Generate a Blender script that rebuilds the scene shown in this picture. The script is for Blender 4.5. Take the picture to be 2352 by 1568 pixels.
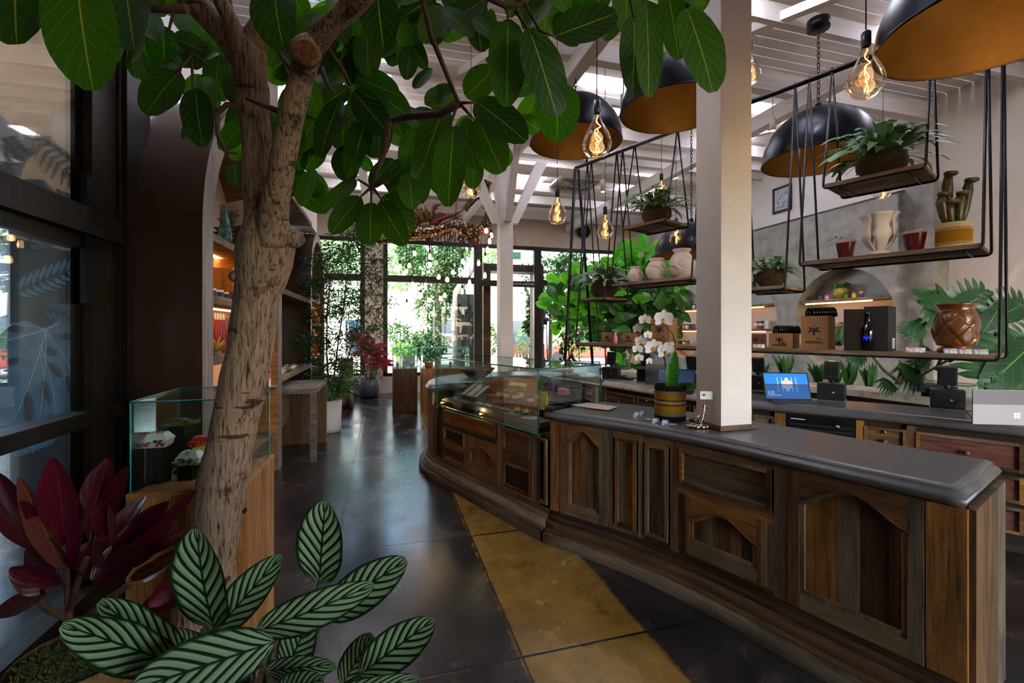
import bpy, bmesh, math, random
from mathutils import Vector, Matrix, Euler, noise
random.seed(7)
PI = math.pi
for o in list(bpy.data.objects): bpy.data.objects.remove(o)
SC = bpy.context.scene
COL = SC.collection
# ---------------------------------------------------------------- camera
FPX, CX, HY, H = 1045.0, 1176.0, 757.0, 1.6
cd = bpy.data.cameras.new('camera'); cam = bpy.data.objects.new('camera', cd); COL.objects.link(cam)
cam.location = (0, 0, H); cam.rotation_euler = (PI/2, 0, 0)
cd.sensor_width = 36; cd.lens = 36*FPX/2352; cd.shift_y = -27/2352; cd.clip_start = .05; cd.clip_end = 400
SC.camera = cam
# ---------------------------------------------------------------- world, sun, exposure
wd = bpy.data.worlds.new('world'); SC.world = wd; wd.use_nodes = True
wn = wd.node_tree.nodes; wl = wd.node_tree.links
sky = wn.new('ShaderNodeTexSky'); sky.sky_type = 'NISHITA'; sky.sun_disc = False
sky.sun_elevation = math.radians(52); sky.sun_rotation = math.radians(200); sky.air_density = 1.0; sky.dust_density = 2.0
wmx = wn.new('ShaderNodeMix'); wmx.data_type = 'RGBA'; wmx.blend_type = 'MULTIPLY'; wmx.inputs[0].default_value = 1; wmx.inputs[7].default_value = (1.07, .97, .88, 1)
wl.new(sky.outputs[0], wmx.inputs[6]); wl.new(wmx.outputs[2], wn['Background'].inputs[0]); wn['Background'].inputs[1].default_value = 3.4
sd = bpy.data.lights.new('sun', 'SUN'); sun = bpy.data.objects.new('sun', sd); COL.objects.link(sun)
sd.energy = 12; sd.color = (1, .94, .85); sd.angle = .02
sun.rotation_euler = (math.radians(42), 0, math.radians(-35)); sun.location = (0, 0, 12)
vs = SC.view_settings; vs.view_transform = 'Standard'; vs.look = 'None'; vs.gamma = 1; vs.use_curve_mapping = False; vs.exposure = 0.3
SC.cycles.use_denoising = True
SC.cycles.max_bounces = 10; SC.cycles.transparent_max_bounces = 24; SC.cycles.glossy_bounces = 5
SC.cycles.transmission_bounces = 8; SC.cycles.diffuse_bounces = 5
SC.cycles.caustics_reflective = False; SC.cycles.caustics_refractive = False; SC.cycles.sample_clamp_indirect = 4
# ---------------------------------------------------------------- frames of reference
TH = math.radians(15.8); CU, SU = math.cos(TH), math.sin(TH)
def W(px, py, D): return Vector(((px-CX)/FPX*D, D, H-(py-HY)/FPX*D))
def onz(px, py, z): return W(px, py, (H-z)*FPX/(py-HY))
def R(u, v, z=0): return Vector((CU*u-SU*v, SU*u+CU*v, z))          # room axes: u across, v along
def onu(px, py, u):
    r = (px-CX)/FPX; D = u/(r*CU+SU); return W(px, py, D)
def onv(px, py, v):
    r = (px-CX)/FPX; D = v/(-r*SU+CU); return W(px, py, D)
def uv_of(p): return (CU*p.x+SU*p.y, -SU*p.x+CU*p.y)
RZ = TH
# ---------------------------------------------------------------- objects
def wm(o): return (wm(o.parent) if o.parent else Matrix()) @ o.matrix_basis
def thing(name, label, cat, loc=(0, 0, 0), rotz=0, group=None, kind=None):
    o = bpy.data.objects.new(name, None); COL.objects.link(o); o.empty_display_size = .05
    o.location = loc; o.rotation_euler = (0, 0, rotz); tag(o, label, cat, group, kind); return o
def tag(o, label=None, cat=None, group=None, kind=None):
    if label: o['label'] = label
    if cat: o['category'] = cat
    if group: o['group'] = group
    if kind: o['kind'] = kind
    return o
def kids(o): return [c for c in COL.objects if c.parent == o]
def copy_tree(o, parent=None, _k=None):
    c = o.copy(); COL.objects.link(c)
    if parent: c.parent = parent
    for ch in list(o.children) if _k is None else _k: copy_tree(ch, c)
    return c
class MB:
    def __init__(s, local=False):
        s.bm = bmesh.new(); s.local = local; s.mats = []; s.mi = 0; s.uv = None; s.X = None
    def use(s, m):
        if m not in s.mats: s.mats.append(m)
        s.mi = s.mats.index(m); return s
    def v(s, p):
        p = Vector(p)
        if s.X is not None: p = s.X @ p
        return s.bm.verts.new(p)
    def f(s, vs, smooth=False):
        try: f = s.bm.faces.new(vs)
        except ValueError: return None
        f.material_index = s.mi; f.smooth = smooth; return f
    def hexa(s, P):
        v = [s.v(p) for p in P]
        for q in ((3,2,1,0),(4,5,6,7),(0,1,5,4),(1,2,6,5),(2,3,7,6),(3,0,4,7)): s.f([v[i] for i in q])
        return s
    def box(s, c, d, rz=0, M=None):
        hx, hy, hz = d[0]/2, d[1]/2, d[2]/2
        P = [Vector((x, y, z)) for z in (-hz, hz) for x, y in ((-hx,-hy),(hx,-hy),(hx,hy),(-hx,hy))]
        Q = (M or Matrix.Rotation(rz, 4, 'Z'))
        return s.hexa([Vector(c)+(Q @ p) for p in P])
    def rbox(s, u0, u1, v0, v1, z0, z1):
        return s.hexa([R(u, v, z) for z in (z0, z1) for u, v in ((u0,v0),(u1,v0),(u1,v1),(u0,v1))])
    def prism(s, pts, z0, z1, smooth=False):
        a = [s.v((p[0], p[1], z0)) for p in pts]; b = [s.v((p[0], p[1], z1)) for p in pts]; n = len(pts)
        s.f(a[::-1]); s.f(b)
        for i in range(n): s.f([a[i], a[(i+1) % n], b[(i+1) % n], b[i]], smooth)
        return s
    def slab(s, pts, nrm):          # planar polygon pts extruded along nrm
        a = [s.v(p) for p in pts]; b = [s.v(Vector(p)+Vector(nrm)) for p in pts]; n = len(pts)
        s.f(a[::-1]); s.f(b)
        for i in range(n): s.f([a[i], a[(i+1) % n], b[(i+1) % n], b[i]])
        return s
    def tube(s, pts, r, n=8, cap=True, wob=0, seed=0):
        pts = [Vector(p) for p in pts]; m = len(pts)
        rs = list(r) if hasattr(r, '__len__') else [r]*m
        t0 = (pts[1]-pts[0]).normalized(); up = Vector((0, 0, 1)) if abs(t0.z) < .9 else Vector((1, 0, 0))
        a = t0.cross(up).normalized(); rings = []
        for i in range(m):
            t = (pts[min(i+1, m-1)]-pts[max(i-1, 0)]).normalized()
            a = (a-t*a.dot(t))
            a = a.normalized() if a.length > 1e-6 else t.orthogonal().normalized()
            b = t.cross(a); ring = []
            for k in range(n):
                th = 2*PI*k/n; rr = rs[i]
                if wob: rr *= 1+wob*noise.noise(pts[i]*9+Vector((math.cos(th)*1.6, math.sin(th)*1.6, seed)))
                ring.append(s.v(pts[i]+(a*math.cos(th)+b*math.sin(th))*rr))
            rings.append(ring)
        for i in range(m-1):
            for k in range(n): s.f([rings[i][k], rings[i][(k+1) % n], rings[i+1][(k+1) % n], rings[i+1][k]], True)
        if cap: s.f(rings[0][::-1]); s.f(rings[-1])
        return s
    def lathe(s, prof, c=(0, 0, 0), n=24, fn=None, close=True):
        c = Vector(c); rings = []
        for r, z in prof:
            if r < 1e-5: rings.append([s.v(c+Vector((0, 0, z)))])
            else:
                ring = []
                for k in range(n):
                    th = 2*PI*k/n; rr = r*(fn(th, z) if fn else 1)
                    ring.append(s.v(c+Vector((math.cos(th)*rr, math.sin(th)*rr, z))))
                rings.append(ring)
        for a, b in zip(rings, rings[1:]):
            if len(a) == 1 and len(b) == 1: continue
            for k in range(n):
                k2 = (k+1) % n
                if len(a) == 1: s.f([a[0], b[k2], b[k]], True)
                elif len(b) == 1: s.f([a[k], a[k2], b[0]], True)
                else: s.f([a[k], a[k2], b[k2], b[k]], True)
        return s
    def ball(s, c, r, n=12, sq=(1, 1, 1)):
        m = max(6, n//2); prof = [(r*math.sin(PI*i/m), -r*math.cos(PI*i/m)) for i in range(m+1)]
        prof[0] = (0, -r); prof[-1] = (0, r)
        X0 = s.X; T = Matrix.Translation(Vector(c)) @ Matrix.Diagonal((sq[0], sq[1], sq[2], 1))
        s.X = (X0 @ T) if X0 is not None else T
        s.lathe(prof, (0, 0, 0), n); s.X = X0; return s
    def leaf(s, base, tip, w, nrm, bend=.1, cup=.12, prof=None, nu=4, nv=8, roll=0, wave=0, uvo=0):
        base = Vector(base); tip = Vector(tip); d = tip-base; L = d.length
        if L < 1e-5: return s
        t = d/L; nrm = Vector(nrm); nrm = (nrm-t*nrm.dot(t))
        nrm = nrm.normalized() if nrm.length > 1e-5 else t.orthogonal().normalized()
        if roll: nrm = Matrix.Rotation(roll, 3, t) @ nrm
        side = t.cross(nrm)
        if s.uv is None: s.uv = s.bm.loops.layers.uv.new('UVMap')
        prof = prof or (lambda q: math.sin(PI*min(1, q**.8))**.75)
        rows = []; ph = random.random()*6
        for j in range(nv+1):
            q = j/nv; hw = w/2*max(prof(q), .02)
            cen = base+t*(L*q)+nrm*(-bend*L*(q*q) + bend*L*.3*math.sin(PI*q))
            row = []
            for i in range(nu+1):
                x = i/nu*2-1
                off = cup*abs(x)**1.5*hw + (wave*hw*math.sin(ph+q*14+(2 if x > 0 else 0))*abs(x))
                row.append((s.v(cen+side*(x*hw)+nrm*off), (x*.5+.5, q)))
            rows.append(row)
        for j in range(nv):
            for i in range(nu):
                q = [rows[j][i], rows[j][i+1], rows[j+1][i+1], rows[j+1][i]]
                f = s.f([a[0] for a in q], True)
                if f:
                    for lp, a in zip(f.loops, q): lp[s.uv].uv = a[1]
        return s
    def build(s, name, mat=None, parent=None, bevel=0, bseg=2, sub=0, solid=0, smooth=None, label=None, kind=None, disp=None):
        if parent and not s.local:
            s.bm.transform(wm(parent).inverted())
        me = bpy.data.meshes.new(name)
        if smooth is not None:
            for f in s.bm.faces: f.smooth = smooth
        s.bm.normal_update(); s.bm.to_mesh(me); s.bm.free()
        for m in (s.mats or [mat]): me.materials.append(m)
        o = bpy.data.objects.new(name, me); COL.objects.link(o)
        if parent: o.parent = parent
        if solid: q = o.modifiers.new('solid', 'SOLIDIFY'); q.thickness = solid; q.offset = 0
        if bevel: q = o.modifiers.new('bevel', 'BEVEL'); q.width = bevel; q.segments = bseg; q.limit_method = 'ANGLE'; q.angle_limit = .7; q.harden_normals = False
        if sub: q = o.modifiers.new('sub', 'SUBSURF'); q.levels = sub; q.render_levels = sub
        if label: o['label'] = label
        if kind: o['kind'] = kind
        return o
def struct(mb, name, mat=None, **k): return mb.build(name, mat, None, kind='structure', **k)
def text(name, body, M, size, mat, parent, align='CENTER', ext=.0006, font_scale_x=1):
    cu = bpy.data.curves.new(name, 'FONT'); cu.body = body; cu.size = size; cu.align_x = align; cu.align_y = 'CENTER'; cu.extrude = ext
    t_ = bpy.data.objects.new(name, cu); COL.objects.link(t_); me = bpy.data.meshes.new_from_object(t_)
    bpy.data.objects.remove(t_); bpy.data.curves.remove(cu); me.materials.clear(); me.materials.append(mat)
    o = bpy.data.objects.new(name, me); COL.objects.link(o); o.parent = parent
    Mx = M.copy()
    o.matrix_basis = wm(parent).inverted() @ Mx @ Matrix.Diagonal((font_scale_x, 1, 1, 1)); return o
def frame_at(p, xdir, updir=Vector((0, 0, 1))):   # matrix: local x=xdir, local y=up, local z=outward normal
    x = Vector(xdir).normalized(); y = Vector(updir); y = (y-x*y.dot(x)).normalized(); z = x.cross(y)
    return Matrix(((x.x, y.x, z.x, p[0]), (x.y, y.y, z.y, p[1]), (x.z, y.z, z.z, p[2]), (0, 0, 0, 1)))
# ---------------------------------------------------------------- materials
def lin(h):
    if isinstance(h, str):
        h = h.lstrip('#'); h = h if len(h) == 6 else ''.join(x*2 for x in h); c = [int(h[i:i+2], 16)/255 for i in (0, 2, 4)]
        c = [x/12.92 if x <= .04045 else ((x+.055)/1.055)**2.4 for x in c]; return (*c, 1)
    return (*h, 1) if len(h) == 3 else h
def mat(name, c='#888888', rough=.5, metal=0, trans=0, emit=None, es=0, spec=.5, coat=0, ior=1.45, alpha=1):
    m = bpy.data.materials.new(name); m.use_nodes = True; b = m.node_tree.nodes['Principled BSDF']
    b.inputs['Base Color'].default_value = lin(c); b.inputs['Roughness'].default_value = rough; b.inputs['Metallic'].default_value = metal
    b.inputs['Transmission Weight'].default_value = trans; b.inputs['IOR'].default_value = ior; b.inputs['Specular IOR Level'].default_value = spec
    b.inputs['Coat Weight'].default_value = coat
    if emit: b.inputs['Emission Color'].default_value = lin(emit); b.inputs['Emission Strength'].default_value = es
    return m
class NT:
    def __init__(s, m): s.t = m.node_tree; s.n = s.t.nodes; s.l = s.t.links; s.b = s.n.get('Principled BSDF')
    def node(s, ty, **k):
        n = s.n.new(ty)
        for a, b in k.items(): setattr(n, a, b)
        return n
    def link(s, a, b): s.l.new(a, b)
    def coord(s, kind='Object', scale=(1, 1, 1), loc=None):
        tc = s.node('ShaderNodeTexCoord'); mp = s.node('ShaderNodeMapping'); mp.inputs['Scale'].default_value = scale
        s.link(tc.outputs[kind], mp.inputs[0])
        if loc is not None: s.link(loc, mp.inputs['Location'])
        return mp.outputs[0]
    def noise(s, vec, scale=5, detail=4, rough=.6, dist=0):
        n = s.node('ShaderNodeTexNoise'); n.inputs['Scale'].default_value = scale; n.inputs['Detail'].default_value = detail
        n.inputs['Roughness'].default_value = rough; n.inputs['Distortion'].default_value = dist
        if vec is not None: s.link(vec, n.inputs['Vector'])
        return n.outputs['Fac']
    def ramp(s, fac, stops, interp='LINEAR'):
        r = s.node('ShaderNodeValToRGB'); r.color_ramp.interpolation = interp; e = r.color_ramp.elements
        while len(e) < len(stops): e.new(.5)
        for el, (p, c) in zip(e, stops): el.position = p; el.color = lin(c) if not isinstance(c, (int, float)) else (c, c, c, 1)
        s.link(fac, r.inputs[0]); return r.outputs[0]
    def mix(s, fac, a, b, mode='MIX'):
        m = s.node('ShaderNodeMix', data_type='RGBA', blend_type=mode)
        for val, i in ((fac, 0), (a, 6), (b, 7)):
            if isinstance(val, (int, float)): m.inputs[i].default_value = val if i == 0 else (val, val, val, 1)
            elif isinstance(val, (str, tuple)): m.inputs[i].default_value = lin(val)
            else: s.link(val, m.inputs[i])
        return m.outputs[2]
    def math(s, op, a, b=0, c=None):
        m = s.node('ShaderNodeMath', operation=op)
        for i, val in enumerate((a, b, c)):
            if val is None: continue
            if isinstance(val, (int, float)): m.inputs[i].default_value = val
            else: s.link(val, m.inputs[i])
        return m.outputs[0]
    def bump(s, h, strength=.3, dist=.01):
        b = s.node('ShaderNodeBump'); b.inputs['Strength'].default_value = strength; b.inputs['Distance'].default_value = dist
        s.link(h, b.inputs['Height']); s.link(b.outputs[0], s.b.inputs['Normal'])
    def col(s, c): s.link(c, s.b.inputs['Base Color'])
    def rough(s, c): s.link(c, s.b.inputs['Roughness'])
def noisy(name, c1, c2, scale=4, rough=.6, metal=0, bump=0, detail=5, sc=(1, 1, 1), spec=.5, r2=None, dist=.01, coat=0):
    m = mat(name, c1, rough, metal, spec=spec, coat=coat); t = NT(m); v = t.coord(scale=sc); n = t.noise(v, scale, detail)
    t.col(t.ramp(n, [(.32, c1), (.68, c2)]))
    if bump: t.bump(t.noise(v, scale*6, 4), bump, dist)
    if r2 is not None: t.rough(t.ramp(n, [(.35, rough), (.65, r2)]))
    return m
def wood(name, cols, axis='z', rough=.65, bump=.5, fine=70, stain=.55, spec=.3, coat=0):
    m = mat(name, cols[0], rough, spec=spec, coat=coat); t = NT(m)
    g = t.node('ShaderNodeNewGeometry'); oi = t.node('ShaderNodeObjectInfo'); ri = t.math('FRACT', t.math('ADD', g.outputs['Random Per Island'], t.math('MULTIPLY', oi.outputs['Random'], 7.31)))
    comb = t.node('ShaderNodeCombineXYZ')
    for i, k in enumerate((31.7, 17.3, 23.9)): t.link(t.math('MULTIPLY', ri, k), comb.inputs[i])
    sc = {'z': (1, 1, .05), 'h': (.05, .05, 1), 'x': (.05, 1, 1), 'y': (1, .05, 1)}[axis]
    v = t.coord(scale=sc, loc=comb.outputs[0]); v2 = t.coord(scale=tuple(.35+.65*a for a in sc), loc=comb.outputs[0])
    grain = t.noise(v, fine*.7, 7, .75, .9); big = t.noise(v2, 5, 3, .6, .8); mid = t.noise(v, 14, 4, .65, .3)
    base = t.ramp(ri, [(i/len(cols), c) for i, c in enumerate(cols)], 'CONSTANT')
    dk = t.ramp(grain, [(.34, .3), (.5, .95), (.7, 1.35)])
    c = t.mix(1, base, dk, 'MULTIPLY'); c = t.mix(1, c, t.ramp(big, [(.3, 1-stain), (.6, 1.0), (.8, 1.2)]), 'MULTIPLY')
    c = t.mix(1, c, t.ramp(mid, [(.3, .65), (.65, 1.1)]), 'MULTIPLY')
    t.col(c); t.bump(grain, bump, .004); return m
def painted(name, c, axis='z', rough=.55):
    m = mat(name, c, rough); t = NT(m); g = t.node('ShaderNodeNewGeometry'); ri = g.outputs['Random Per Island']
    sc = {'z': (1, 1, .05), 'x': (.05, 1, 1), 'y': (1, .05, 1)}[axis]; n = t.noise(t.coord(scale=sc), 30, 5, .6)
    t.col(t.mix(1, t.mix(ri, c, tuple(.9*x for x in lin(c)[:3])), t.ramp(n, [(.3, .86), (.6, 1.0)]), 'MULTIPLY')); t.bump(n, .25, .004); return m
def glassy(name, tint='#ffffff', gloss=.06, rough=0.0, dens=1.0):
    m = bpy.data.materials.new(name); m.use_nodes = True; n = m.node_tree.nodes; l = m.node_tree.links
    n.remove(n['Principled BSDF']); out = n['Material Output']
    tr = n.new('ShaderNodeBsdfTransparent'); tr.inputs[0].default_value = lin(tint)
    gl = n.new('ShaderNodeBsdfGlossy'); gl.inputs['Roughness'].default_value = rough; gl.inputs[0].default_value = (1, 1, 1, 1)
    fr = n.new('ShaderNodeFresnel'); fr.inputs[0].default_value = 1.45
    ma = n.new('ShaderNodeMath'); ma.operation = 'MULTIPLY_ADD'; ma.inputs[1].default_value = gloss*10; ma.inputs[2].default_value = 0
    l.new(fr.outputs[0], ma.inputs[0]); mx = n.new('ShaderNodeMixShader'); l.new(ma.outputs[0], mx.inputs[0])
    l.new(tr.outputs[0], mx.inputs[1]); l.new(gl.outputs[0], mx.inputs[2]); l.new(mx.outputs[0], out.inputs[0]); return m
def leafmat(name, c1, c2, vein, rough=.35, nveins=8, slant=1.3, vw=.05, transl=.35, mid=.02, stripe=None, var=.25, rimc=None, spec=.5):
    m = mat(name, c1, rough, spec=spec); t = NT(m); out = t.n['Material Output']
    uvn = t.node('ShaderNodeUVMap'); sp = t.node('ShaderNodeSeparateXYZ'); t.link(uvn.outputs[0], sp.inputs[0])
    ax = t.math('ABSOLUTE', t.math('SUBTRACT', sp.outputs[0], .5))
    g = t.node('ShaderNodeNewGeometry'); ri = g.outputs['Random Per Island']
    nz = t.noise(t.coord(scale=(1, 1, 1)), 9, 3)
    f = t.math('ADD', t.math('MULTIPLY', ri, 1-var), t.math('MULTIPLY', nz, var*1.4))
    base = t.mix(t.ramp(f, [(.15, 0.0), (.95, 1.0)]), c1, c2)
    ph = t.math('FRACT', t.math('SUBTRACT', t.math('MULTIPLY', sp.outputs[1], nveins), t.math('MULTIPLY', ax, slant*nveins*.5)))
    pd = t.math('ABSOLUTE', t.math('SUBTRACT', ph, .5))
    if stripe:
        wob = t.noise(t.coord(scale=(1, 1, 1)), 25, 2)
        sm = t.ramp(t.math('ADD', pd, t.math('MULTIPLY', t.math('SUBTRACT', wob, .5), .12)), [(stripe[1]-.04, 1.0), (stripe[1]+.04, 0.0)])
        edge = t.ramp(ax, [(.40, 0.0), (.46, 1.0)]); midm = t.ramp(ax, [(mid, 1.0), (mid+.02, 0.0)])
        k = t.math('MAXIMUM', t.math('MAXIMUM', sm, edge), midm)
        base = t.mix(k, base, stripe[0])
        fine = t.node('ShaderNodeTexWave'); fine.inputs['Scale'].default_value = 60; fine.inputs['Distortion'].default_value = .4
        t.bump(t.math('ADD', t.math('MULTIPLY', pd, 1.0), t.math('MULTIPLY', nz, .3)), .5, .006)
    else:
        vm = t.math('MAXIMUM', t.ramp(pd, [(vw*.5, 1.0), (vw, 0.0)]), 0)
        vm = t.math('MULTIPLY', vm, .42)
        midm = t.ramp(ax, [(mid*.6, 1.0), (mid, 0.0)])
        k = t.math('MAXIMUM', vm, midm); base = t.mix(k, base, vein)
        t.bump(t.math('MINIMUM', pd, t.math('MULTIPLY', ax, 2)), .16, .004)
    if rimc: base = t.mix(t.ramp(ax, [(.38, 0.0), (.5, 1.0)]), base, rimc)
    t.col(base)
    tl = t.node('ShaderNodeBsdfTranslucent'); t.link(t.mix(1, base, (.9, 1.0, .35), 'MULTIPLY'), tl.inputs[0])
    mx = t.node('ShaderNodeMixShader'); mx.inputs[0].default_value = transl
    t.link(t.b.outputs[0], mx.inputs[1]); t.link(tl.outputs[0], mx.inputs[2]); t.link(mx.outputs[0], out.inputs[0]); return m
M = {}
M['white'] = noisy('white_paint', '#d9d2cd', '#cfc7c2', 3, .55, bump=.05)
M['cream'] = noisy('cream_plaster', '#cdbdaa', '#c4b3a0', 3, .7, bump=.05)
M['ceil'] = painted('painted_planks', '#eee6e2', 'x')
M['beam'] = painted('painted_beam', '#eae2de', 'y')
M['conc'] = noisy('troweled_concrete', '#9a9690', '#77736e', 6, .75, bump=.25, detail=8)
M['blackmetal'] = noisy('blackened_steel', '#14151a', '#1f2026', 8, .38, .7)
M['frame'] = noisy('dark_bronze_frame', '#17140f', '#241c12', 6, .4, .3)
M['stone'] = noisy('grey_stone_slab', '#464546', '#504e4e', 40, .33, detail=6)
M['marble'] = noisy('pale_marble', '#cfc6be', '#948a82', 9, .3, detail=8)
RECL = ['#6e5238', '#7a5530', '#503a22', '#6d5e4a', '#8a5e2a', '#3b2a1b', '#786549', '#604326', '#5f5444']
M['recv'] = wood('reclaimed_vertical', RECL, 'z'); M['rech'] = wood('reclaimed_horizontal', RECL, 'h')
M['recdark'] = wood('reclaimed_dark', ['#35291e', '#3f3023', '#2b2118'], 'h')
M['recgrey'] = wood('weathered_grey_wood', ['#776c61', '#6a6057', '#857b70'], 'h', .8, .7)
M['shelfwood'] = wood('barn_shelf_wood', ['#8a725a', '#7c654e', '#957d63'], 'h', .8, .8)
M['oak'] = wood('honey_oak', ['#a5713f', '#9a6838', '#ad7a48'], 'z', .45, .15, 60, .25)
M['oakh'] = wood('honey_oak_flat', ['#b07c48', '#a9743f'], 'h', .4, .15, 60, .25)
M['oakd'] = wood('smoked_oak', ['#6d5138', '#644a33'], 'z', .5, .2, 60, .3)
M['oakdh'] = wood('smoked_oak_flat', ['#7b675a', '#735f52'], 'h', .4, .3, 50, .3)
M['archd'] = noisy('dark_arch_veneer', '#2d1a12', '#351f15', 4, .3, bump=.02, sc=(1, 1, .1), spec=.55)
M['arche'] = wood('arch_edge', ['#83726c'], 'z', .5, .1, 50, .2)
M['archin'] = wood('arch_inner', ['#8a6038'], 'h', .5, .1, 50, .3)
# ================================================================= SETTING
VF, UL, UR, ZC = 11.93, -1.62, 7.3, 4.64
# floor
fm = mat('stained_concrete_floor', '#222', .3); t = NT(fm)
v = t.coord(); sp = t.node('ShaderNodeSeparateXYZ'); t.link(v, sp.inputs[0])
big = t.noise(v, 1.6, 8, .65, .4); med = t.noise(v, 7, 8, .7, .2); fin = t.noise(v, 45, 5, .7)
dark = t.ramp(t.math('ADD', t.math('MULTIPLY', big, .55), t.math('MULTIPLY', med, .45)), [(.36, '#141110'), (.5, '#24201d'), (.6, '#3a332d'), (.72, '#5e4c38')])
tanc = t.ramp(t.math('ADD', t.math('MULTIPLY', big, .6), t.math('MULTIPLY', med, .4)), [(.3, '#3a2a12'), (.5, '#705424'), (.7, '#917239')])
xw = t.math('ADD', sp.outputs[0], t.math('MULTIPLY', t.math('SUBTRACT', med, .5), .12))
dx = t.math('ABSOLUTE', t.math('SUBTRACT', xw, .995))
tm = t.ramp(dx, [(.33, 1.0), (.36, 0.0)])
yw = t.math('ADD', sp.outputs[1], t.math('MULTIPLY', t.math('SUBTRACT', big, .5), 1.5))
patch = t.ramp(t.math('ADD', t.noise(v, 3.3, 9, .75, .5), 0), [(.70, 0.0), (.72, .8)])
c = t.mix(tm, dark, tanc); c = t.mix(patch, c, '#6b5434')
jy = t.math('ABSOLUTE', t.math('SUBTRACT', t.math('FRACT', t.math('DIVIDE', t.math('SUBTRACT', sp.outputs[1], 1.45), 1.355)), .5))
jx = t.math('ABSOLUTE', t.math('ADD', sp.outputs[0], .337))
jx2 = t.math('ABSOLUTE', t.math('SUBTRACT', sp.outputs[0], .655))
jl = t.math('MAXIMUM', t.ramp(jy, [(.0045, 1.0), (.008, 0.0)]), t.math('MAXIMUM', t.ramp(jx, [(.008, 1.0), (.012, 0.0)]), t.ramp(jx2, [(.003, 1.0), (.006, 0.0)])))
c = t.mix(jl, c, '#0b0a09'); t.col(c)
t.rough(t.ramp(big, [(.35, .17), (.65, .30)]))
t.b.inputs['Specular IOR Level'].default_value = .45
t.bump(t.math('SUBTRACT', t.math('ADD', t.math('MULTIPLY', fin, .25), med), jl), .12, .006)
mb = MB(True); mb.box((1.5, 4.2, -.05), (13.4, 15.6, .1)); fl = struct(mb, 'floor', fm); fl.rotation_euler = (0, 0, RZ)
# ceiling deck with skylight openings
def place_room(o): o.rotation_euler = (0, 0, RZ); return o
SKY = [(u0, u0+1.0, v0, v0+1.5) for u0 in (-.9, 2.5, 5.3) for v0 in (2.3, 5.5, 8.7)]+[(5.3, 6.3, -.8, .7)]  # more skylights added to brighten the ceiling; the last is out of view
mb = MB(True); DZ = 4.98
us = sorted({-4.6, 8.2, *[s[0] for s in SKY], *[s[1] for s in SKY]}); vv = sorted({-3.6, VF+.1, *[s[2] for s in SKY], *[s[3] for s in SKY]})
for a, b in zip(us, us[1:]):
    for c0, d0 in zip(vv, vv[1:]):
        if any(s[0] <= (a+b)/2 <= s[1] and s[2] <= (c0+d0)/2 <= s[3] for s in SKY): continue
        n = max(1, round((d0-c0)/.16))
        for k in range(n):
            w = (d0-c0)/n; mb.box(((a+b)/2, c0+w*(k+.5), DZ+.02), (b-a, w-.008, .04))
mb.box((1.8, 4.2, DZ+.07), (.01, .01, .01))
place_room(struct(mb, 'ceiling', M['ceil']))
skm = bpy.data.materials.new('skylight_acrylic'); skm.use_nodes = True; n_ = skm.node_tree.nodes; n_.remove(n_['Principled BSDF'])
tl = n_.new('ShaderNodeBsdfTranslucent'); tl.inputs[0].default_value = (.9, .89, .88, 1); tp = n_.new('ShaderNodeBsdfTransparent'); mx = n_.new('ShaderNodeMixShader'); mx.inputs[0].default_value = 1.0
skm.node_tree.links.new(tp.outputs[0], mx.inputs[1]); skm.node_tree.links.new(tl.outputs[0], mx.inputs[2]); skm.node_tree.links.new(mx.outputs[0], n_['Material Output'].inputs[0])
for i, s in enumerate(SKY):
    mb = MB(True); mb.box(((s[0]+s[1])/2, (s[2]+s[3])/2, DZ+.1), (s[1]-s[0]+.06, s[3]-s[2]+.06, .012)); place_room(struct(mb, 'window_%d' % (10+i), skm))
tn = [0]
def trim(mb, m, rot=True):
    tn[0] += 1; o = struct(mb, 'trim_%d' % tn[0], m)
    if rot: place_room(o)
    return o
M['joist'] = painted('painted_joist', '#ddd3cf', 'x')
for k in range(16):
    vj = -3.2+k*.985; mb = MB(True); mb.box((1.8, vj, 4.78), (12.6, .07, .19)); trim(mb, M['joist'])
for k in range(7):       # deeper tie beams
    vj = -2.7+k*2.3; mb = MB(True); mb.box((2.85, vj+.35, 4.60), (8.9, .13, .16)); trim(mb, M['joist'])
for uu in (2.0, 5.0, -.35):
    mb = MB(True); mb.box((uu, 4.2, 4.44), (.14, 15.4, .2)); trim(mb, M['beam'])
for (uu, va) in ((3.4, 1.2), (3.9, 3.6), (3.2, 6.1), (4.2, 8.2), (1.1, 5.2), (.6, 8.6), (6.2, 2.6), (6.0, 5.6)):
    mb = MB(True); mb.box((uu, va, 4.74), (.09, 1.3, .09), M=Matrix.Rotation(.35, 4, 'Z') @ Matrix.Rotation(.12, 4, 'X')); trim(mb, M['beam'])
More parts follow.
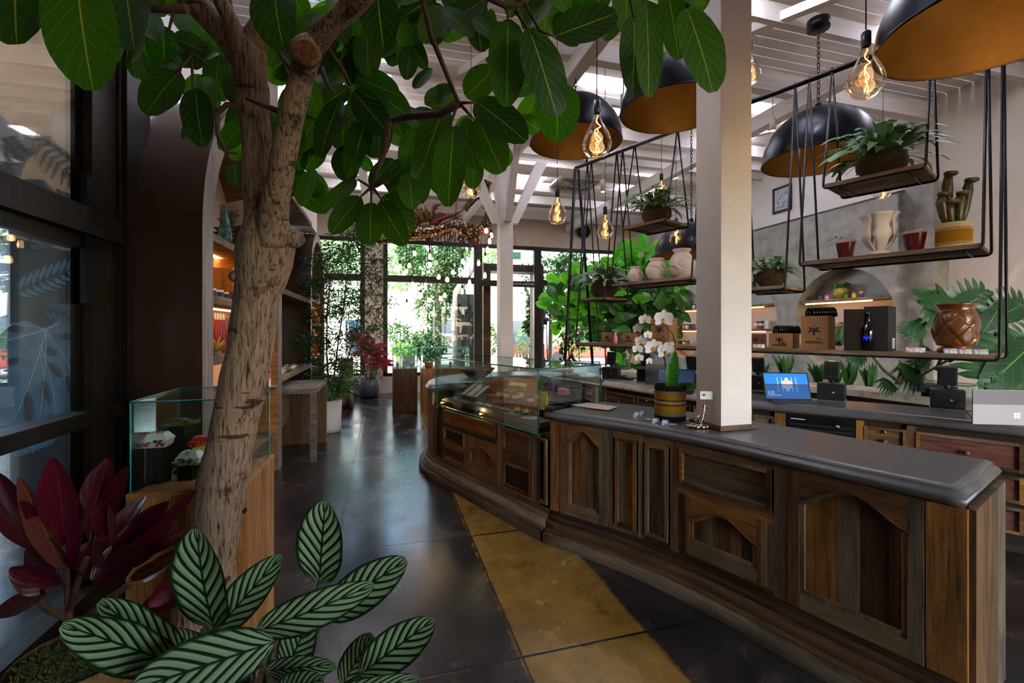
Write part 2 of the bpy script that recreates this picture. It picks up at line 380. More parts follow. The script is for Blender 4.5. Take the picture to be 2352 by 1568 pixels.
# walls
def wallbox(name, u0, u1, v0, v1, z0, z1, m):
    mb = MB(True); mb.box(((u0+u1)/2, (v0+v1)/2, (z0+z1)/2), (u1-u0, v1-v0, z1-z0)); return place_room(struct(mb, name, m))
wallbox('wall_left', UL-.1, UL, 3.62, VF, 0, 5.0, M['white'])
wallbox('wall_left_bulkhead', UL, -1.17, 5.78, 9.0, 3.36, 5.0, M['white'])
M['wallR'] = noisy('right_wall_paint', '#c9bdb1', '#c0b4a8', 2.5, .7, bump=.04)
wallbox('wall_right', 7.75, 7.85, -3.5, VF, 0, 5.0, M['wallR'])
wallbox('wall_right_upper', 7.5, 7.75, 4.9, VF, 3.7, 5.0, M['white'])
wallbox('wall_right_pier', 7.44, 7.75, 4.54, 4.9, 0, 3.7, M['conc'])
wallbox('wall_rear', -4.6, 8.0, -3.6, -3.5, 3.0, 5.0, M['cream']); wallbox('wall_rear_light_block', -4.6, 2.1, -3.6, -3.5, 0, 3.0, M['cream']); wallbox('wall_rear_side', 6.2, 8.0, -3.6, -3.5, 0, 3.0, M['cream'])  # unseen rear wall; its opening is narrowed to limit light from behind
# right wall in grey concrete with three round niches
nv_ = [5.79, 7.9, 9.95]; NZ, NR = 1.76, .86
mb = MB(True)
def U7(v_, z_, u_=7.3): return (u_, v_, z_)
def quad(P): mb.f([mb.v(p) for p in P])
z0w, z1w = 0, 3.61
edges = [4.9]+sum([[c-1.02, c+1.02] for c in nv_], [])+[VF]
for a, b in zip(edges[::2], edges[1::2]): quad([U7(a, z0w), U7(b, z0w), U7(b, z1w), U7(a, z1w)])
for c0 in nv_:
    a, b = c0-1.02, c0+1.02; zb, zt = NZ-1.02, NZ+1.02
    quad([U7(a, z0w), U7(b, z0w), U7(b, zb), U7(a, zb)]); quad([U7(a, zt), U7(b, zt), U7(b, z1w), U7(a, z1w)])
    N = 48; ci = []; sq = []
    for k in range(N):
        th = 2*PI*k/N; c, s = math.cos(th), math.sin(th); m_ = max(abs(c), abs(s)); ci.append((c0+c*NR, NZ+s*NR)); sq.append((c0+c/m_*1.02, NZ+s/m_*1.02))
    for k in range(N):
        k2 = (k+1) % N
        quad([U7(*ci[k]), U7(*ci[k2]), U7(*sq[k2]), U7(*sq[k])])
        quad([U7(*ci[k]), U7(*ci[k], 7.66), U7(*ci[k2], 7.66), U7(*ci[k2])])
quad([U7(4.9, z1w), U7(VF, z1w), U7(VF, z1w, 7.75), U7(4.9, z1w, 7.75)]); quad([U7(4.9, 0), U7(4.9, 0, 7.75), U7(4.9, z1w, 7.75), U7(4.9, z1w)])
place_room(struct(mb, 'wall_right_niches', M['conc']))
M['mirror'] = mat('niche_back', '#aaa4a6', .35, .15)
for i, c0 in enumerate(nv_):
    mb = MB(True); N = 48
    mb.slab([(7.66, c0+math.cos(2*PI*k/N)*NR*1.01, NZ+math.sin(2*PI*k/N)*NR*1.01) for k in range(N)], (.02, 0, 0)); trim(mb, M['mirror'])
# front facade
zh = onv(936, 551, VF).z; zr0 = onv(915, 647, VF).z; zr1 = onv(915, 632, VF).z; ZS = .42
def uf(px): return uv_of(onv(px, 757, VF))[0]
uw = {k: uf(k) for k in (742, 838, 880, 1099, 1235, 1500)}
wallbox('wall_front_header', UL, 7.5, VF, VF+.2, zh, 5.0, M['cream'])
wallbox('wall_front_pier', uw[838], uw[880], VF-.02, VF+.22, 0, zh, M['cream'])
wallbox("wall_front_end", 6.7, 7.5, VF, VF+.2, 0, zh, M['cream'])
wallbox('wall_front_sill', UL, uw[838], VF, VF+.2, 0, ZS, M['white']); wallbox('wall_front_sill_middle', uw[880], uw[1099], VF, VF+.2, 0, ZS, M['white'])
wallbox('wall_front_sill_end', uw[1235], 6.7, VF, VF+.2, 0, ZS, M['white'])
M['pane'] = glassy('window_glass', '#f4fafa', .05)
def win(i, u0, u1, z0, z1, rails, mull=(), fw=.11):
    root = thing('window_%d' % i, None, None, R((u0+u1)/2, VF+.06, z0), RZ); root['kind'] = 'structure'; w = u1-u0
    mb = MB(True); mb.box((-w/2+fw/2, 0, (z1-z0)/2), (fw, .12, z1-z0)); mb.box((w/2-fw/2, 0, (z1-z0)/2), (fw, .12, z1-z0))
    mb.box((0, 0, (z1-z0)-.05), (w-2*fw, .12, .1)); mb.box((0, 0, .04), (w-2*fw, .12, .08))
    for a, b in rails: mb.box((0, 0, (a+b)/2-z0), (w-2*fw, .1, b-a))
    for q in mull: mb.box((q-(u0+u1)/2, 0, (z1-z0)/2), (.09, .11, z1-z0-.2))
    mb.build('window_frame', M['frame'], root)
    mb = MB(True); mb.box((0, 0, (z1-z0)/2), (w-.08, .012, z1-z0-.08)); mb.build('window_pane', M['pane'], root)
win(1, UL, uw[838], ZS, zh, [(zr0, zr1)]); win(2, uw[880], uw[1099], ZS, zh, [(zr0, zr1)])
win(3, uw[1235], 6.7, ZS, zh, [(zr0, zr1)])
# entrance between windows: transom and standing open door
u0, u1 = uw[1099], uw[1235]
root = thing('door_1', None, None, R((u0+u1)/2, VF+.06, 0), RZ, kind='structure'); w = u1-u0
mb = MB(True)
for x in (-w/2+.05, w/2-.05): mb.box((x, 0, zh/2), (.1, .14, zh))
mb.box((0, 0, zh-.05), (w-.2, .12, .1)); mb.box((0, 0, (zr0+zr1)/2-.05), (w-.2, .14, .16)); mb.build('door_frame', M['frame'], root)
mb = MB(True); mb.box((0, 0, (zr1+zh)/2), (w-.2, .012, zh-zr1)); mb.build('transom_pane', M['pane'], root)
M['letw'] = mat('white_lettering', '#d9d9d9', .5)
text('door_lettering', 'A BUILDING & RECIPES', frame_at(R((u0+u1)/2+.35, VF-.02, (zr0+zr1)/2-.05), R(1, 0)), .075, M['letw'], root)
M['oldwood'] = wood('weathered_door', ['#7a7a74', '#6a6a66'], 'z', .8, .6)
# wooden portal around the door head, outside
a = onv(1103, 757, VF+.7); b = onv(1237, 757, VF+.7)
M['portal'] = wood('portal_wood', ['#5b4128', '#6a4a2c'], 'h')
mb = MB(); pu0, pu1 = uv_of(a)[0], uv_of(b)[0]; zt = onv(1150, 611, VF+.7).z
mb.rbox(pu0, pu1, VF+.25, VF+.9, zt-.2, zt); mb.rbox(pu0, pu0+.2, VF+.25, VF+.9, 0, zt-.2); mb.rbox(pu1-.2, pu1, VF+.25, VF+.9, 0, zt-.2)
struct(mb, 'trim_portal', M['portal'])
dr = thing('door_2', None, None, R(*uv_of(onv(1050, 757, VF+1.0)), 0), RZ-.1, kind='structure')
mb = MB(True).use(M['oldwood']); DW, DH = .72, 2.62
mb.box((DW/2, 0, DH/2), (DW, .06, DH))
for x in (.06, DW/2, DW-.06): mb.box((x, -.045, DH/2-.1), (.1, .03, DH-.35))
for z in (.35, 1.05, 1.9, 2.35): mb.box((DW/2, -.045, z), (DW, .03, .14 if z < 2.2 else .5))
mb.build('door_leaf', None, dr)
mb = MB(True)
mb.lathe([(0, -.16), (.05, -.13), (.09, -.05), (.075, .05), (.1, .1), (.06, .17), (0, .2)], (0, 0, 0), 12, lambda th, z: 1+.12*math.sin(5*th)); mb.bm.transform(Matrix.Translation((DW*.62, -.1, 1.25)) @ Matrix.Diagonal((1, .35, 1, 1)))
mb.build('door_handle', noisy('old_iron', '#6b6862', '#3b3a38', 20, .7, .3), dr)
# interior daylight portals at the modelled openings
def portal(cu, cv, cz, w_, h_, rot):
    ld = bpy.data.lights.new('portal', 'AREA'); ld.shape = 'RECTANGLE'; ld.size = w_; ld.size_y = h_; ld.cycles.is_portal = True
    o = bpy.data.objects.new('daylight_portal', ld); COL.objects.link(o); o.location = R(cu, cv, cz); o.rotation_euler = rot
portal((UL+6.7)/2, VF-.15, 2.2, 8.2, 3.9, (-PI/2, 0, RZ))
portal(4.15, -3.4, 1.5, 4.1, 3.0, (PI/2, 0, RZ))
for s in SKY: portal((s[0]+s[1])/2, (s[2]+s[3])/2, DZ+.03, s[1]-s[0], s[3]-s[2], (0, 0, RZ))
# ---------------- partition of dark framed glass beside the tree
fmz = []
def pz(px, py): return onu(px, py, UL).z
root = thing('window_5', None, None, R(UL, 3.0, 0), RZ, kind='structure')
def pv(px): return uv_of(onu(px, 757, UL))[1]
M['pframe'] = wood('dark_stained_frame', ['#1d150d', '#251a0f', '#191209'], 'z', .5, .15, 40, .4, .2)
mb = MB(); v1, v2, v3, v4 = pv(192), pv(247), pv(252), pv(309)
mb.rbox(UL-.06, UL+.04, v1, v2, 0, 4.6); mb.rbox(UL-.1, UL+.09, v3, v4, 0, 4.6); mb.rbox(UL-.02, UL+.06, v2, v3, 0, 4.6)
mb.rbox(UL-.08, UL+.06, -2.4, -2.2, 0, 4.6); mb.rbox(UL-.08, UL+.06, .3, .45, 0, 4.6)
for (za, zb) in ((pz(0, 482), pz(0, 406)), (pz(0, 1035), pz(0, 993)), (.0, .16), (4.4, 4.6)):
    mb.rbox(UL-.05, UL+.07, -2.2, v3, za, zb)
mb.rbox(UL-.07, UL+.02, -2.2, v1, pz(0, 520)+.0, pz(0, 482)); mb.build('window_frame', M['pframe'], root)
M['ppane'] = glassy('partition_glass', '#dfe6e8', .06)
mb = MB(); mb.rbox(UL-.012, UL, -2.2, v1, .1, 4.5); mb.build('window_pane', M['ppane'], root)
mb = MB(); mb.rbox(UL+.02, UL+.05, v1-.07, v1+.02, pz(180, 697), pz(180, 398)); mb.build('door_pull', M['blackmetal'], root)
# ---------------- white columns
def column(name, u, v_, s, z0, z1, label, brace):
    root = thing(name, label, 'column', R(u, v_, z0), RZ); root['kind'] = 'structure'; mb = MB(True)
    mb.box((0, 0, (z1-z0)/2), (s, s, z1-z0)); mb.build('shaft', M['white'], root, bevel=.004)
    if brace:
        mb = MB(True)
        for sg in (-1, 1):
            for ax in (0, 1):
                d = Vector((sg, 0, 0)) if ax == 0 else Vector((0, sg, 0)); o_ = Vector((0, sg, 0)) if ax else d
                pts = [d*(s/2-.03)+Vector((0, 0, 3.35-z0)), d*(s/2+.1)+Vector((0, 0, 3.35-z0)), d*(s/2+.62)+Vector((0, 0, z1-z0)), d*(s/2+.42)+Vector((0, 0, z1-z0))]
                w_ = Vector((0, .12, 0)) if ax == 0 else Vector((.12, 0, 0)); mb.slab([p-w_/2 for p in pts], w_)
        mb.build('brace', M['beam'], root)
    return root
cA = Vector((1.277, 2.78, 0)); ua, va = uv_of(cA)
col_near = column('column', ua+.115, va+.115, .23, .988, 4.4, 'thick white square column rising through the long grey counter top', False)
mb = MB(True); mb.box((0, 0, .012), (.29, .29, .024)); mb.build('collar', M['oakd'], col_near)
col_far = column('column', 1.93, 7.25, .22, 0, 4.4, 'white square column with angled braces by the entrance door', True)
# ---------------- outside
M['pave'] = noisy('pale_paving', '#b8ad9f', '#9d9285', 1.5, .8)
mb = MB(); mb.box((0, 0, 0), (1, 1, 1)); mb.bm.transform(Matrix.Translation((4, 40, -.08)) @ Matrix.Diagonal((160, 52, .1, 1))); struct(mb, 'ground', M['pave'])
mb = MB(); mb.box((-20, 0, -.09), (30, 40, .1)); struct(mb, 'ground_side', M['pave'])
bw = thing('building', 'long white sunlit building across the street', 'building', R(3, 24, 0), RZ)
mb = MB(); mb.rbox(-14, 24, 24, 30, 0, 4.6); mb.build('wall', noisy('sunlit_stucco', '#d8d2cc', '#ccc5be', 1, .9), bw)
M['dkglass'] = mat('dark_shopfront_glass', '#20303a', .1)
for k in range(7):
    mb = MB(); mb.rbox(-6+k*4.2, -4+k*4.2, 23.93, 24.0, .3, 2.1); mb.build('window', M['dkglass'], bw)
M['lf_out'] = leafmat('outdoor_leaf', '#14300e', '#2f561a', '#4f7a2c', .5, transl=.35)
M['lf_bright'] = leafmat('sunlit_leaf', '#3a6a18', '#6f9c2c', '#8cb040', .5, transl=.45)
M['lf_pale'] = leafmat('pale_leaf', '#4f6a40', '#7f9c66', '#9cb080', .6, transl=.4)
M['bark'] = noisy('pale_bark', '#9b8f80', '#6d5f50', 14, .85, bump=.5)
def cloud(mb, c, r, n, size, seed=0, shell=.55, rot=None):
    rd = random.Random(seed); c = Vector(c)
    for _ in range(n):
        d = Vector((rd.gauss(0, 1), rd.gauss(0, 1), rd.gauss(0, 1))).normalized()*(shell+(1-shell)*rd.random())
        p = c+Vector((d.x*r[0], d.y*r[1], d.z*r[2])); a = Vector((rd.uniform(-1, 1), rd.uniform(-1, 1), rd.uniform(-1.2, .4))).normalized()*size*rd.uniform(.7, 1.3)
        mb.leaf(p, p+a, size*.55, (rd.uniform(-1, 1), rd.uniform(-1, 1), rd.uniform(-.3, 1)), nu=1, nv=2, bend=.1, cup=0)
def tree(name, label, pts, r, blobs, n, size, m, group=None, bark=None, cat='tree'):
    root = thing(name, label, cat, (pts[0][0], pts[0][1], 0), 0, group)
    mb = MB(); mb.tube(pts, r, 8, wob=.15); mb.build('trunk', bark or M['bark'], root)
    mb = MB()
    for i, (c, rr) in enumerate(blobs): cloud(mb, c, rr, n, size, i+int(abs(c[0])*10))
    mb.build('foliage', m, root, kind='stuff'); return root
D1 = 14.5
tree('street_tree', 'leafy dark green tree outside beyond the wide front window', [W(1003, 868, D1), W(1010, 760, D1), W(1000, 660, D1), W(985, 560, D1)], [.11, .1, .09, .06],
     [(W(985, 610, D1), (.95, .6, .65)), (W(1000, 700, D1), (.7, .6, .75)), (W(985, 790, D1), (.65, .6, .55)), (W(1035, 590, D1), (.5, .5, .6)), (W(945, 580, D1+.3), (.5, .5, .5)), (W(1040, 660, D1), (.4, .5, .5))], 1200, .13, M['lf_out'])
tree('street_tree', 'pale barked forked tree outside beside the open weathered door', [W(1054, 870, 13.6), W(1047, 760, 13.6), W(1050, 670, 13.7), W(1075, 630, 13.9), W(1108, 570, 14.2), W(1125, 500, 14.4)], [.15, .14, .13, .12, .09, .06],
     [(W(1120, 585, 15), (.5, .5, .35)), (W(1060, 560, 16), (1.2, .6, .6))], 350, .12, M['lf_pale'])
tree('street_tree', 'slim columnar tree outside behind the hanging shelf posts', [W(1262, 860, 14), W(1265, 740, 14), W(1262, 620, 14)], [.07, .06, .04],
     [(W(1262, 640, 14), (.95, .5, .85)), (W(1235, 700, 14), (.35, .4, .5)), (W(1310, 610, 14), (.6, .5, .5)), (W(1225, 745, 14), (.3, .3, .35)), (W(1330, 720, 15), (.5, .5, .9))], 1000, .13, M['lf_out'])
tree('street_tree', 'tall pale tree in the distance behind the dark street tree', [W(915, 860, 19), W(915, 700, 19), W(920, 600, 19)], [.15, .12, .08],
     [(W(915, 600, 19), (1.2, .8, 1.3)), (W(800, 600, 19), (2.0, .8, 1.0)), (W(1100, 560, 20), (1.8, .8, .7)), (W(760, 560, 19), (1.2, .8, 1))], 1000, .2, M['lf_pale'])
def shrub(label, blobs, n, size, m, group='shrubs outside the windows'):
    c = blobs[0][0]; root = thing('shrub', label, 'shrub', (c.x, c.y, 0), 0, group); mb = MB()
    mb.tube([(c.x, c.y, 0), (c.x, c.y, c.z)], [.03, .02], 6); mb.build('stem', M['bark'], root); mb = MB()
    for i, (p, rr) in enumerate(blobs): cloud(mb, p, rr, n, size, i+int(abs(p.x)*17))
    mb.build('foliage', m, root, kind='stuff')
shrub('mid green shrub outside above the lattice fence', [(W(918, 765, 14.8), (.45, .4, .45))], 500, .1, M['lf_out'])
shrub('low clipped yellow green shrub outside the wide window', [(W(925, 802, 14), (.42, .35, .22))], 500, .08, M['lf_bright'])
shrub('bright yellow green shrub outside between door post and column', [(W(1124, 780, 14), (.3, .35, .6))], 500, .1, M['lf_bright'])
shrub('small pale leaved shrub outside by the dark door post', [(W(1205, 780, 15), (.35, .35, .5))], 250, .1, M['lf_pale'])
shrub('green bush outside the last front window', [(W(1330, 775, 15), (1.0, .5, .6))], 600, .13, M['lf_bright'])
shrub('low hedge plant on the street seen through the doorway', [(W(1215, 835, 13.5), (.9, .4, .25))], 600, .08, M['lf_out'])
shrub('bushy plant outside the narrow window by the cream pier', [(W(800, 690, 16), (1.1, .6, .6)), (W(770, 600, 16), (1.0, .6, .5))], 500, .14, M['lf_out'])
M['lattice'] = mat('lattice_grey', '#6d7471', .7)
mb = MB(); a0 = W(885, 0, 15.6); b0 = W(1045, 0, 15.9); d = (b0-a0); d.z = 0; L = d.length; d.normalize(); nn = Vector((-d.y, d.x, 0)); zb, zt = .75, 1.35
for k in range(int(L/.09)):
    for sg in (1, -1):
        p = Vector((a0.x, a0.y, 0))+d*(k*.09+ (0 if sg > 0 else .6)); q = p+d*(.6*sg)
        p.z = zb; q.z = zt; mb.tube([p+nn*.01*sg, q+nn*.01*sg], .012, 4)
mb.tube([Vector((a0.x, a0.y, zb)), Vector((b0.x, b0.y, zb))], .03, 4); mb.tube([Vector((a0.x, a0.y, zt)), Vector((b0.x, b0.y, zt))], .03, 4)
for k in range(5):
    p = Vector((a0.x, a0.y, 0))+d*(L*k/4); mb.tube([p, p+Vector((0, 0, 1.4))], .04, 6)
tag(mb.build('lattice_fence', M['lattice']), 'grey lattice fence behind shrubs outside the wide window', 'fence')
mb = MB(); p = onz(1175, 835, .0); M['fencew'] = wood('brown_fence', ['#5d4636', '#6a5140'], 'z')
for k in range(14):
    q = W(1150+k*7.5, 757, 15.5); mb.box((q.x, q.y, .55), (.1, .03, 1.1))
tag(mb.build('board_fence', M['fencew']), 'brown upright board fence outside behind the doorway', 'fence')
ht = thing('patio_heater', 'tall slim steel patio heater standing outside the window', 'heater', W(1250, 757, 13.6)-Vector((0, 0, H)))
M['steel'] = mat('brushed_steel', '#a9adb0', .3, .9)
mb = MB(True); mb.lathe([(0, 0), (.2, 0), (.18, .12), (.03, .14), (0, .14)], n=16); mb.build('base', M['steel'], ht)
mb = MB(True)
for k in range(4): th = PI/4+k*PI/2; mb.tube([(math.cos(th)*.17, math.sin(th)*.17, .12), (math.cos(th)*.09, math.sin(th)*.09, 1.75)], .012, 6)
mb.build('frame', M['blackmetal'], ht); mb = MB(True); mb.lathe([(0, 1.75), (.1, 1.75), (.1, 1.85), (.28, 1.87), (.1, 1.97), (0, 1.98)], n=16); mb.build('hood', M['blackmetal'], ht)
M['carw'] = mat('white_car_paint', '#dfe3e6', .2, coat=.5); M['tyre'] = mat('tyre_rubber', '#151515', .8)
def car(px, py, D, label, m):
    p = W(px, 757, D); root = thing('car', label, 'car', (p.x, p.y, 0), RZ, 'cars parked across the street'); mb = MB(True)
    prof = [(-2.1, .35), (-2.1, .8), (-1.5, .95), (-.9, 1.4), (.7, 1.42), (1.3, 1.0), (2.05, .85), (2.1, .35)]
    mb.slab([(x, -.85, z) for x, z in prof], (0, 1.7, 0)); mb.build('body', m, root, bevel=.08)
    mb = MB(True); mb.slab([(-.85, -.87, 1.0), (-.65, -.87, 1.33), (.6, -.87, 1.34), (1.05, -.87, 1.0)], (0, .01, 0)); mb.build('window', M['dkglass'], root)
    for x in (-1.35, 1.3):
        mb = MB(True); mb.tube([(x, -.87, .33), (x, -.65, .33)], .33, 16); mb.build('wheel', M['tyre'], root)
car(1010, 0, 20.5, 'white car parked outside behind the pale barked tree', M['carw'])
car(1330, 0, 21, 'red car parked across the street behind the slim columnar tree', mat('red_car_paint', '#8c2a22', .25, coat=.5))
# ---------------- room beyond the glass partition, with painted jungle mural
mroot = thing('mural', 'blue monstera and palm leaf mural on the wall beyond the glass partition', 'mural', R(-3, 5, 0), RZ)
M['mcream'] = noisy('mural_cream', '#b59f8a', '#a89380', 2, .7); M['mblue'] = noisy('mural_deep_blue', '#15212d', '#23384b', 3, .6, detail=6)
mb = MB(); mb.rbox(-3.1, -3.0, 3.77, 11, 2.38, 5.0); mb.build('upper_field', M['mcream'], mroot)
mb = MB(); mb.rbox(-3.1, -3.0, 4.8, 11, 0, 2.38); mb.build('lower_field', M['mblue'], mroot)
MU = -2.995
def mleaf(mb, pts, off=0): mb.slab([onu(x, y, MU+off) for x, y in pts], R(.004, 0))
pl = [mat('mural_'+str(i), c, .6) for i, c in enumerate(('#335a7a', '#4f7d9e', '#6f9cba', '#1b2f44', '#0b1219', '#9fc0d0'))]
# big split leaf
mb = MB()
mleaf(mb, [(100, 755), (60, 735), (25, 745), (-40, 800), (-60, 900), (-40, 1000), (40, 1050), (120, 1020), (160, 950), (190, 960), (195, 800), (185, 745), (150, 735), (120, 745)])
mb.build('painted_leaf', noisy('mural_leaf', '#2a5576', '#4a82a6', 5, .6), mroot)
mb = MB()
for a, b, w_ in (((105, 757), (10, 1010), 2.5), ((105, 757), (75, 1040), 2.2), ((105, 757), (183, 905), 2.2), ((105, 757), (-20, 790), 2), ((105, 757), (28, 742), 2), ((105, 757), (140, 730), 2.4), ((92, 790), (130, 985), 1.8), ((88, 800), (105, 1000), 1.6), ((105, 757), (187, 985), 1.6)):
    q = [onu(a[0]+(b[0]-a[0])*k/6+8*math.sin(PI*k/6), a[1]+(b[1]-a[1])*k/6, MU+.004) for k in range(7)]; mb.tube(q, [w_*.0035*(1-.1*k) for k in range(7)], 5)
mb.build('painted_veins', pl[5], mroot)
mb = MB()
for x, y, a_, b_, an in ((118, 807, 16, 9, .5), (155, 773, 12, 9, .2), (128, 850, 22, 8, .9), (108, 900, 30, 8, 1.3), (66, 935, 35, 11, 1.5), (178, 800, 14, 6, 1.1), (30, 830, 14, 8, 2.6), (165, 900, 40, 7, 1.25), (35, 755, 18, 8, .1)):
    pts = []
    for k in range(14):
        th = 2*PI*k/14; X, Y = math.cos(th)*a_, math.sin(th)*b_; pts.append((x+X*math.cos(an)-Y*math.sin(an), y+X*math.sin(an)+Y*math.cos(an)))
    mleaf(mb, pts, .004)
mb.build('painted_holes', pl[4], mroot)
def pfrond(mb, p0, p1, n, ln, w0, side=(-1, 1), ang=60, curve=20):
    p0, p1 = Vector(p0), Vector(p1); d = (p1-p0).normalized()
    for k in range(n):
        q = p0+(p1-p0)*((k+.5)/n)
        for s_ in side:
            a = math.atan2(d.y, d.x)+s_*math.radians(ang); e = Vector((math.cos(a), math.sin(a)))*ln*(1-.4*abs(k/n-.4)); nn_ = Vector((-e.y, e.x)).normalized()*w0
            mleaf(mb, [tuple(q), tuple(q+e*.4+nn_), tuple(q+e*.8+nn_*.7+d*curve*.4), tuple(q+e+d*curve*.5), tuple(q+e*.75-nn_*.4+d*curve*.3), tuple(q+e*.35-nn_*.6)], .003)
mb = MB(); pfrond(mb, (35, 670), (160, 620), 8, 38, 6); mb.build('painted_fronds', pl[1], mroot)
mb = MB(); pfrond(mb, (60, 560), (185, 520), 9, 34, 6); pfrond(mb, (100, 705), (170, 730), 5, 30, 6); mb.build('painted_fronds', pl[0], mroot)
mb = MB()      # dark palm on the cream field
def mstroke(pts, w0, off=.006):
    n = len(pts); L_ = []; R_ = []
    for i, (x, y) in enumerate(pts):
        x2, y2 = pts[min(i+1, n-1)]; x1, y1 = pts[max(i-1, 0)]; d = Vector((x2-x1, y2-y1)).normalized(); w_ = w0*math.sin(PI*(.12+.86*i/(n-1)))
        L_.append((x-d.y*w_, y+d.x*w_)); R_.append((x+d.y*w_, y-d.x*w_))
    mleaf(mb, L_+R_[::-1], off)
stem = [(60, 325), (110, 318), (150, 350), (190, 395)]; mstroke(stem, 5)
for (sx, sy, ex, ey) in ((100, 322, 62, 340), (120, 330, 78, 362), (135, 342, 90, 382), (150, 352, 105, 398), (160, 365, 120, 412), (172, 378, 140, 425), (180, 388, 158, 432), (128, 335, 105, 318)):
    mstroke([(sx, sy), ((sx+ex)/2-4, (sy+ey)/2-12), (ex, ey)], 5)
mleaf(mb, [(55, 375), (80, 350), (78, 320), (62, 300), (48, 340), (40, 400), (45, 415)]); mleaf(mb, [(60, 412), (100, 412), (125, 440), (130, 480), (80, 460)]); mleaf(mb, [(130, 432), (160, 445), (190, 480), (190, 520), (150, 500)])
mleaf(mb, [(-60, 300), (0, 262), (40, 300), (62, 360), (40, 430), (-60, 460)])
mb.build('painted_palm', pl[3], mroot)
wallbox('wall_far_room_light_block', -3.1, -3.0, -3.6, 3.75, 0, 5, M['mcream']); wallbox('wall_far_room', -4.6, -3.1, 11, 11.1, 0, 5, M['mcream'])  # first wall is out of view, added to hold back side daylight
tree('street_tree', 'leafy tree outside the side window past the mural', [R(-6.5, 4.0, 0), R(-6.5, 4.1, 1.5), R(-6.4, 4.0, 3)], [.1, .09, .05], [(R(-6.5, 4.0, 2.4), (1.0, 1.4, 1.0)), (R(-6.3, 4.6, 1.6), (.8, 1.2, .7))], 500, .14, M['lf_bright'])

for i, (u_, v_) in enumerate(((-2.35, 4.2), (-2.3, 6.6))):  # added fill lamps with small housings, brightening the dark mural room
    s_ = thing('spot_light', ['added fill spotlight brightening the mural, nearer one', 'added fill spotlight brightening the mural, farther one'][i], 'spotlight', R(u_, v_, 4.3)); mb = MB(True); mb.tube([(0, 0, 0), (0, 0, .16)], .04, 12); mb.tube([(0, 0, .16), (0, 0, .5)], .01, 6); mb.build('housing', M['white'], s_)
    ld = bpy.data.lights.new('mural_fill_lamp', 'POINT'); ld.energy = 38; ld.color = (1, .86, .74); ld.shadow_soft_size = .12; o = bpy.data.objects.new('mural_fill_lamp', ld); COL.objects.link(o); o.parent = s_; o.location = (0, 0, -.15)
# ================================================================= COUNTERS
def off_poly(pts, d):       # closed ccw polygon inset by d
    n = len(pts); out = []
    for i in range(n):
        a, b, c_ = Vector(pts[i-1]), Vector(pts[i]), Vector(pts[(i+1) % n])
        e1, e2 = (b-a).normalized(), (c_-b).normalized(); n1, n2 = Vector((-e1.y, e1.x)), Vector((-e2.y, e2.x))
        m_ = n1+n2; m_ = m_/max(m_.length_squared/2, .35) if m_.length > 1e-4 else n1
        out.append(b+m_*d)
    return out
def off_line(pts, d):
    n = len(pts); out = []
    for i in range(n):
        a, b, c_ = Vector(pts[max(i-1, 0)]), Vector(pts[i]), Vector(pts[min(i+1, n-1)])
        e1 = (b-a) if i else (c_-b); e2 = (c_-b) if i < n-1 else (b-a); e1.normalize(); e2.normalize()
        m_ = Vector((-e1.y, e1.x))+Vector((-e2.y, e2.x)); out.append(b+m_/max(m_.length_squared/2, .5)*d)
    return out
def outline_slab(mb, poly, rows, smooth=True):
    rings = [[mb.v((p.x, p.y, z)) for p in off_poly(poly, d)] for d, z in rows]; n = len(poly)
    for a, b in zip(rings, rings[1:]):
        for k in range(n): mb.f([a[k], a[(k+1) % n], b[(k+1) % n], b[k]], smooth)
    mb.f(rings[0][::-1]); mb.f(rings[-1])
def OGEE(z): return [(.06, z-.085), (.03, z-.083), (.008, z-.07), (0, z-.052), (.008, z-.036), (.022, z-.026), (.026, z-.016), (.028, z-.012), (.04, z-.004), (.05, z)]
def smooth_path(pts, n=6):
    out = []
    P = [Vector(pts[0])]+[Vector(p) for p in pts]+[Vector(pts[-1])]
    for i in range(1, len(P)-2):
        for k in range(n):
            q = k/n; a, b, c_, d = P[i-1], P[i], P[i+1], P[i+2]
            out.append(.5*((2*b)+(c_-a)*q+(2*a-5*b+4*c_-d)*q*q+(3*b-a-3*c_+d)*q**3))
    out.append(P[-2]); return out
CC = Vector((.1, 5.6)); CR = 1.15
arc = [CC+Vector((math.cos(math.radians(a)), math.sin(math.radians(a))))*CR for a in range(40, 219, 6)]
Bpts = [Vector((.269, 3.474)), Vector((.764, 3.06)), Vector((1.124, 2.645)), Vector((1.469, 2.13)), Vector((1.742, 1.742))]
Bs = smooth_path(Bpts, 5)
EDGE = arc+Bs                        # slab edge, running clockwise seen from above? (back-right -> left -> front -> right)
class Front:
    def __init__(s, pts): s.p = [Vector((p[0], p[1])) for p in pts]
    def at(s, px, after=0):
        r = (px-CX)/FPX; best = None
        for a, b in zip(s.p, s.p[1:]):
            fa, fb = a.x-r*a.y, b.x-r*b.y
            if fa*fb <= 0 and fa != fb:
                q = a+(b-a)*(fa/(fa-fb))
                if best is None or q.y < best.y: best = q
        return best
    def seg(s, pa, pb):                   # sub-polyline between px
        a, b = s.at(pa), s.at(pb); return a, b
def mod(A, B, z=0):      # matrix: local x from A to B, y up, z out (towards viewer side)
    d = (B-A); L = d.length; return frame_at((A.x, A.y, z), Vector((d.x, d.y, 0))), L
def lbox(mb, T, x0, x1, y0, y1, z0, z1): mb.hexa([T @ Vector(p) for p in ((x0,y0,z0),(x1,y0,z0),(x1,y1,z0),(x0,y1,z0),(x0,y0,z1),(x1,y0,z1),(x1,y1,z1),(x0,y1,z1))])
FACE = Front(off_line(EDGE, .045))
def zf(q): return q
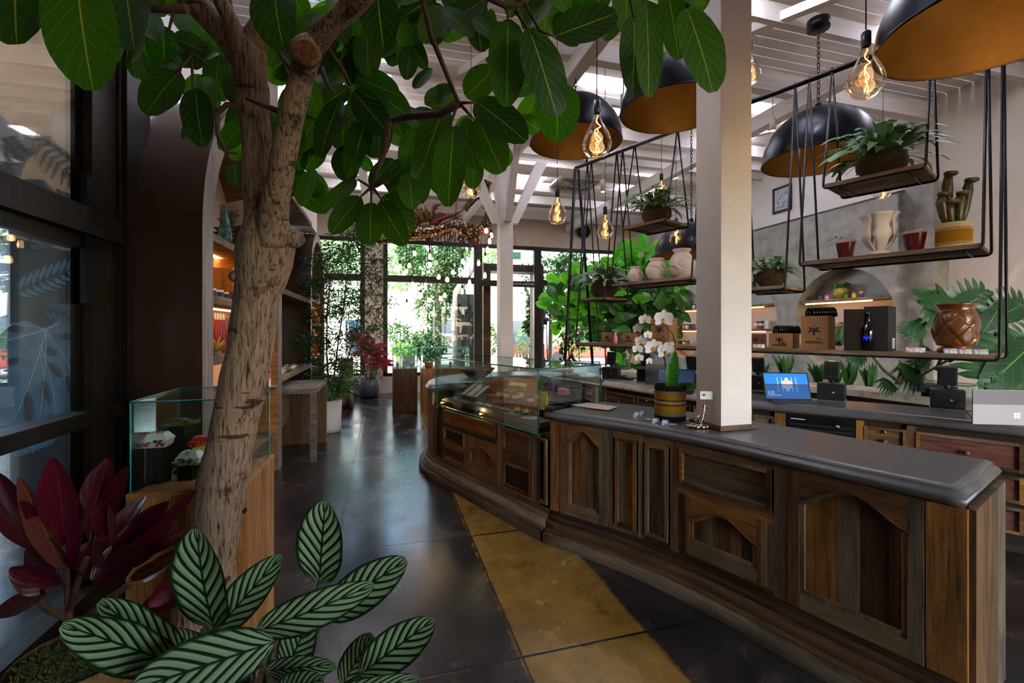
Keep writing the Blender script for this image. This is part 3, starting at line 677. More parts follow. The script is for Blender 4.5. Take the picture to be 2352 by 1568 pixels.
def frame_mould(mb, T, x0, x1, y0, y1, w=.022, z0=.012, z1=.034):
    for (a, b, c_, d) in ((x0, x0+w, y0, y1), (x1-w, x1, y0, y1), (x0+w, x1-w, y0, y0+w), (x0+w, x1-w, y1-w, y1)): lbox(mb, T, a, b, c_, d, z0, z1)
def planks(mb, T, x0, x1, y0, y1, n, z0=.0, z1=.012, rd=random):
    xs = [x0]; ws = [rd.uniform(.7, 1.5) for _ in range(n)]; sm = sum(ws)
    for w_ in ws: xs.append(xs[-1]+(x1-x0)*w_/sm)
    for a, b in zip(xs, xs[1:]): lbox(mb, T, a+.0008, b-.0008, y0, y1, z0, z1)
def arch_door(parent, T, x0, x1, y0, y1, sh, pk, npl, sw=.07, br=.07, mR=None, top=None, mold=.02):
    d = thing('cabinet_door', None, None); d.parent = parent
    rd = random.Random(int(x0*100+npl)); o_ = d
    mb = MB(); planks(mb, T, x0+sw*.6, x1-sw*.6, y0+br*.6, pk+.01, npl, -.004, .008, rd); mb.build('door_panel', M['recv'], o_)
    for xa_ in (x0, x1-sw): mb = MB(); lbox(mb, T, xa_, xa_+sw, y0, y1, .0, .03); mb.build('door_stile', M['recv'], o_, bevel=.002)
    mb = MB(); lbox(mb, T, x0+sw, x1-sw, y0, y0+br, .0, .03); mb.build('door_rail', M['rech'], o_); mb = MB()
    def bell(q): return sh+(pk-sh)*(.5-.5*math.cos(2*PI*q))**.72
    N = 22; a, b = x0+sw, x1-sw
    for k in range(N):
        q0, q1 = k/N, (k+1)/N; xa, xb = a+(b-a)*q0, a+(b-a)*q1
        mb.hexa([T @ Vector(p) for p in ((xa, bell(q0), 0), (xb, bell(q1), 0), (xb, y1, 0), (xa, y1, 0), (xa, bell(q0), .03), (xb, bell(q1), .03), (xb, y1, .03), (xa, y1, .03))])
    bmesh.ops.remove_doubles(mb.bm, verts=mb.bm.verts, dist=1e-5)
    mb.build('door_rail', top or M['rech'], o_)
    mb = MB()
    for k in range(N):
        q0, q1 = k/N, (k+1)/N; xa, xb = a+(b-a)*q0, a+(b-a)*q1
        mb.hexa([T @ Vector(p) for p in ((xa, bell(q0)-mold, .0), (xb, bell(q1)-mold, .0), (xb, bell(q1), 0), (xa, bell(q0), 0), (xa, bell(q0)-mold, .02), (xb, bell(q1)-mold, .02), (xb, bell(q1)+.004, .038), (xa, bell(q0)+.004, .038))])
    bmesh.ops.remove_doubles(mb.bm, verts=mb.bm.verts, dist=1e-5)
    lbox(mb, T, a, a+mold, y0+br, sh, 0, .026); lbox(mb, T, b-mold, b, y0+br, sh, 0, .026); lbox(mb, T, a, b, y0+br, y0+br+mold, 0, .026)
    mb.build('door_moulding', M['recv'], o_); return d
def flat_panel(parent, T, x0, x1, y0, y1, npl=1, m=None, name='panel', horiz=False, knob=None):
    mb = MB(); m = m or M['recv']
    if horiz: lbox(mb, T, x0, x1, y0, y1, -.004, .01)
    else: planks(mb, T, x0, x1, y0, y1, npl, -.004, .008)
    p = mb.build(name, m, parent); mb = MB(); frame_mould(mb, T, x0, x1, y0, y1); mb.build('moulding', M['rech'] if horiz else M['recv'], p)
    return p
def base_rows(mb, pts, m1=0):           # stepped plinth along polyline (front side), pts in order with outward on the right (-off)
    for (o0, o1, z0, z1) in ((-.115, .02, 0, .075), (-.085, .02, .078, .095), (-.06, .02, .095, .15), (-.035, .02, .15, .19), (-.02, .02, .19, .225)):
        A_, B_ = off_line(pts, o0), off_line(pts, o1); n = len(pts)
        va = [(mb.v((p.x, p.y, z0)), mb.v((p.x, p.y, z1))) for p in A_]; vb = [(mb.v((p.x, p.y, z0)), mb.v((p.x, p.y, z1))) for p in B_]
        for k in range(n-1):
            mb.f([va[k][0], va[k+1][0], va[k+1][1], va[k][1]], True); mb.f([va[k][1], va[k+1][1], vb[k+1][1], vb[k][1]])
        for k, s_ in ((0, 1), (n-1, -1)): mb.f([va[k][0], va[k][1], vb[k][1], vb[k][0]][::s_])
# ---- straight-ish run
iB = len(arc); FB = off_line(EDGE, .045)[iB:]; FBf = Front(FB)
cabB = thing('counter_cabinet', 'long reclaimed wood counter cabinet with arched doors under the bare grey top', 'cabinet', (1.2, 2.9, 0))
inner = off_line(EDGE, .63)[iB:]
outl = [Vector(p) for p in FB]+[Vector(p) for p in inner[::-1]]
outl = outl  # ccw check
def ccw(p): return sum(p[i-1].x*p[i].y-p[i].x*p[i-1].y for i in range(len(p))) > 0
if not ccw(outl): outl = outl[::-1]
outl_c = off_poly(outl, .012)
mb = MB(); mb.prism(outl_c, .02, .905); mb.build('carcass', M['recdark'], cabB)
mb = MB(); base_rows(mb, FB); mb.build('plinth', M['rech'], cabB)
ZT = .905
def stile(parent, fr, pa, pb, z0=.225, z1=ZT, m=None, d=.026, n=1, name='stile'):
    A_, B_ = fr.at(pa), fr.at(pb); T, L = mod(A_, B_); mb = MB()
    planks(mb, T, 0, L, z0, z1, n, -.01, d); return mb.build(name, m or M['recv'], parent, bevel=.002)
stile(cabB, FBf, 1268, 1291)
T, L = mod(FBf.at(1291), FBf.at(1400)); arch_door(cabB, T, 0, L, .225, ZT, .765, .855, 5)
stile(cabB, FBf, 1400, 1413)
for a, b, n in ((1413, 1470, 2), (1482, 1544, 2)):
    T, L = mod(FBf.at(a), FBf.at(b)); flat_panel(cabB, T, .015, L-.015, .26, .86, n)
    mb = MB(); lbox(mb, T, 0, L, .225, .26, -.01, .026); mb.build('rail', M['rech'], cabB); mb = MB(); lbox(mb, T, 0, L, .86, ZT, -.01, .026); mb.build('rail', M['rech'], cabB)
stile(cabB, FBf, 1470, 1482); stile(cabB, FBf, 1544, 1563)
T, L = mod(FBf.at(1563), FBf.at(1783)); dwr = flat_panel(cabB, T, .012, L-.012, .66, .875, 1, M['rech'], 'drawer', True)
mb = MB(); lbox(mb, T, 0, L, .6, .66, -.01, .024); mb.build('rail', M['rech'], cabB); mb = MB(); lbox(mb, T, 0, L, .875, ZT, -.01, .024); mb.build('rail', M['rech'], cabB); mb = MB(); lbox(mb, T, 0, L, .225, .25, -.01, .024); mb.build('rail', M['rech'], cabB)
mb = MB(); lbox(mb, T, 0, .05, .25, .6, -.01, .026); mb.build('stile', M['recv'], cabB); mb = MB(); lbox(mb, T, L-.06, L, .25, .6, -.01, .026); mb.build('stile', M['recv'], cabB)
arch_door(cabB, T, .05, L-.06, .25, .6, .455, .545, 5, sw=.028, br=.075)
stile(cabB, FBf, 1783, 1815)
T, L = mod(FBf.at(1815), FBf.at(2128)); arch_door(cabB, T, 0, L, .225, ZT, .755, .855, 5, sw=.055, br=.08)
T, L = mod(FBf.at(2130), Vector(FB[-1])); mb = MB(); lbox(mb, T, 0, L, .225, ZT, -.02, .03); mb.build('corner_post', M['recv'], cabB, bevel=.003)
A_, B_ = Vector(FB[-1]), Vector(inner[-1]); T, L = mod(A_, B_)
mb = MB(); planks(mb, T, -.012, L+.0, .0, ZT, 4, -.01, .02, random.Random(3)); mb.build('end_panel', M['recv'], cabB)
# grey stone top over the run
slabB = Bs+[p for p in off_line(EDGE, .70)[iB:][::-1]]
if not ccw(slabB): slabB = slabB[::-1]
slabB = [Vector(p) for p in slabB]
mb = MB(); outline_slab(mb, slabB, OGEE(.985))
tag(mb.build('stone_counter', M['stone']), 'long bare grey stone counter top with rounded edge', 'countertop')
# ---- rounded section with the glass case
FA_pts = off_line(EDGE, .045)[:iB+1]; FAf = Front(FA_pts)
cabA = thing('counter_cabinet', 'rounded end reclaimed wood counter cabinet under the glass display case', 'cabinet', (-.3, 4.6, 0))
inn = off_line(EDGE, .62)[:iB+1]; o2 = list(FA_pts)+list(inn[::-1])
if not ccw(o2): o2 = o2[::-1]
mb = MB(); mb.prism(off_poly([Vector(p) for p in o2], .012), .02, .765); mb.build('carcass', M['recdark'], cabA)
ringF = off_line(EDGE, .05)[:len(arc)-2]; ringI = off_line(EDGE, .6)[:len(arc)-2]; o3 = list(ringF)+list(ringI[::-1])
if not ccw(o3): o3 = o3[::-1]
mb = MB(); mb.prism([Vector(p) for p in o3], .765, .905); mb.build('upper_carcass', M['recdark'], cabA)
mb = MB(); base_rows(mb, FA_pts); mb.build('plinth', M['rech'], cabA)
arcF = off_line(EDGE, .045)[:len(arc)]
mb = MB()
for a, b in zip(arcF[10:], arcF[11:]):
    for q0, q1 in ((0, .5), (.5, 1)):
        P, Q = a+(b-a)*q0, a+(b-a)*q1; T, L = mod(P, Q); lbox(mb, T, .002, L-.002, .225, .9 if b.y > 5.0 else .765, -.01, .014)
mb.build('fluted_front', M['recv'], cabA)
S0 = 1020
T, L = mod(FAf.at(1022), FAf.at(1147)); x1070 = (FAf.at(1073)-FAf.at(1022)).length
flat_panel(cabA, T, .01, L-.02, .62, .755, 1, M['rech'], 'panel', True)
mb = MB(); lbox(mb, T, 0, L, .575, .62, -.01, .024); mb.build('rail', M['rech'], cabA); mb = MB(); lbox(mb, T, 0, L, .225, .25, -.01, .024); mb.build('rail', M['rech'], cabA); mb = MB(); lbox(mb, T, 0, x1070, .39, .44, -.01, .024); mb.build('rail', M['rech'], cabA)
for z0 in (.25, .44): flat_panel(cabA, T, .02, x1070-.01, z0, z0+.135, 1, M['recdark'], 'drawer', True)
mb = MB(); lbox(mb, T, x1070-.01, x1070+.045, .25, .575, -.01, .026); mb.build('stile', M['recv'], cabA)
arch_door(cabA, T, x1070+.045, L-.005, .25, .575, .44, .51, 5, sw=.03, br=.06, top=M['oakd'])
stile(cabA, FAf, 1147, 1159, z1=.765)
T, L = mod(FAf.at(1159), FAf.at(1226)); flat_panel(cabA, T, .01, L-.01, .545, .75, 1, M['rech'], 'panel', True); flat_panel(cabA, T, .01, L-.01, .25, .46, 1, M['recdark'], 'panel', True)
mb = MB(); lbox(mb, T, 0, L, .46, .545, -.01, .03); mb.build('rail', M['rech'], cabA); mb = MB(); lbox(mb, T, 0, L, .225, .25, -.01, .024); mb.build('rail', M['rech'], cabA)
stile(cabA, FAf, 1226, 1241, z1=.765)
T, L = mod(FAf.at(1241), FAf.at(1262)); flat_panel(cabA, T, .0, L, .25, .75, 1, M['recdark'])
rs = list(arc[:-1]); rI = list(off_line(EDGE, .66)[:len(arc)-1]); pl_ = [Vector(p) for p in rs+rI[::-1]]
if not ccw(pl_): pl_ = pl_[::-1]
mb = MB(); outline_slab(mb, pl_, OGEE(.985)); tag(mb.build('stone_counter', M['stone']), 'curved grey stone counter top wrapping the rounded counter end', 'countertop')
# ---- glass display case
g0, g1 = Vector((-.84, 5.02)), Vector((.205, 3.565)); dv = Vector((.615, .485)).normalized(); GD = .74
g2, g3 = g1+dv*GD, g0+dv*GD; ZB, ZG = .785, 1.285
case = thing('display_case', 'large frameless glass display case built into the curved counter', 'display case', (-.2, 4.5, ZB))
M['glass'] = glassy('clear_glass', '#f3faf8', .05); M['gedge'] = mat('green_glass_edge', '#0d5a4e', .15, 0, .2, spec=.8)
mb = MB()
def vpane(a, b, z0, z1, th=.008, m_=None):
    d = (b-a).normalized(); n_ = Vector((-d.y, d.x))*th; (m_ or mb).hexa([Vector((p.x, p.y, z)) for z in (z0, z1) for p in (a, b, b+n_, a+n_)])
for a, b in ((g0, g1), (g1, g2), (g2, g3), (g3, g0)): vpane(a, b, ZB, ZG)
mb.prism([g0, g1, g2, g3], ZG, ZG+.01); mb.prism([g0, g1, g2, g3], ZB-.012, ZB); mb.build('glass_box', M['glass'], case)
mb = MB()
for z in (ZG+.005, ZB-.006):
    for a, b in ((g0, g1), (g1, g2), (g2, g3), (g3, g0)): mb.tube([(a.x, a.y, z), (b.x, b.y, z)], .0055, 4)
for a in (g0, g1, g2, g3): mb.tube([(a.x, a.y, ZB), (a.x, a.y, ZG)], .0055, 4)
mb.build('glass_edges', M['gedge'], case)
def cp(s_, t_, z): p = g0+(g1-g0)*s_+dv*(GD*t_); return Vector((p.x, p.y, z))   # point in the case: s along front, t depth
M['tray'] = wood('weathered_tray', ['#8a8173', '#7c7365'], 'h', .8, .6)
mb = MB(); q = [cp(.06, .07, 0), cp(.985, .07, 0), cp(.985, .93, 0), cp(.06, .93, 0)]; mb.prism(q, ZB+.035, ZB+.075); mb.build('deck', M['tray'], case)
mb = MB(); q = [cp(.1, .14, 0), cp(.95, .14, 0), cp(.95, .88, 0), cp(.1, .88, 0)]; mb.prism(q, ZB, ZB+.035); mb.build('riser', M['recdark'], case)
ZD = ZB+.075
M['ledw'] = mat('warm_light', '#ffcf80', .5, emit='#ffb347', es=14)
for s_, t_ in ((.045, .04), (.985, .5), (.5, .03)):
    mb = MB(); p = cp(s_, t_, ZB+.018); mb.ball(p, .009, 8); mb.build('spot', M['ledw'], case); ld = bpy.data.lights.new('case_lamp', 'POINT'); ld.energy = .8; ld.color = (1, .72, .35); ld.shadow_soft_size = .01; o = bpy.data.objects.new('case_lamp', ld); COL.objects.link(o); o.location = p+Vector((0, 0, .03))
# ---- back counter
def bc(px, y, z=.92): return onz(px, y, z)
bpts = [bc(1288, 862), bc(1386, 875), bc(1504, 892), bc(1574, 902), bc(1729, 921), bc(2040, 947.5), bc(2352, 979), bc(2560, 1003)]
bE = smooth_path([Vector((p.x, p.y)) for p in bpts], 4)
for nm, i0, i1, m_, lb in (('marble_counter', 0, 14, M['marble'], 'pale marble counter top behind the orchid holding card readers'), ('stone_counter', 14, len(bE)-1, M['stone'], 'dark grey stone rear counter top holding the lit tablet')):
    seg = bE[i0:i1+1]; p_ = [Vector(q) for q in seg]+[Vector(q) for q in off_line(bE, .62)[i0:i1+1][::-1]]
    if not ccw(p_): p_ = p_[::-1]
    mb = MB(); outline_slab(mb, p_, OGEE(.92)); tag(mb.build(nm, m_), lb, 'countertop')
bF = off_line(bE, .05); bFr = Front(bF)
cabC = thing('counter_cabinet', 'rear reclaimed wood cabinet run with knobbed drawers behind the long grey counter', 'cabinet', (2.4, 4.3, 0))
p_ = [Vector(q) for q in bF]+[Vector(q) for q in off_line(bE, .58)[::-1]]
if not ccw(p_): p_ = p_[::-1]
mb = MB(); mb.prism(off_poly(p_, .01), 0, .83); mb.build('carcass', M['recdark'], cabC)
M['redw'] = wood('faded_red_wood', ['#6b4238', '#5d3a32'], 'h', .8, .6); M['nick'] = mat('nickel', '#b5b2ad', .25, 1); M['knobw'] = mat('dark_knob', '#4a3b33', .5)
for a, b, knob, m_ in ((1392, 1462, 1, 'redw'), (1466, 1512, 2, 'recdark'), (1516, 1590, 1, 'redw'), (1596, 1690, 1, 'recdark'), (1728, 1780, 0, 'rech'), (1985, 2082, 2, 'rech'), (2105, 2352, 1, 'redw'), (2360, 2500, 1, 'redw')):
    T, L = mod(bFr.at(a), bFr.at(b)); d = flat_panel(cabC, T, 0, L, .58, .79, 1, M[m_], 'drawer', True)
    for z0 in (.36, .14): flat_panel(cabC, T, 0, L, z0, z0+.19, 1, M[m_], 'drawer', True)
    if knob:
        mb = MB(); mb.ball(T @ Vector((L/2, .675, .04)), .02, 12); mb.build('knob', M['knobw'], d)
    if knob == 2:
        mb = MB(); mb.ball(T @ Vector((L/2, .755, .025)), .013, 10); mb.build('lock', M['nick'], d)
for a, b in ((1382, 1392), (1780, 1806), (1966, 1985), (2082, 2104), (1692, 1727)): stile(cabC, bFr, a, b, .08, .83)
fr = thing('refrigerator', 'black grille fronted cooler set into the rear counter', 'refrigerator', (2.7, 3.9, 0))
T, L = mod(bFr.at(1808), bFr.at(1965)); mb = MB(); lbox(mb, T, 0, L, .05, .825, -.0, .03); mb.build('door', M['blackmetal'], fr)
mb = MB()
for k in range(12): lbox(mb, T, .02, L-.02, .3+k*.04, .315+k*.04, .03, .036)
mb.build('grille', mat('black_grille', '#0c0c0e', .5), fr)
mb = MB(); mb.ball(T @ Vector((L*.75, .76, .04)), .018, 10); mb.build('lock', M['nick'], fr)
mb = MB(); lbox(mb, T, .03, .14, .79, .796, .031, .034); mb.build('badge', M['letw'], fr)
# marble ledge further back
lp = [onz(1410, 850.5, .92), onz(1461, 856, .92), onz(1943, 892, .92), onz(2045, 903, .92), onz(2420, 944, .92)]
lE = [Vector((p.x, p.y)) for p in lp]; seg = lE+off_line(lE, .45)[::-1]; seg = [Vector(p) for p in seg]
if not ccw(seg): seg = seg[::-1]
M['plaster'] = noisy('pale_plaster_base', '#a59c90', '#8d857a', 4, .8)
mb = MB(); mb.prism(seg, .84, .92); tag(mb.build('marble_ledge', M['marble'], bevel=.006), 'pale marble ledge with plants behind the rear counter', 'ledge')
mb = MB(); mb.prism(off_poly(seg, .04), 0, .84); tag(mb.build('ledge_cabinet', M['recdark']), 'dark wooden base carrying the marble ledge behind the rear counter', 'cabinet')
LEDGE = lE
# ================================================================= HANGING RACK
RKC = .89+.8*6.24; RN = Vector((.78, .62, 0)).normalized()
def RK(px, off, z):
    r = (px-CX)/FPX; D = (RKC+off*1.276)/(r+.8); return Vector((r*D, D, z))
def RD(D, off, z): return Vector((RKC-.8*D, D, z))+RN*off
ZR = 3.82
rack = thing('hanging_rack', 'tall black pipe rack frame carrying the hanging wooden shelves', 'rack', RD(4.5, 0, 0))
mb = MB(); mb.tube([RD(6.26, 0, ZR), RD(2.7, 0, ZR)], .024, 10); mb.build('rail', M['blackmetal'], rack)
for D_, o_ in ((6.24, -.32), (6.24, .34), (2.72, -.3), (2.72, .3)):
    mb = MB(); mb.tube([RD(D_, o_, .93 if D_ > 3 and o_ > 0 else 0), RD(D_, o_*.1, ZR-.02)], .021, 8); mb.build('leg', M['blackmetal'], rack)
mb = MB(); mb.tube([RD(6.1, 0, ZR), RD(6.1, 0, 4.66)], .014, 8); mb.build('hanger', M['blackmetal'], rack)
mb = MB(); mb.tube([RD(3.1, 0, ZR), RD(3.1, 0, 4.66)], .014, 8); mb.build('hanger', M['blackmetal'], rack)
DEP = .23
def bent(pts, rad=.035, k=4):
    out = [pts[0]]
    for a, b, c_ in zip(pts, pts[1:], pts[2:]):
        d1, d2 = (a-b).normalized(), (c_-b).normalized()
        for i in range(k+1):
            q = i/k; p = b+d1*rad*(1-q)**2+d2*rad*q**2; out.append(p)
    out.append(pts[-1]); return out
def hshelf(pl, pr, z, label, thick=.028, dl=None, dr_=None):
    P0 = RK(pl, -DEP, z) if dl is None else RD(dl, -DEP, z); P1 = RK(pr, -DEP, z); d = (P1-P0); L = d.length; d.normalize()
    root = thing('hanging_shelf', label, 'shelf', (P0+P1)/2+RN*DEP, 0, 'plank shelves hung from the black rail')
    mb = MB(); T = Matrix(((d.x, RN.x, 0, P0.x), (d.y, RN.y, 0, P0.y), (0, 0, 1, z), (0, 0, 0, 1)))
    for j in range(3):
        y0, y1 = j*2*DEP/3+.002, (j+1)*2*DEP/3-.002; mb.hexa([T @ Vector(p) for zz in (0, thick) for p in ((.012, y0, zz), (L-.012, y0, zz), (L-.012, y1, zz), (.012, y1, zz))])
    mb.build('board', M['shelfwood'], root)
    for s_ in (0, 1):
        off = s_*2*DEP; a, b = T @ Vector((0, off, -.009)), T @ Vector((L, off, -.009)); ca, cb = T @ Vector((0, DEP, 0)), T @ Vector((L, DEP, 0)); ca.z = cb.z = ZR+.03
        mb = MB(); mb.tube(bent([ca, a, b, cb]), .0095, 7); mb.build('rod_loop', M['blackmetal'], root)
    for x in (.1, L-.1):
        mb = MB(); mb.tube([T @ Vector((x, 0, -.009)), T @ Vector((x, 2*DEP, -.009))], .008, 6); mb.build('cross_bar', M['blackmetal'], root)
    return z+thick
Z1 = hshelf(1430, 1529, 2.78, 'small plank shelf highest above the white vases carrying a staghorn fern')
Z2 = hshelf(1331, 1389, 1.975, 'small plank shelf nearest the front windows carrying a staghorn fern')
Z3 = hshelf(1403, 1588, 2.125, 'plank shelf holding three knotted white vases')
Z4 = hshelf(1685, 1803, 1.965, 'small plank shelf just past the thick column carrying a staghorn fern')
Z5 = hshelf(1836, 2258, 2.155, 'plank shelf holding red pots and a white tulip vase')
Z6 = hshelf(1890, 2126, 2.775, 'plank shelf hung highest beside the big copper lined lamp')
Z7 = hshelf(1322, 2296, 1.405, 'long low plank shelf holding paper bags and a carved wood vase')
# ================================================================= PENDANTS
M['domeout'] = noisy('blackened_dome', '#16181f', '#23262e', 9, .33, .85); M['domein'] = noisy('copper_lining', '#5c4514', '#4e380e', 5, .5, .6)
def dome(c, R_, hh, label, e=3.5):
    root = thing('dome_pendant', label, 'pendant lamp', c, 0, 'large black dome pendants')
    N = 14; out = [(R_*math.cos(PI/2*k/N)**.9 if k < N else .03, hh*math.sin(PI/2*k/N)) for k in range(N+1)]
    mb = MB(True); mb.lathe(out+[(.03, hh+.06), (0, hh+.06)], n=48); mb.build('dome', M['domeout'], root)
    mb = MB(True); mb.lathe([(r*.985, z*.985) for r, z in out]+[(0, hh*.985)], n=48); mb.build('lining', M['domein'], root)
    mb = MB(True); mb.lathe([(R_, 0), (R_+.004, .006), (R_, .012), (R_-.01, .006), (R_, 0)], n=48); mb.build('rim', M['domeout'], root)
    top = 4.66-c[2]; mb = MB(True); n = int((top-.06-hh)/.05)
    for k in range(n):
        z = hh+.06+k*.05; ax = Vector((1, 0, 0)) if k % 2 else Vector((0, 1, 0))
        mb.tube([Vector((0, 0, z+.03))+ax*(.014*math.cos(th))+Vector((0, 0, .034*math.sin(th))) for th in [2*PI*i/8 for i in range(9)]], .0045, 4, cap=False)
    mb.build('chain', M['blackmetal'], root)
    mb = MB(True); mb.lathe([(0, top-.09), (.1, top-.09), (.1, top-.0), (0, top)], n=24); mb.build('ceiling_cup', M['blackmetal'], root)
    mb = MB(True); mb.ball((0, 0, hh*.62), .045, 12); mb.build('bulb', M['bulbw'], root)
    ld = bpy.data.lights.new('dome_lamp', 'POINT'); ld.energy = e; ld.color = (1, .55, .22); ld.shadow_soft_size = .06
    o = bpy.data.objects.new('dome_lamp', ld); COL.objects.link(o); o.parent = root; o.location = (0, 0, hh*.45)
    return root
M['bulbw'] = mat('lit_bulb', '#ffd9a0', .4, emit='#ffb060', es=8)
dome(W(1322, 757, 4.97)+Vector((0, 0, 2.036)), .5, .5, 'black dome pendant behind the hanging clear teardrop bulb')
dome(W(1550, 757, 4.26)+Vector((0, 0, 2.045)), .5, .5, 'black dome pendant partly hidden by the thick white column')
dome(W(1880, 757, 4.5)+Vector((0, 0, 1.67)), .5, .5, 'black dome pendant behind the hanging fern shelf on a long chain')
dome(Vector((2.42, 2.25, 3.1)), .5, .5, 'huge black dome pendant with glowing copper lining over the counter', 9)
dome(W(1588, 757, 6.4)+Vector((0, 0, 1.05)), .5, .45, 'low black dome pendant above the white vases')
M['bglass'] = glassy('amber_bulb_glass', '#faf1e2', .045); M['fil'] = mat('filament', '#ffb050', .5, emit='#ff9a35', es=30)
M['socket'] = mat('pewter_socket', '#5d5f66', .35, .9); M['blk'] = mat('black_rubber', '#101012', .5)
def bigbulb(px, pyb, w, label, steel=False):   # pyb: y of bulb bottom
    w /= math.sqrt(1+((px-CX)/FPX)**2); D = .185*FPX/w; p = W(px, pyb, D); R_ = .0925; Hh = .30
    root = thing('teardrop_bulb', label, 'light bulb', p, 0, 'large clear teardrop bulbs')
    prof = [(0, .004), (.4*R_, .0), (.72*R_, .02), (.93*R_, .055), (R_, .09), (.93*R_, .125), (.7*R_, .17), (.45*R_, .21), (.27*R_, .25), (.2*R_, .285), (.2*R_, Hh)]
    mb = MB(True); mb.lathe(prof, n=28, fn=lambda th, z: 1+.05*math.sin(3*th+z*9)*(1 if z < .17 else 0)); mb.build('glass', M['bglass'], root)
    pts = [(.02*math.sin(k*.75)*math.sin(PI*k/26)*1.2+.006, .017*math.cos(k*.6)*math.sin(PI*k/26), .02+k*.0095) for k in range(27)]
    mb = MB(True); mb.tube(pts, .0021, 5); mb.build('filament', M['fil'], root)
    pts = [(-.016*math.sin(k*.75)*math.sin(PI*k/18), .012*math.cos(k*.9), .03+k*.010) for k in range(16)]
    mb = MB(True); mb.tube(pts, .0016, 5); mb.build('filament', M['fil'], root)
    mb = MB(True); mb.lathe([(.02, Hh-.02), (.024, Hh-.015), (.024, Hh+.055), (.015, Hh+.065), (0, Hh+.065)], n=16); mb.build('socket', M['socket'] if steel else M['blk'], root)
    mb = MB(True); mb.tube([(0, 0, Hh+.06), (0, 0, 4.985-p.z)], .0035, 5); mb.build('cord', M['blk'], root)
    ld = bpy.data.lights.new('bulb_lamp', 'POINT'); ld.energy = 1.3; ld.color = (1, .6, .28); ld.shadow_soft_size = .03
    o = bpy.data.objects.new('bulb_lamp', ld); COL.objects.link(o); o.parent = root; o.location = (0, 0, .13); return root
for a in ((1371, 361, 68, 'glowing teardrop bulb hanging in front of the black dome beside the tree', True), (1989, 224, 98, 'biggest glowing teardrop bulb beside the huge copper lined dome', True), (1722, 192, 56, 'glowing teardrop bulb half hidden by the thick white column'),
          (1280, 514, 42, 'glowing teardrop bulb hanging alone between far column and rack'), (1390, 548, 38, 'glowing teardrop bulb seen between the slanting rods of the rack'), (1553, 564, 34, 'glowing teardrop bulb above the white vases'),
          (1082, 455, 46, 'glowing teardrop bulb hanging among ficus leaves above the dragon'), (2028, 457, 45, 'glowing teardrop bulb showing beneath the highest fern shelf'), (1519, 462, 34, 'glowing teardrop bulb behind the fern on the small high shelf')): bigbulb(*a)
# ================================================================= DRAGON SCULPTURE AND BULB CLUSTER
DD = 8.3
def K(x, y, D=DD): return W(880+x/4.9, 380+y/4.9, D)
gm = mat('pierced_gold', '#8a6a35', .4, .6); t = NT(gm); vo = t.node('ShaderNodeTexVoronoi'); vo.inputs['Scale'].default_value = 26; t.link(t.coord(), vo.inputs[0])
t.col(t.ramp(vo.outputs['Distance'], [(.28, '#f0e2c4'), (.36, '#6b4f25'), (.6, '#3a2a14')])); M['gold'] = gm
M['goldp'] = noisy('dull_gold', '#7a5c2d', '#3f2e18', 20, .45, .5, bump=.3); M['redl'] = noisy('red_lacquer', '#7c2c1c', '#4a1a12', 10, .4)
dg = thing('dragon_sculpture', 'hanging carved gilt dragon sculpture above the cluster of small bulbs', 'sculpture', K(600, 700))
mb = MB(); mb.tube([K(-60, 850), K(100, 810), K(260, 780), K(480, 745), K(640, 725), K(740, 690), K(810, 660, DD-.1)], [.07, .1, .12, .13, .11, .1, .13], 10, wob=.15)
mb.tube([K(810, 655, DD-.1), K(870, 690, DD-.15), K(920, 750, DD-.1), K(970, 790), K(1060, 730), K(1150, 680), K(1205, 610), K(1235, 530), K(1205, 440), K(1155, 385)], [.15, .13, .09, .06, .07, .08, .07, .06, .045, .03], 10, wob=.2)
mb.build('body', M['gold'], dg)
mb = MB(); mb.tube([K(250, 830), K(480, 795), K(640, 770), K(760, 740)], [.03, .05, .05, .03], 8); mb.tube([K(990, 800), K(1060, 770), K(1150, 725)], [.03, .05, .03], 8); mb.build('belly', M['redl'], dg)
mb = MB()
for (x0, y0, x1, y1, x2, y2) in ((450, 640, 350, 500, 290, 440), (470, 640, 400, 520, 370, 440), (500, 630, 480, 520, 470, 450), (520, 620, 560, 470, 670, 430), (520, 640, 560, 500, 620, 480), (400, 660, 300, 560, 270, 470), (420, 680, 330, 620, 250, 560)):
    mb.tube([K(x0, y0), K((x0+x1)/2+10, (y0+y1)/2), K(x1, y1, DD-.05), K((x1+x2)/2-8, (y1+y2)/2), K(x2, y2)], [.06, .055, .045, .03, .005], 6, wob=.2)
for k in range(4): mb.tube([K(390, 500+k*45), K(440, 490+k*45), K(500, 510+k*40)], .02, 5)
mb.build('mane', M['goldp'], dg)
mb = MB()
for (x0, y0, x1, y1, x2, y2) in ((520, 650, 680, 600, 920, 495), (520, 620, 640, 580, 730, 600), (540, 660, 600, 640, 660, 635), (560, 600, 660, 560, 700, 540)):
    mb.tube([K(x0, y0), K(x1, y1-6), K((x1+x2)/2, (y1+y2)/2+12), K(x2, y2)], [.05, .05, .03, .004], 6)
mb.build('flames', M['redl'], dg)
mb = MB()
for k in range(11):
    q = k/10; a = K(930+q*240, 505-q*300, DD); 
    for s_ in (-1, 1): mb.leaf(a, K(930+q*240+s_*(30+25*q), 505-q*300-30+s_*22), .09, (0, -1, .2), nu=2, nv=3)
mb.tube([K(925, 510), K(1050, 370), K(1130, 330), K(1175, 170)], [.01, .04, .05, .01], 6); mb.tube([K(1180, 230), K(1185, 330), K(1160, 390)], .035, 6)
mb.build('tail_frond', M['goldp'], dg)
mb = MB()
for (x, y) in ((880, 640), (970, 670), (1030, 690), (1150, 460), (1170, 550), (1130, 620), (780, 630), (830, 610), (1230, 470)): mb.ball(K(x, y, DD-.05), .055, 8, (1, .6, 1.2))
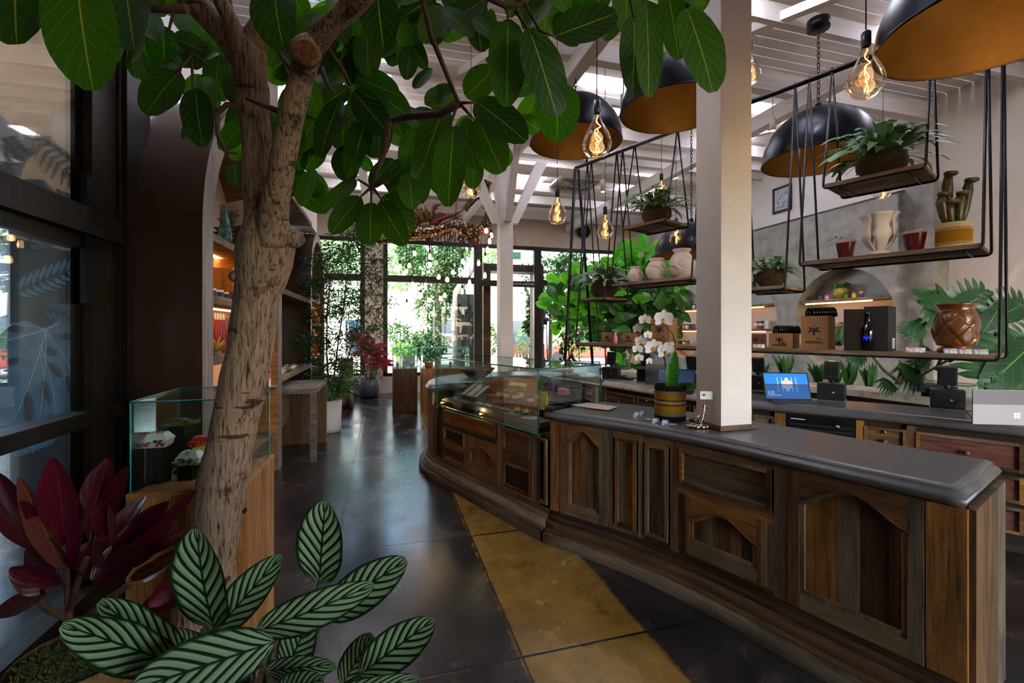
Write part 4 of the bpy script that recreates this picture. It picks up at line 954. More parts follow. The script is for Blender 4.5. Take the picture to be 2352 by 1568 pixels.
mb.build('spines', M['goldp'], dg)
mb = MB(); mb.tube([K(870, 790), K(840, 830), K(880, 860), K(905, 820), K(880, 800)], .03, 6); mb.tube([K(960, 820), K(1000, 880), K(1060, 870), K(1090, 830)], [.05, .05, .04, .01], 6); mb.build('claw', M['redl'], dg)
mb = MB(); mb.tube([K(805, 600), K(820, 500), W(1048, 300, DD)], .008, 5); mb.tube([K(320, 480), K(315, 380), W(944, 300, DD)], .008, 5); mb.build('chain', M['blk'], dg)
mb = MB(); rd = random.Random(5)
for k in range(26):
    x = rd.uniform(470, 1080); a = K(x, 720+rd.uniform(-20, 40)); b = K(x+rd.uniform(-120, 120), 790+rd.uniform(-40, 60)); m_ = (a+b)/2-Vector((0, 0, rd.uniform(.1, .45))); mb.tube([a, (a+m_)/2-Vector((0, 0, .05)), m_, (m_+b)/2-Vector((0, 0, .05)), b], .007, 4)
for k in range(14): mb.tube([K(490+rd.uniform(-15, 25), 670), K(480+rd.uniform(-25, 50), 760), K(500+rd.uniform(-25, 60), 860)], .012, 4)
mb.build('cables', M['blk'], dg)
cl = [(420, 800), (572, 785), (520, 880), (657, 585), (907, 630), (910, 770), (1052, 970), (1192, 1015), (1285, 895), (1445, 715), (1705, 735), (1812, 670), (1850, 520), (1885, 380), (1912, 290), (1830, 215), (625, 1095), (835, 1110), (762, 1270), (890, 1350), (1085, 1325), (1150, 1270), (1557, 1060), (1437, 1200), (1810, 940), (530, 1430)]
M['sbg'] = mat('small_bulb_glass', '#ffe2b8', .1, emit='#ffc083', es=6)
rd = random.Random(9)
BL = ['outermost round bulb near the cream pier, upper level', 'round bulb close above the long bulb near the cream pier', 'long bulb just beneath two round ones near the cream pier', 'highest round bulb at the pier side of the cluster', 'long bulb hanging highest over the middle of the window', 'round bulb directly under the high long bulb mid window', 'round bulb in front of the window rail, first from the pier', 'round bulb in front of the window rail, second from the pier', 'round bulb just above the rail, right of the two rail bulbs', 'pale bulb against the pale tree branch', 'long bulb between pale branch and wooden portal', 'round bulb nearest the portal at mid height', 'long bulb third down the tight chain beside the far column', 'long bulb second down the tight chain beside the far column', 'bulb beneath the paired round ones beside the far column', 'topmost round bulb touching the dragon tail', 'round bulb just below the rail, first of the pair', 'long bulb just below the rail, second of the pair', 'round bulb low in the cluster before the dark tree crown', 'lowest round bulb of the middle trio', 'round bulb in the lower pair beside the tree trunk, lower one', 'round bulb in the lower pair beside the tree trunk, upper one', 'long bulb right of centre hanging just below the rail', 'long bulb hanging lowest before the weathered open door', 'long bulb before the wooden portal beside the far column', 'lowest bulb nearest the cream pier, hanging alone']
BL = ['small glowing '+x for x in BL]
for i, (x, y) in enumerate(cl):
    p = W(860+x/7.127, 500+y/7.127, DD+rd.uniform(-.14, .1)); topz = 3.47 if x < 1780 else 3.64
    long_ = i in (4, 12, 13, 17, 22, 23, 24, 10)
    root = thing('small_bulb', BL[i], 'light bulb', p, 0, 'small bulbs clustered under the dragon')
    mb = MB(True); prof = [(0, -.045), (.028, -.035), (.037, -.008), (.03, .022), (.014, .05), (.012, .06)] if not long_ else [(0, -.06), (.022, -.05), (.03, -.02), (.026, .01), (.014, .045), (.012, .06)]
    mb.lathe(prof, n=12); mb.build('glass', M['sbg'], root)
    mb = MB(True); mb.lathe([(.016, .05), (.02, .055), (.018, .11), (0, .115)], n=10); mb.build('socket', M['blk'], root)
    mb = MB(True); mb.tube([(0, 0, .11), (0, 0, max(.16, topz-p.z))], .0042, 4); mb.build('cord', M['blk'], root)
ld = bpy.data.lights.new('cluster_lamp', 'POINT'); ld.energy = 16; ld.color = (1, .66, .36); ld.shadow_soft_size = .35; o = bpy.data.objects.new('cluster_lamp', ld); COL.objects.link(o); o.location = W(1000, 640, DD)
# ceiling fittings
vt = thing('ceiling_vent', 'square white ceiling air vent beyond the teardrop bulbs', 'vent', W(1318, 430, 9.6)); vt.rotation_euler = (0, 0, RZ)
mb = MB(True); mb.box((0, 0, .05), (.95, .95, .04)); mb.build('housing', M['white'], vt)
mb = MB(True)
for k in range(4):
    s_ = .38-.09*k
    for dx_, dy_, w_, h_ in ((0, s_, 2*s_, .03), (0, -s_, 2*s_, .03), (s_, 0, .03, 2*s_), (-s_, 0, .03, 2*s_)): mb.box((dx_, dy_, .02), (w_, h_, .02))
mb.build('louvre', mat('vent_shadow_gap', '#8a8580', .6), vt)
for i, (px, py, D_) in enumerate(((1385, 440, 6.3), (1775, 300, 5.6), (1190, 400, 9), (1432, 250, 5.2))):
    s_ = thing('spot_light', ['white track spotlight over the rack', 'lit white spotlight beside the dome behind the ferns', 'small white spotlight near the far column', 'white spotlight tucked beside the dome near the thick column'][i], 'spotlight', W(px, py, D_), 0, 'ceiling spotlights')
    mb = MB(True); mb.tube([(0, 0, 0), (0, 0, .16)], .035, 12); mb.tube([(0, 0, .16), (0, 0, 4.7-W(px, py, D_).z)], .008, 6); mb.build('housing', M['white'], s_)
    mb = MB(True); mb.tube([(0, 0, -.004), (0, 0, 0)], .028, 12); mb.build('lens', M['bulbw'], s_)
es = thing('exit_sign', 'small green exit sign above the entrance seen past the far column', 'sign', onv(1184, 587, VF-.25)); es.rotation_euler = (0, 0, RZ)
mb = MB(True); mb.box((0, 0, 0), (.3, .04, .2)); mb.build('housing', M['white'], es, bevel=.01)
mb = MB(True); mb.box((0, -.022, 0), (.24, .004, .13)); mb.build('face', mat('exit_green', '#1e9a55', .4, emit='#22b060', es=.6), es)
text('lettering', 'EXIT', frame_at(es.location-R(-.0, .027), R(1, 0)), .09, M['letw'], es)
mb = MB(True); mb.tube([(0, 0, 0), (0, 0, .5)], .006, 5); es2 = mb.build('hanger', M['blk'], es)
ck = thing('wall_bell', 'round dark bell hanging on the wall above the front window', 'bell', onv(1340, 531, VF-.1)); ck.rotation_euler = (0, 0, RZ)
mb = MB(True); mb.lathe([(0, 0), (.2, .0), (.2, .04), (.12, .07), (0, .08)], n=24); mb.bm.transform(Matrix.Rotation(PI/2, 4, 'X')); mb.build('gong', M['blackmetal'], ck)
mb = MB(True); mb.tube([(0, -.05, -.2), (0, -.05, -.9)], .02, 5, wob=.5); mb.build('tassel', M['blk'], ck)
# picture on the right wall
pc = onu(1796, 457, 7.48); pf = thing('framed_picture', 'small black framed black and white photograph on the white upper wall', 'picture', pc); pf.rotation_euler = (0, 0, RZ-PI/2)
mb = MB(True); fw, fh = .43, .5
for x, z, w_, h_ in ((0, fh/2-.02, fw, .04), (0, -fh/2+.02, fw, .04), (-fw/2+.02, 0, .04, fh), (fw/2-.02, 0, .04, fh)): mb.box((x, 0, z), (w_, .03, h_))
mb.build('frame', M['blackmetal'], pf, bevel=.003)
mb = MB(True); mb.box((0, .005, 0), (fw-.06, .01, fh-.06)); mb.build('mat_board', mat('mount_board', '#a9adb5', .8), pf)
mb = MB(True); mb.box((0, -.002, 0), (fw-.16, .008, fh-.18)); mb.build('print', noisy('photo_print', '#2b2f36', '#d5dbe4', 16, .6, detail=10), pf)
# ================================================================= ARCHED SHELVING ON THE LEFT
UFr = -1.15
def su(px, u=UFr): return uv_of(onu(px, 757, u))[1]
def arch_unit(label, v0, v1, t_, zs, boards, u0=UFr, u1=UL, back=True):
    R_ = (v1-v0)/2; vc = (v0+v1)/2; Ri = R_-t_; N = 32
    root = thing('arched_shelving', label, 'shelving', R((u0+u1)/2, vc, 0), 0, 'tall round topped shelving bays')
    out = [(v0, 0), (v0, zs*.5)]+[(vc-R_*math.cos(PI*k/N), zs+R_*math.sin(PI*k/N)) for k in range(N+1)]+[(v1, zs*.5), (v1, 0)]
    inn = [(v0+t_, 0), (v0+t_, zs*.5)]+[(vc-Ri*math.cos(PI*k/N), zs+Ri*math.sin(PI*k/N)) for k in range(N+1)]+[(v1-t_, zs*.5), (v1-t_, 0)]
    def strip(A_, ua, B_, ub, m_, sm=True):
        mb.use(m_); a = [mb.v(R(ua, p[0], p[1])) for p in A_]; b = [mb.v(R(ub, p[0], p[1])) for p in B_]
        for k in range(len(a)-1): mb.f([a[k], a[k+1], b[k+1], b[k]], sm)
    mb = MB(); strip(out, u1, out, u0, M['archd']); strip(inn, u0, inn, u1, M['archin']); strip(out, u0, inn, u0, M['arche'], False); strip(inn, u1, out, u1, M['archd'], False)
    mb.build('arch_shell', None, root)
    mb = MB(); q_ = [R(u1+.02, p[0]+(-.02 if p[0] < vc else .02), p[1]+(.02 if p[1] > zs else 0)) for p in out]; mb.tube(q_, .006, 4); mb.build('rear_light_line', M['cool'], root)
    if back:
        mb = MB(); P = [R(u1+.012, p[0], p[1]) for p in inn]; mb.slab(P, R(.01, 0)); mb.build('back_panel', M['backp'], root)
    for z, th, led in boards:
        q = max(0, z-zs); half = math.sqrt(max(.01, Ri*Ri-q*q)) if z > zs else Ri
        mb = MB(); mb.rbox(u1+.03, u0-.03, vc-half, vc+half, z-th, z); mb.build('shelf_board', M['shelfwood'], root, bevel=.004)
        if led:
            mb = MB(); mb.rbox(u1+.2, u1+.23, vc-half+.04, vc+half-.04, z-th-.014, z-th); mb.build('light_strip', M['strip'], root)
    return root
M['cool'] = mat('cool_light_line', '#dfe8ff', .5, emit='#cfdcff', es=5)
M['backp'] = noisy('pale_back_panel', '#c9b6a4', '#bfae9e', 3, .7); M['strip'] = mat('warm_light_strip', '#ffd6a0', .5, emit='#ffae5c', es=11)
arch1 = arch_unit('tall dark arched shelving bay behind the ficus trunk with glowing shelves', 3.45, 5.90, .2, 2.27, ((2.30, .06, 1), (1.85, .065, 1), (1.40, .06, 1), (.97, .06, 1), (.45, .05, 0)))
arch2 = arch_unit('narrower arched shelving bay nearest the front windows with coloured bottles', 8.12, 9.96, .14, 2.42, ((2.14, .05, 1), (1.72, .05, 0), (1.35, .05, 1), (.95, .05, 0), (.5, .05, 0)))
bay = thing('shelving_bay', 'flat dark shelving bay between the two arches with a ledge of glass balls', 'shelving', R(-1.4, 7.0, 0))
mb = MB(); mb.rbox(UL+.01, UL+.05, 5.91, 8.11, 0, 3.36); mb.build('back_panel', M['archd'], bay)
for z, th in ((2.10, .07), (1.05, .07)):
    mb = MB(); mb.rbox(UL+.05, UFr, 5.91, 8.11, z-th, z); mb.build('shelf_board', M['shelfwood'], bay, bevel=.004)
mb = MB(); mb.rbox(UL+.05, UFr+.02, 5.92, 8.11, 3.30, 3.36); mb.build('soffit_board', M['shelfwood'], bay)
# louvred high window
lw = thing('window_6', None, None, R(UL+.02, 10.4, 3.5), RZ, kind='structure'); mb = MB(True)
for y in (-.65, 0, .65): mb.box((0, y, .45), (.05, .05, .9))
for z in (0, .45, .9): mb.box((0, 0, z), (.05, 1.35, .05))
mb.build('window_frame', M['frame'], lw); mb = MB(True); mb.box((-.01, 0, .45), (.01, 1.3, .9)); mb.build('window_pane', mat('frosted_pane', '#d8dde0', .3), lw)
# desk
desk = thing('side_table', 'grey weathered wood waterfall table jutting out of the flat shelving bay', 'table', R(-1.2, 6.3, 0))
mb = MB(); mb.rbox(-1.56, -.78, 5.93, 7.0, .83, .89); mb.build('table_top', M['recgrey'], desk, bevel=.004)
mb = MB(); mb.rbox(-.85, -.78, 5.93, 6.0, 0, .83); mb.build('leg', M['recgrey'], desk); mb = MB(); mb.rbox(-1.56, -1.49, 5.93, 6.0, 0, .83); mb.build('leg', M['recgrey'], desk)
mb = MB(); mb.rbox(-1.56, -.78, 6.94, 7.0, 0, .83); mb.build('end_panel', M['oakd'], desk)
# ---- goods
cols = lambda *h: [mat('pack_'+x.strip('#'), x, .45) for x in h]
PK = dict(zip('navy amber purple orange white red green yellow black teal brown pink'.split(), cols('#1c2740', '#a8551c', '#4a2f6e', '#d2691e', '#d9d4cc', '#9c2222', '#3f7a2e', '#d9a520', '#111214', '#1f6d74', '#4a2f1c', '#d98aa8')))
def jar(name, label, p, r, h, body, lid, group, cat='jar', lab=None):
    root = thing(name, label, cat, p, 0, group); mb = MB(True); mb.lathe([(0, 0), (r*.95, 0), (r, .1*h), (r, .68*h), (r*.85, .76*h), (0, .77*h)], n=16); mb.build('body', body, root)
    mb = MB(True); mb.lathe([(r*.9, .74*h), (r*.92, .98*h), (r*.85, h), (0, h)], n=16); mb.build('lid', lid, root)
    if lab: mb = MB(True); mb.lathe([(r*1.01, .18*h), (r*1.01, .6*h)], n=16); mb.build('paper_label', lab, root)
    return root
def bottle(label, p, r, h, body, cap, group, name='bottle'):
    root = thing(name, label, 'bottle', p, 0, group); mb = MB(True); mb.lathe([(0, 0), (r, 0), (r, .55*h), (r*.8, .66*h), (r*.35, .76*h), (r*.32, .88*h), (0, .88*h)], n=16); mb.build('body', body, root)
    mb = MB(True); mb.lathe([(r*.42, .84*h), (r*.42, h), (0, h)], n=12); mb.build('cap', cap, root); return root
def boxo(name, label, p, d, m_, rz=0, group=None, cat='box', stripe=None):
    root = thing(name, label, cat, p, rz, group); mb = MB(True); mb.box((0, 0, d[2]/2), d); mb.build('carton', m_, root, bevel=.0015)
    if stripe: mb = MB(True); mb.box((0, 0, d[2]*.55), (d[0]*1.01, d[1]*1.01, d[2]*.3)); mb.build('printed_band', stripe, root)
    return root
def SP(px, z, du=-.12, u=UFr): return onu_z(px, u+du, z)
def onu_z(px, u, z): p = onu(px, 757, u); p.z = z; return p
# sign, bottle and succulents on the upper shelf of the near arch
sg = thing('letter_board', 'pale slanted block sign with large dark letters on the upper arch shelf', 'sign', onu_z(537, -1.27, 2.30), RZ-.75)
mb = MB(True); mb.box((0, 0, .21), (.34, .05, .42)); sgm = noisy('bleached_wood', '#cdb9a2', '#bda78e', 8, .7); mb.build('panel', sgm, sg, bevel=.003)
fm_ = wm(sg)
mb = MB(True); mb.box((0, -.026, .13), (.3, .004, .14)); mb.build('dark_band', PK['brown'], sg)
for i, (s_, z) in enumerate((('SUN-', .30), ('FE', .13))): text('lettering', s_, fm_ @ Matrix.Translation((0, -.030, z)) @ Matrix.Rotation(PI/2, 4, 'X'), .12, PK['brown' if i == 0 else 'white'], sg)
gb = thing('glass_bottle', 'clear green tinted glass bottle beside the slanted letter sign', 'bottle', onu_z(517, -1.27, 2.30)); mb = MB(True)
mb.lathe([(0, 0), (.05, .0), (.055, .08), (.035, .2), (.016, .28), (.016, .33)], n=16); mb.build('body', mat('aqua_glass', '#7fb8a8', .08, trans=.8), gb)
M['succ'] = leafmat('succulent_leaf', '#3d4a1e', '#6a7030', '#7c8340', .4)
su_ = thing('succulent', 'dark green rosette succulents behind the glass bottle on the upper arch shelf', 'plant', onu_z(503, -1.36, 2.30))
mb = MB(True)
for (x, y, z) in ((0, 0, .1), (.1, -.05, .14), (-.05, .1, .16), (.12, .12, .08), (.02, .05, .22)):
    for k in range(14):
        th = k*2.4; e = Vector((math.cos(th), math.sin(th), .3+.06*k)).normalized()*(.1-.003*k); mb.leaf((x, y, z), Vector((x, y, z))+e, .05, (0, 0, 1), nu=2, nv=4)
mb.build('foliage', M['succ'], su_); mb = MB(True); mb.lathe([(0, 0), (.09, 0), (.11, .08), (0, .08)], n=16); mb.build('pot', M['oakd'], su_)
for i, px in enumerate((490, 499, 507, 520)):
    jar('small_jar', ['dark jar nearest the arch edge in the row of four', 'second dark jar from the arch edge in the row of four', 'third dark jar from the arch edge in the row of four', 'dark jar nearest the ficus trunk in the row of four'][i], onu_z(px, -1.26-.02*(i % 2), 1.85), .022, .07, PK['navy'], PK['white'], 'dark jars on the second arch shelf')
M['hexw'] = wood('golden_ply', ['#b5793a', '#a86e34'], 'z', .5, .1, 50, .2)
def hexbox(p, r, dpt, label, rz):
    root = thing('hexagon_box', label, 'box', p, rz, 'open hexagonal wood boxes'); mb = MB(True); n = 6
    for k in range(n):
        a0, a1 = 2*PI*(k+.5)/n, 2*PI*(k+1.5)/n; P = [(0, math.cos(a)*rr, math.sin(a)*rr+r*.87) for a, rr in ((a0, r), (a1, r), (a1, r*.86), (a0, r*.86))]
        mb.slab([(-dpt/2, y, z) for _, y, z in P], (dpt, 0, 0))
    mb.build('shell', M['hexw'], root); return root
hexbox(onu_z(505, -1.38, 1.85), .2, .3, 'open golden hexagonal wood box lit warm under the upper arch shelf', RZ); hexbox(onu_z(532, -1.38, 1.85), .2, .3, 'open golden hexagonal wood box nearer the ficus trunk', RZ)
tr = thing('tincture_rack', 'amber wooden rack of dropper bottles on the third arch shelf', 'rack', onu_z(504, -1.42, 1.40), RZ-PI/2)
mb = MB(True); mb.box((0, 0, .16), (.3, .06, .3)); mb.build('backboard', PK['amber'], tr)
for k in range(4):
    bottle(['dropper bottle nearest the arch edge in the amber rack', 'second dropper bottle in the amber rack', 'third dropper bottle in the amber rack', 'dropper bottle nearest the ficus trunk in the amber rack'][k], onu_z(496+k*6.2, -1.35, 1.40), .022, .34, PK['red'], PK['white'], 'dropper bottles in the arch rack')
M['airp'] = leafmat('air_plant_leaf', '#8a7a3c', '#b39a55', '#c9b26a', .5, transl=.3)
ap = thing('air_plant', 'spiky straw coloured air plant on the third arch shelf', 'plant', onu_z(498, -1.22, 1.40)); mb = MB(True)
for k in range(60):
    th = random.uniform(0, 2*PI); e = Vector((math.cos(th), math.sin(th), random.uniform(.1, 1.1))).normalized()*random.uniform(.12, .22); mb.leaf((0, 0, .03), e+Vector((0, 0, .03)), .012, (0, 0, 1), bend=.2, nu=1, nv=4)
mb.build('foliage', M['airp'], ap); mb = MB(True); mb.ball((0, 0, .02), .03, 8); mb.build('root_ball', M['bark'], ap)
for i, (px, c1, c2, h) in enumerate(((488, 'purple', 'yellow', .12), (495, 'orange', 'purple', .16), (502, 'purple', 'teal', .2))):
    boxo('snack_packet', ['low purple packet', 'orange banded packet', 'taller purple packet'][i]+' on the waist high arch shelf by the arch edge', onu_z(px, -1.22, .97), (.1, .06, h), PK[c1], RZ+.4, 'packets on the waist high arch shelf', 'packet', PK[c2])
boxo('carton', 'orange cornered white carton beside the post on the waist high arch shelf', onu_z(604, -1.25, .97), (.12, .12, .26), PK['white'], RZ+.5, None, 'box', PK['orange'])
tb = thing('tablet', 'slim tablet lying on the waist high arch shelf right of the ficus trunk', 'tablet', onu_z(618, -1.2, .975), RZ); mb = MB(True); mb.box((0, 0, .006), (.2, .3, .01)); mb.build('body', PK['black'], tb, bevel=.003)
mb = MB(True); mb.box((0, 0, .0115), (.18, .27, .002)); mb.build('screen', mat('screen_glass', '#8a8580', .1), tb)
boxo('storage_bin', 'plain brown wooden bin below the waist high arch shelf', onu_z(615, -1.35, .45), (.4, .45, .4), M['oakd'], RZ, None, 'bin')
# balls on the flat bay ledge
bc_ = [mat('ball_'+x.strip('#'), x, .12, .5) for x in ('#c9a54a', '#8f8f92', '#3f6d4a', '#d8d4cc', '#6b3a22')]
rd = random.Random(12)
for k in range(24):
    u_ = UFr-.05-.055*(k % 3); v_ = 6.0+ (k//3)*.15+rd.uniform(-.02, .02)
    root = thing('glass_ball', 'small shiny %s ball, %s row, %s along the flat bay ledge' % (['gold', 'silver', 'green', 'white', 'brown'][k % 5], ['front', 'middle', 'back'][k % 3], ['first', 'second', 'third', 'fourth', 'fifth', 'sixth', 'seventh', 'eighth'][k//3]), 'ornament', R(u_, v_, 1.05), 0, 'shiny balls on the flat bay ledge')
    mb = MB(True); mb.ball((0, 0, .03), .03, 10); mb.build('ball', bc_[k % 5], root)
    mb = MB(True); mb.tube([(0, 0, .058), (0, 0, .068)], .006, 6); mb.build('stopper', bc_[0], root)
# arch 2 bottles
it = [(719, 2.14, .05, .42, 'teal', 'orange'), (724, 2.14, .07, .14, 'red', 'red'), (731, 2.14, .05, .2, 'yellow', 'white'), (737, 2.14, .05, .17, 'amber', 'white'), (720, 1.72, .06, .3, 'amber', 'white'), (727, 1.72, .05, .22, 'orange', 'white'), (735, 1.72, .05, .24, 'brown', 'white'),
      (719, 1.35, .07, .26, 'orange', 'yellow'), (726, 1.35, .07, .16, 'red', 'yellow'), (733, 1.35, .07, .12, 'yellow', 'orange'), (718, .95, .06, .22, 'navy', 'pink'), (724, .95, .06, .14, 'red', 'white'), (731, .95, .06, .18, 'teal', 'pink'), (738, .95, .06, .12, 'orange', 'red')]
nmz = {2.14: 'top', 1.72: 'second', 1.35: 'third', .95: 'lowest visible'}
for px, z, r, h, a, b in it:
    bottle('%s bottle with %s cap on the %s shelf of the arch by the windows' % (a, b, nmz[z]), onu_z(px, -1.24, z), r, h, PK[a], PK[b], 'bottles in the arch by the windows')
# ================================================================= NEAR DISPLAY CABINET
cu0, cu1, cv0, cv1, CZ = -1.0, -.56, 2.19, 2.68, .935
dc = thing('display_cabinet', 'honey wood plinth cabinet with glass vitrine behind the ficus trunk', 'cabinet', R((cu0+cu1)/2, (cv0+cv1)/2, 0))
mb = MB()
for k in range(4):
    w_ = (cv1-cv0)/4; mb.rbox(cu1-.04, cu1, cv0+.0+w_*k, cv0+w_*(k+1)-.001, 0, CZ)
mb.build('side_panel', M['oak'], dc, bevel=.002)
mb = MB(); mb.rbox(cu0, cu1-.042, cv0, cv0+.03, 0, CZ-.02); mb.build('front_panel', M['oak'], dc)
mb = MB(); mb.rbox(cu0, cu0+.03, cv0+.03, cv1, 0, CZ); mb.rbox(cu0, cu1-.04, cv1-.03, cv1, 0, CZ); mb.build('rear_panels', M['oak'], dc)
mb = MB(); mb.rbox(cu0, cu1-.04, cv0, cv1, CZ-.02, CZ); mb.build('deck', M['oakh'], dc)
a = [R(cu0+.01, cv0+.015), R(cu1-.02, cv0+.015), R(cu1-.02, cv1-.015), R(cu0+.01, cv1-.015)]; a = [Vector((p.x, p.y)) for p in a]
mb = MB()
for p, q in zip(a, a[1:]+a[:1]): vpane(p, q, CZ, 1.30, .006)
mb.prism(a, 1.30, 1.308); mb.build('glass_box', M['glass'], dc); mb = MB()
for p, q in zip(a, a[1:]+a[:1]): mb.tube([(p.x, p.y, 1.304), (q.x, q.y, 1.304)], .0035, 4); mb.tube([(p.x, p.y, CZ), (p.x, p.y, 1.30)], .0035, 4)
mb.build('glass_edges', mat('bright_glass_edge', '#1f9a90', .15, spec=.8), dc)
def hexprism(name, label, p, r, h, m_, group=None, moss=None, rz=.2, cat='stand'):
    root = thing(name, label, cat, p, rz, group); mb = MB(True); mb.prism([(math.cos(PI*k/3)*r, math.sin(PI*k/3)*r) for k in range(6)], 0, h); mb.build('block', m_, root, bevel=.002)
    if moss:
        mb = MB(True); rd = random.Random(4)
        for k in range(160):
            q = Vector((rd.uniform(-.8, .8)*r, rd.uniform(-.75, .75)*r, h)); mb.leaf(q, q+Vector((rd.uniform(-.01, .01), rd.uniform(-.01, .01), .014)), .008, (1, 0, 0), nu=1, nv=2)
        mb.build('moss', moss, root, kind='stuff')
    return root
M['dhex'] = wood('dark_walnut_block', ['#2c2019', '#34261d'], 'z', .45, .2, 40, .3); M['moss'] = leafmat('moss', '#4a6a18', '#8aa828', '#8aa828', .7)
def pkgbox(label, p, m1, m2, s=.085, rz=.3):
    root = thing('gift_box', label, 'box', p, rz, 'faceted gift boxes in the near vitrine'); mb = MB(True); h = s*.55; w_ = s
    P0 = [(-w_*.42, -w_*.4, 0), (w_*.42, -w_*.4, 0), (w_*.42, w_*.4, 0), (-w_*.42, w_*.4, 0)]; P1 = [(x*1.18, y*1.18, h*.55) for x, y, _ in P0]; P2 = [(x*.72, y*.72, h*1.05) for x, y, _ in P0]
    for A_, B_ in ((P0, P1), (P1, P2)): mb.hexa([*A_, *B_])
    mb.build('carton', m1, root, bevel=.001)
    rd = random.Random(int(s*1000)); mb = MB(True)
    for k in range(16):
        x, z = rd.uniform(-.4, .4)*w_, rd.uniform(.0, .55)*h*.9+.006; mb.ball((x, -w_*.40-z*.075/.05*.1-.004, z), .0055, 6, (1.2, .3, .8)); mb.ball((rd.uniform(-.3, .3)*w_, rd.uniform(-.3, .3)*w_, h*1.055), .0055, 6, (1.2, 1, .3))
    mb.build('printed_motif', m2, root); return root
def CP(px, y, D): return W(px, y, D)
pp = W(363, 1116, 2.0); pp.z = CZ; hexprism('hexagon_stand', 'tall dark hexagonal wood stand under the red spotted box', pp, .052, .155, M['dhex'], 'dark hexagonal stands')
pkgbox('white faceted box printed with red beans on the tall stand', pp+Vector((0, 0, .155)), PK['white'], PK['red'], .1)
q = W(437, 1100, 2.05); q.z = CZ; hexprism('hexagon_stand', 'short dark hexagonal wood stand with moss under the green leaf box', q, .055, .06, M['dhex'], 'dark hexagonal stands', M['moss'])
pkgbox('white faceted box printed with green leaves on the short mossy stand', q+Vector((0, 0, .065)), PK['white'], PK['green'], .095)
q = W(420, 1030, 2.3); q.z = CZ; hexprism('hexagon_stand', 'large dark hexagonal wood block topped with moss and a twig', q, .075, .19, M['dhex'], 'dark hexagonal stands', M['moss'])
tw = thing('twig', 'short grey twig lying on the mossy block', 'twig', q+Vector((0, 0, .2))); mb = MB(True); mb.tube([(-.05, 0, .01), (0, .01, .012), (.05, -.01, .006)], [.006, .007, .009], 7, wob=.2); mb.build('stick', M['bark'], tw)
q = W(398, 1085, 2.12); q.z = CZ; pkgbox('navy blue faceted box between the two dark stands', q, PK['navy'], PK['white'], .08)
q = W(462, 1040, 2.2); q.z = CZ+.02; pkgbox('red faceted box tucked behind the ficus trunk', q+Vector((0, 0, .08)), PK['red'], PK['orange'], .09); pkgbox('lime green faceted box tucked behind the ficus trunk', q+Vector((.03, -.06, .05)), PK['green'], PK['yellow'], .07)
mb = MB(); q2 = W(448, 1060, 2.26); q2.z = CZ; mb.box((q2.x+.02, q2.y-.01, CZ+.02), (.12, .14, .04), RZ); tag(mb.build('riser', M['dhex']), 'low dark riser block under the red and green boxes', 'stand')
# ================================================================= FAR PEDESTALS
def pedestal(label, pa, pb, D, h, hg, m_, n=3):
    A_ = W(pa, 757, D); B_ = W(pb, 757, D); u0, v0 = uv_of(A_); u1, _ = uv_of(B_); root = thing('pedestal_case', label, 'display case', R((u0+u1)/2, v0+.25, 0), 0, 'wooden pedestal cases by the entrance')
    mb = MB(); mb.rbox(u0, u1, v0, v0+.5, 0, h); mb.build('plinth', m_, root, bevel=.004)
    P = [R(u0+.01, v0+.01), R(u1-.01, v0+.01), R(u1-.01, v0+.49), R(u0+.01, v0+.49)]; P = [Vector((p.x, p.y)) for p in P]; mb = MB()
    for p, q in zip(P, P[1:]+P[:1]): vpane(p, q, h, hg, .006, mb)
    mb.prism(P, hg, hg+.008); mb.build('glass_box', M['glass'], root); mb = MB()
    for p, q in zip(P, P[1:]+P[:1]): mb.tube([(p.x, p.y, hg+.004), (q.x, q.y, hg+.004)], .006, 4); mb.tube([(p.x, p.y, h), (p.x, p.y, hg)], .005, 4)
    mb.build('glass_edges', mat('pale_glass_edge', '#5fb0a8', .2), root)
    c_ = R((u0+u1)/2, v0+.25, h)
    for k in range(n):
        x = (k+.7)/(n+.4)*(u1-u0)+u0; pq = R(x, v0+.2+.1*(k % 2), h)
        jar('glass_pipe', ['first', 'second', 'third', 'fourth'][k]+' clear glass piece from the aisle inside the '+label.split(' pedestal')[0]+' pedestal case', pq, .03, .12+.05*(k % 2), M['bglass2'], PK['white'], 'glass pieces in the pedestal cases')
    return root, c_
M['bglass2'] = mat('smoky_glass', '#a9b4b4', .15, trans=.5)
pedestal('narrow smoked oak pedestal with glass case beside the aisle', 902, 960, 8.7, .85, 1.24, M['oakd'])
pd2, c2 = pedestal('wide oak pedestal with glass case next to the rounded counter end', 970, 1085, 8.7, .85, 1.24, M['oak'], 4)
tp_ = thing('flower_pot', 'small orange clay pot on the wide oak pedestal', 'pot', W(985, 757, 8.9)-Vector((0, 0, .75))); mb = MB(True); mb.lathe([(0, 0), (.07, 0), (.09, .12), (.075, .12), (.07, .1), (0, .1)], n=16); mb.build('pot', mat('terracotta', '#b3582a', .7), tp_)
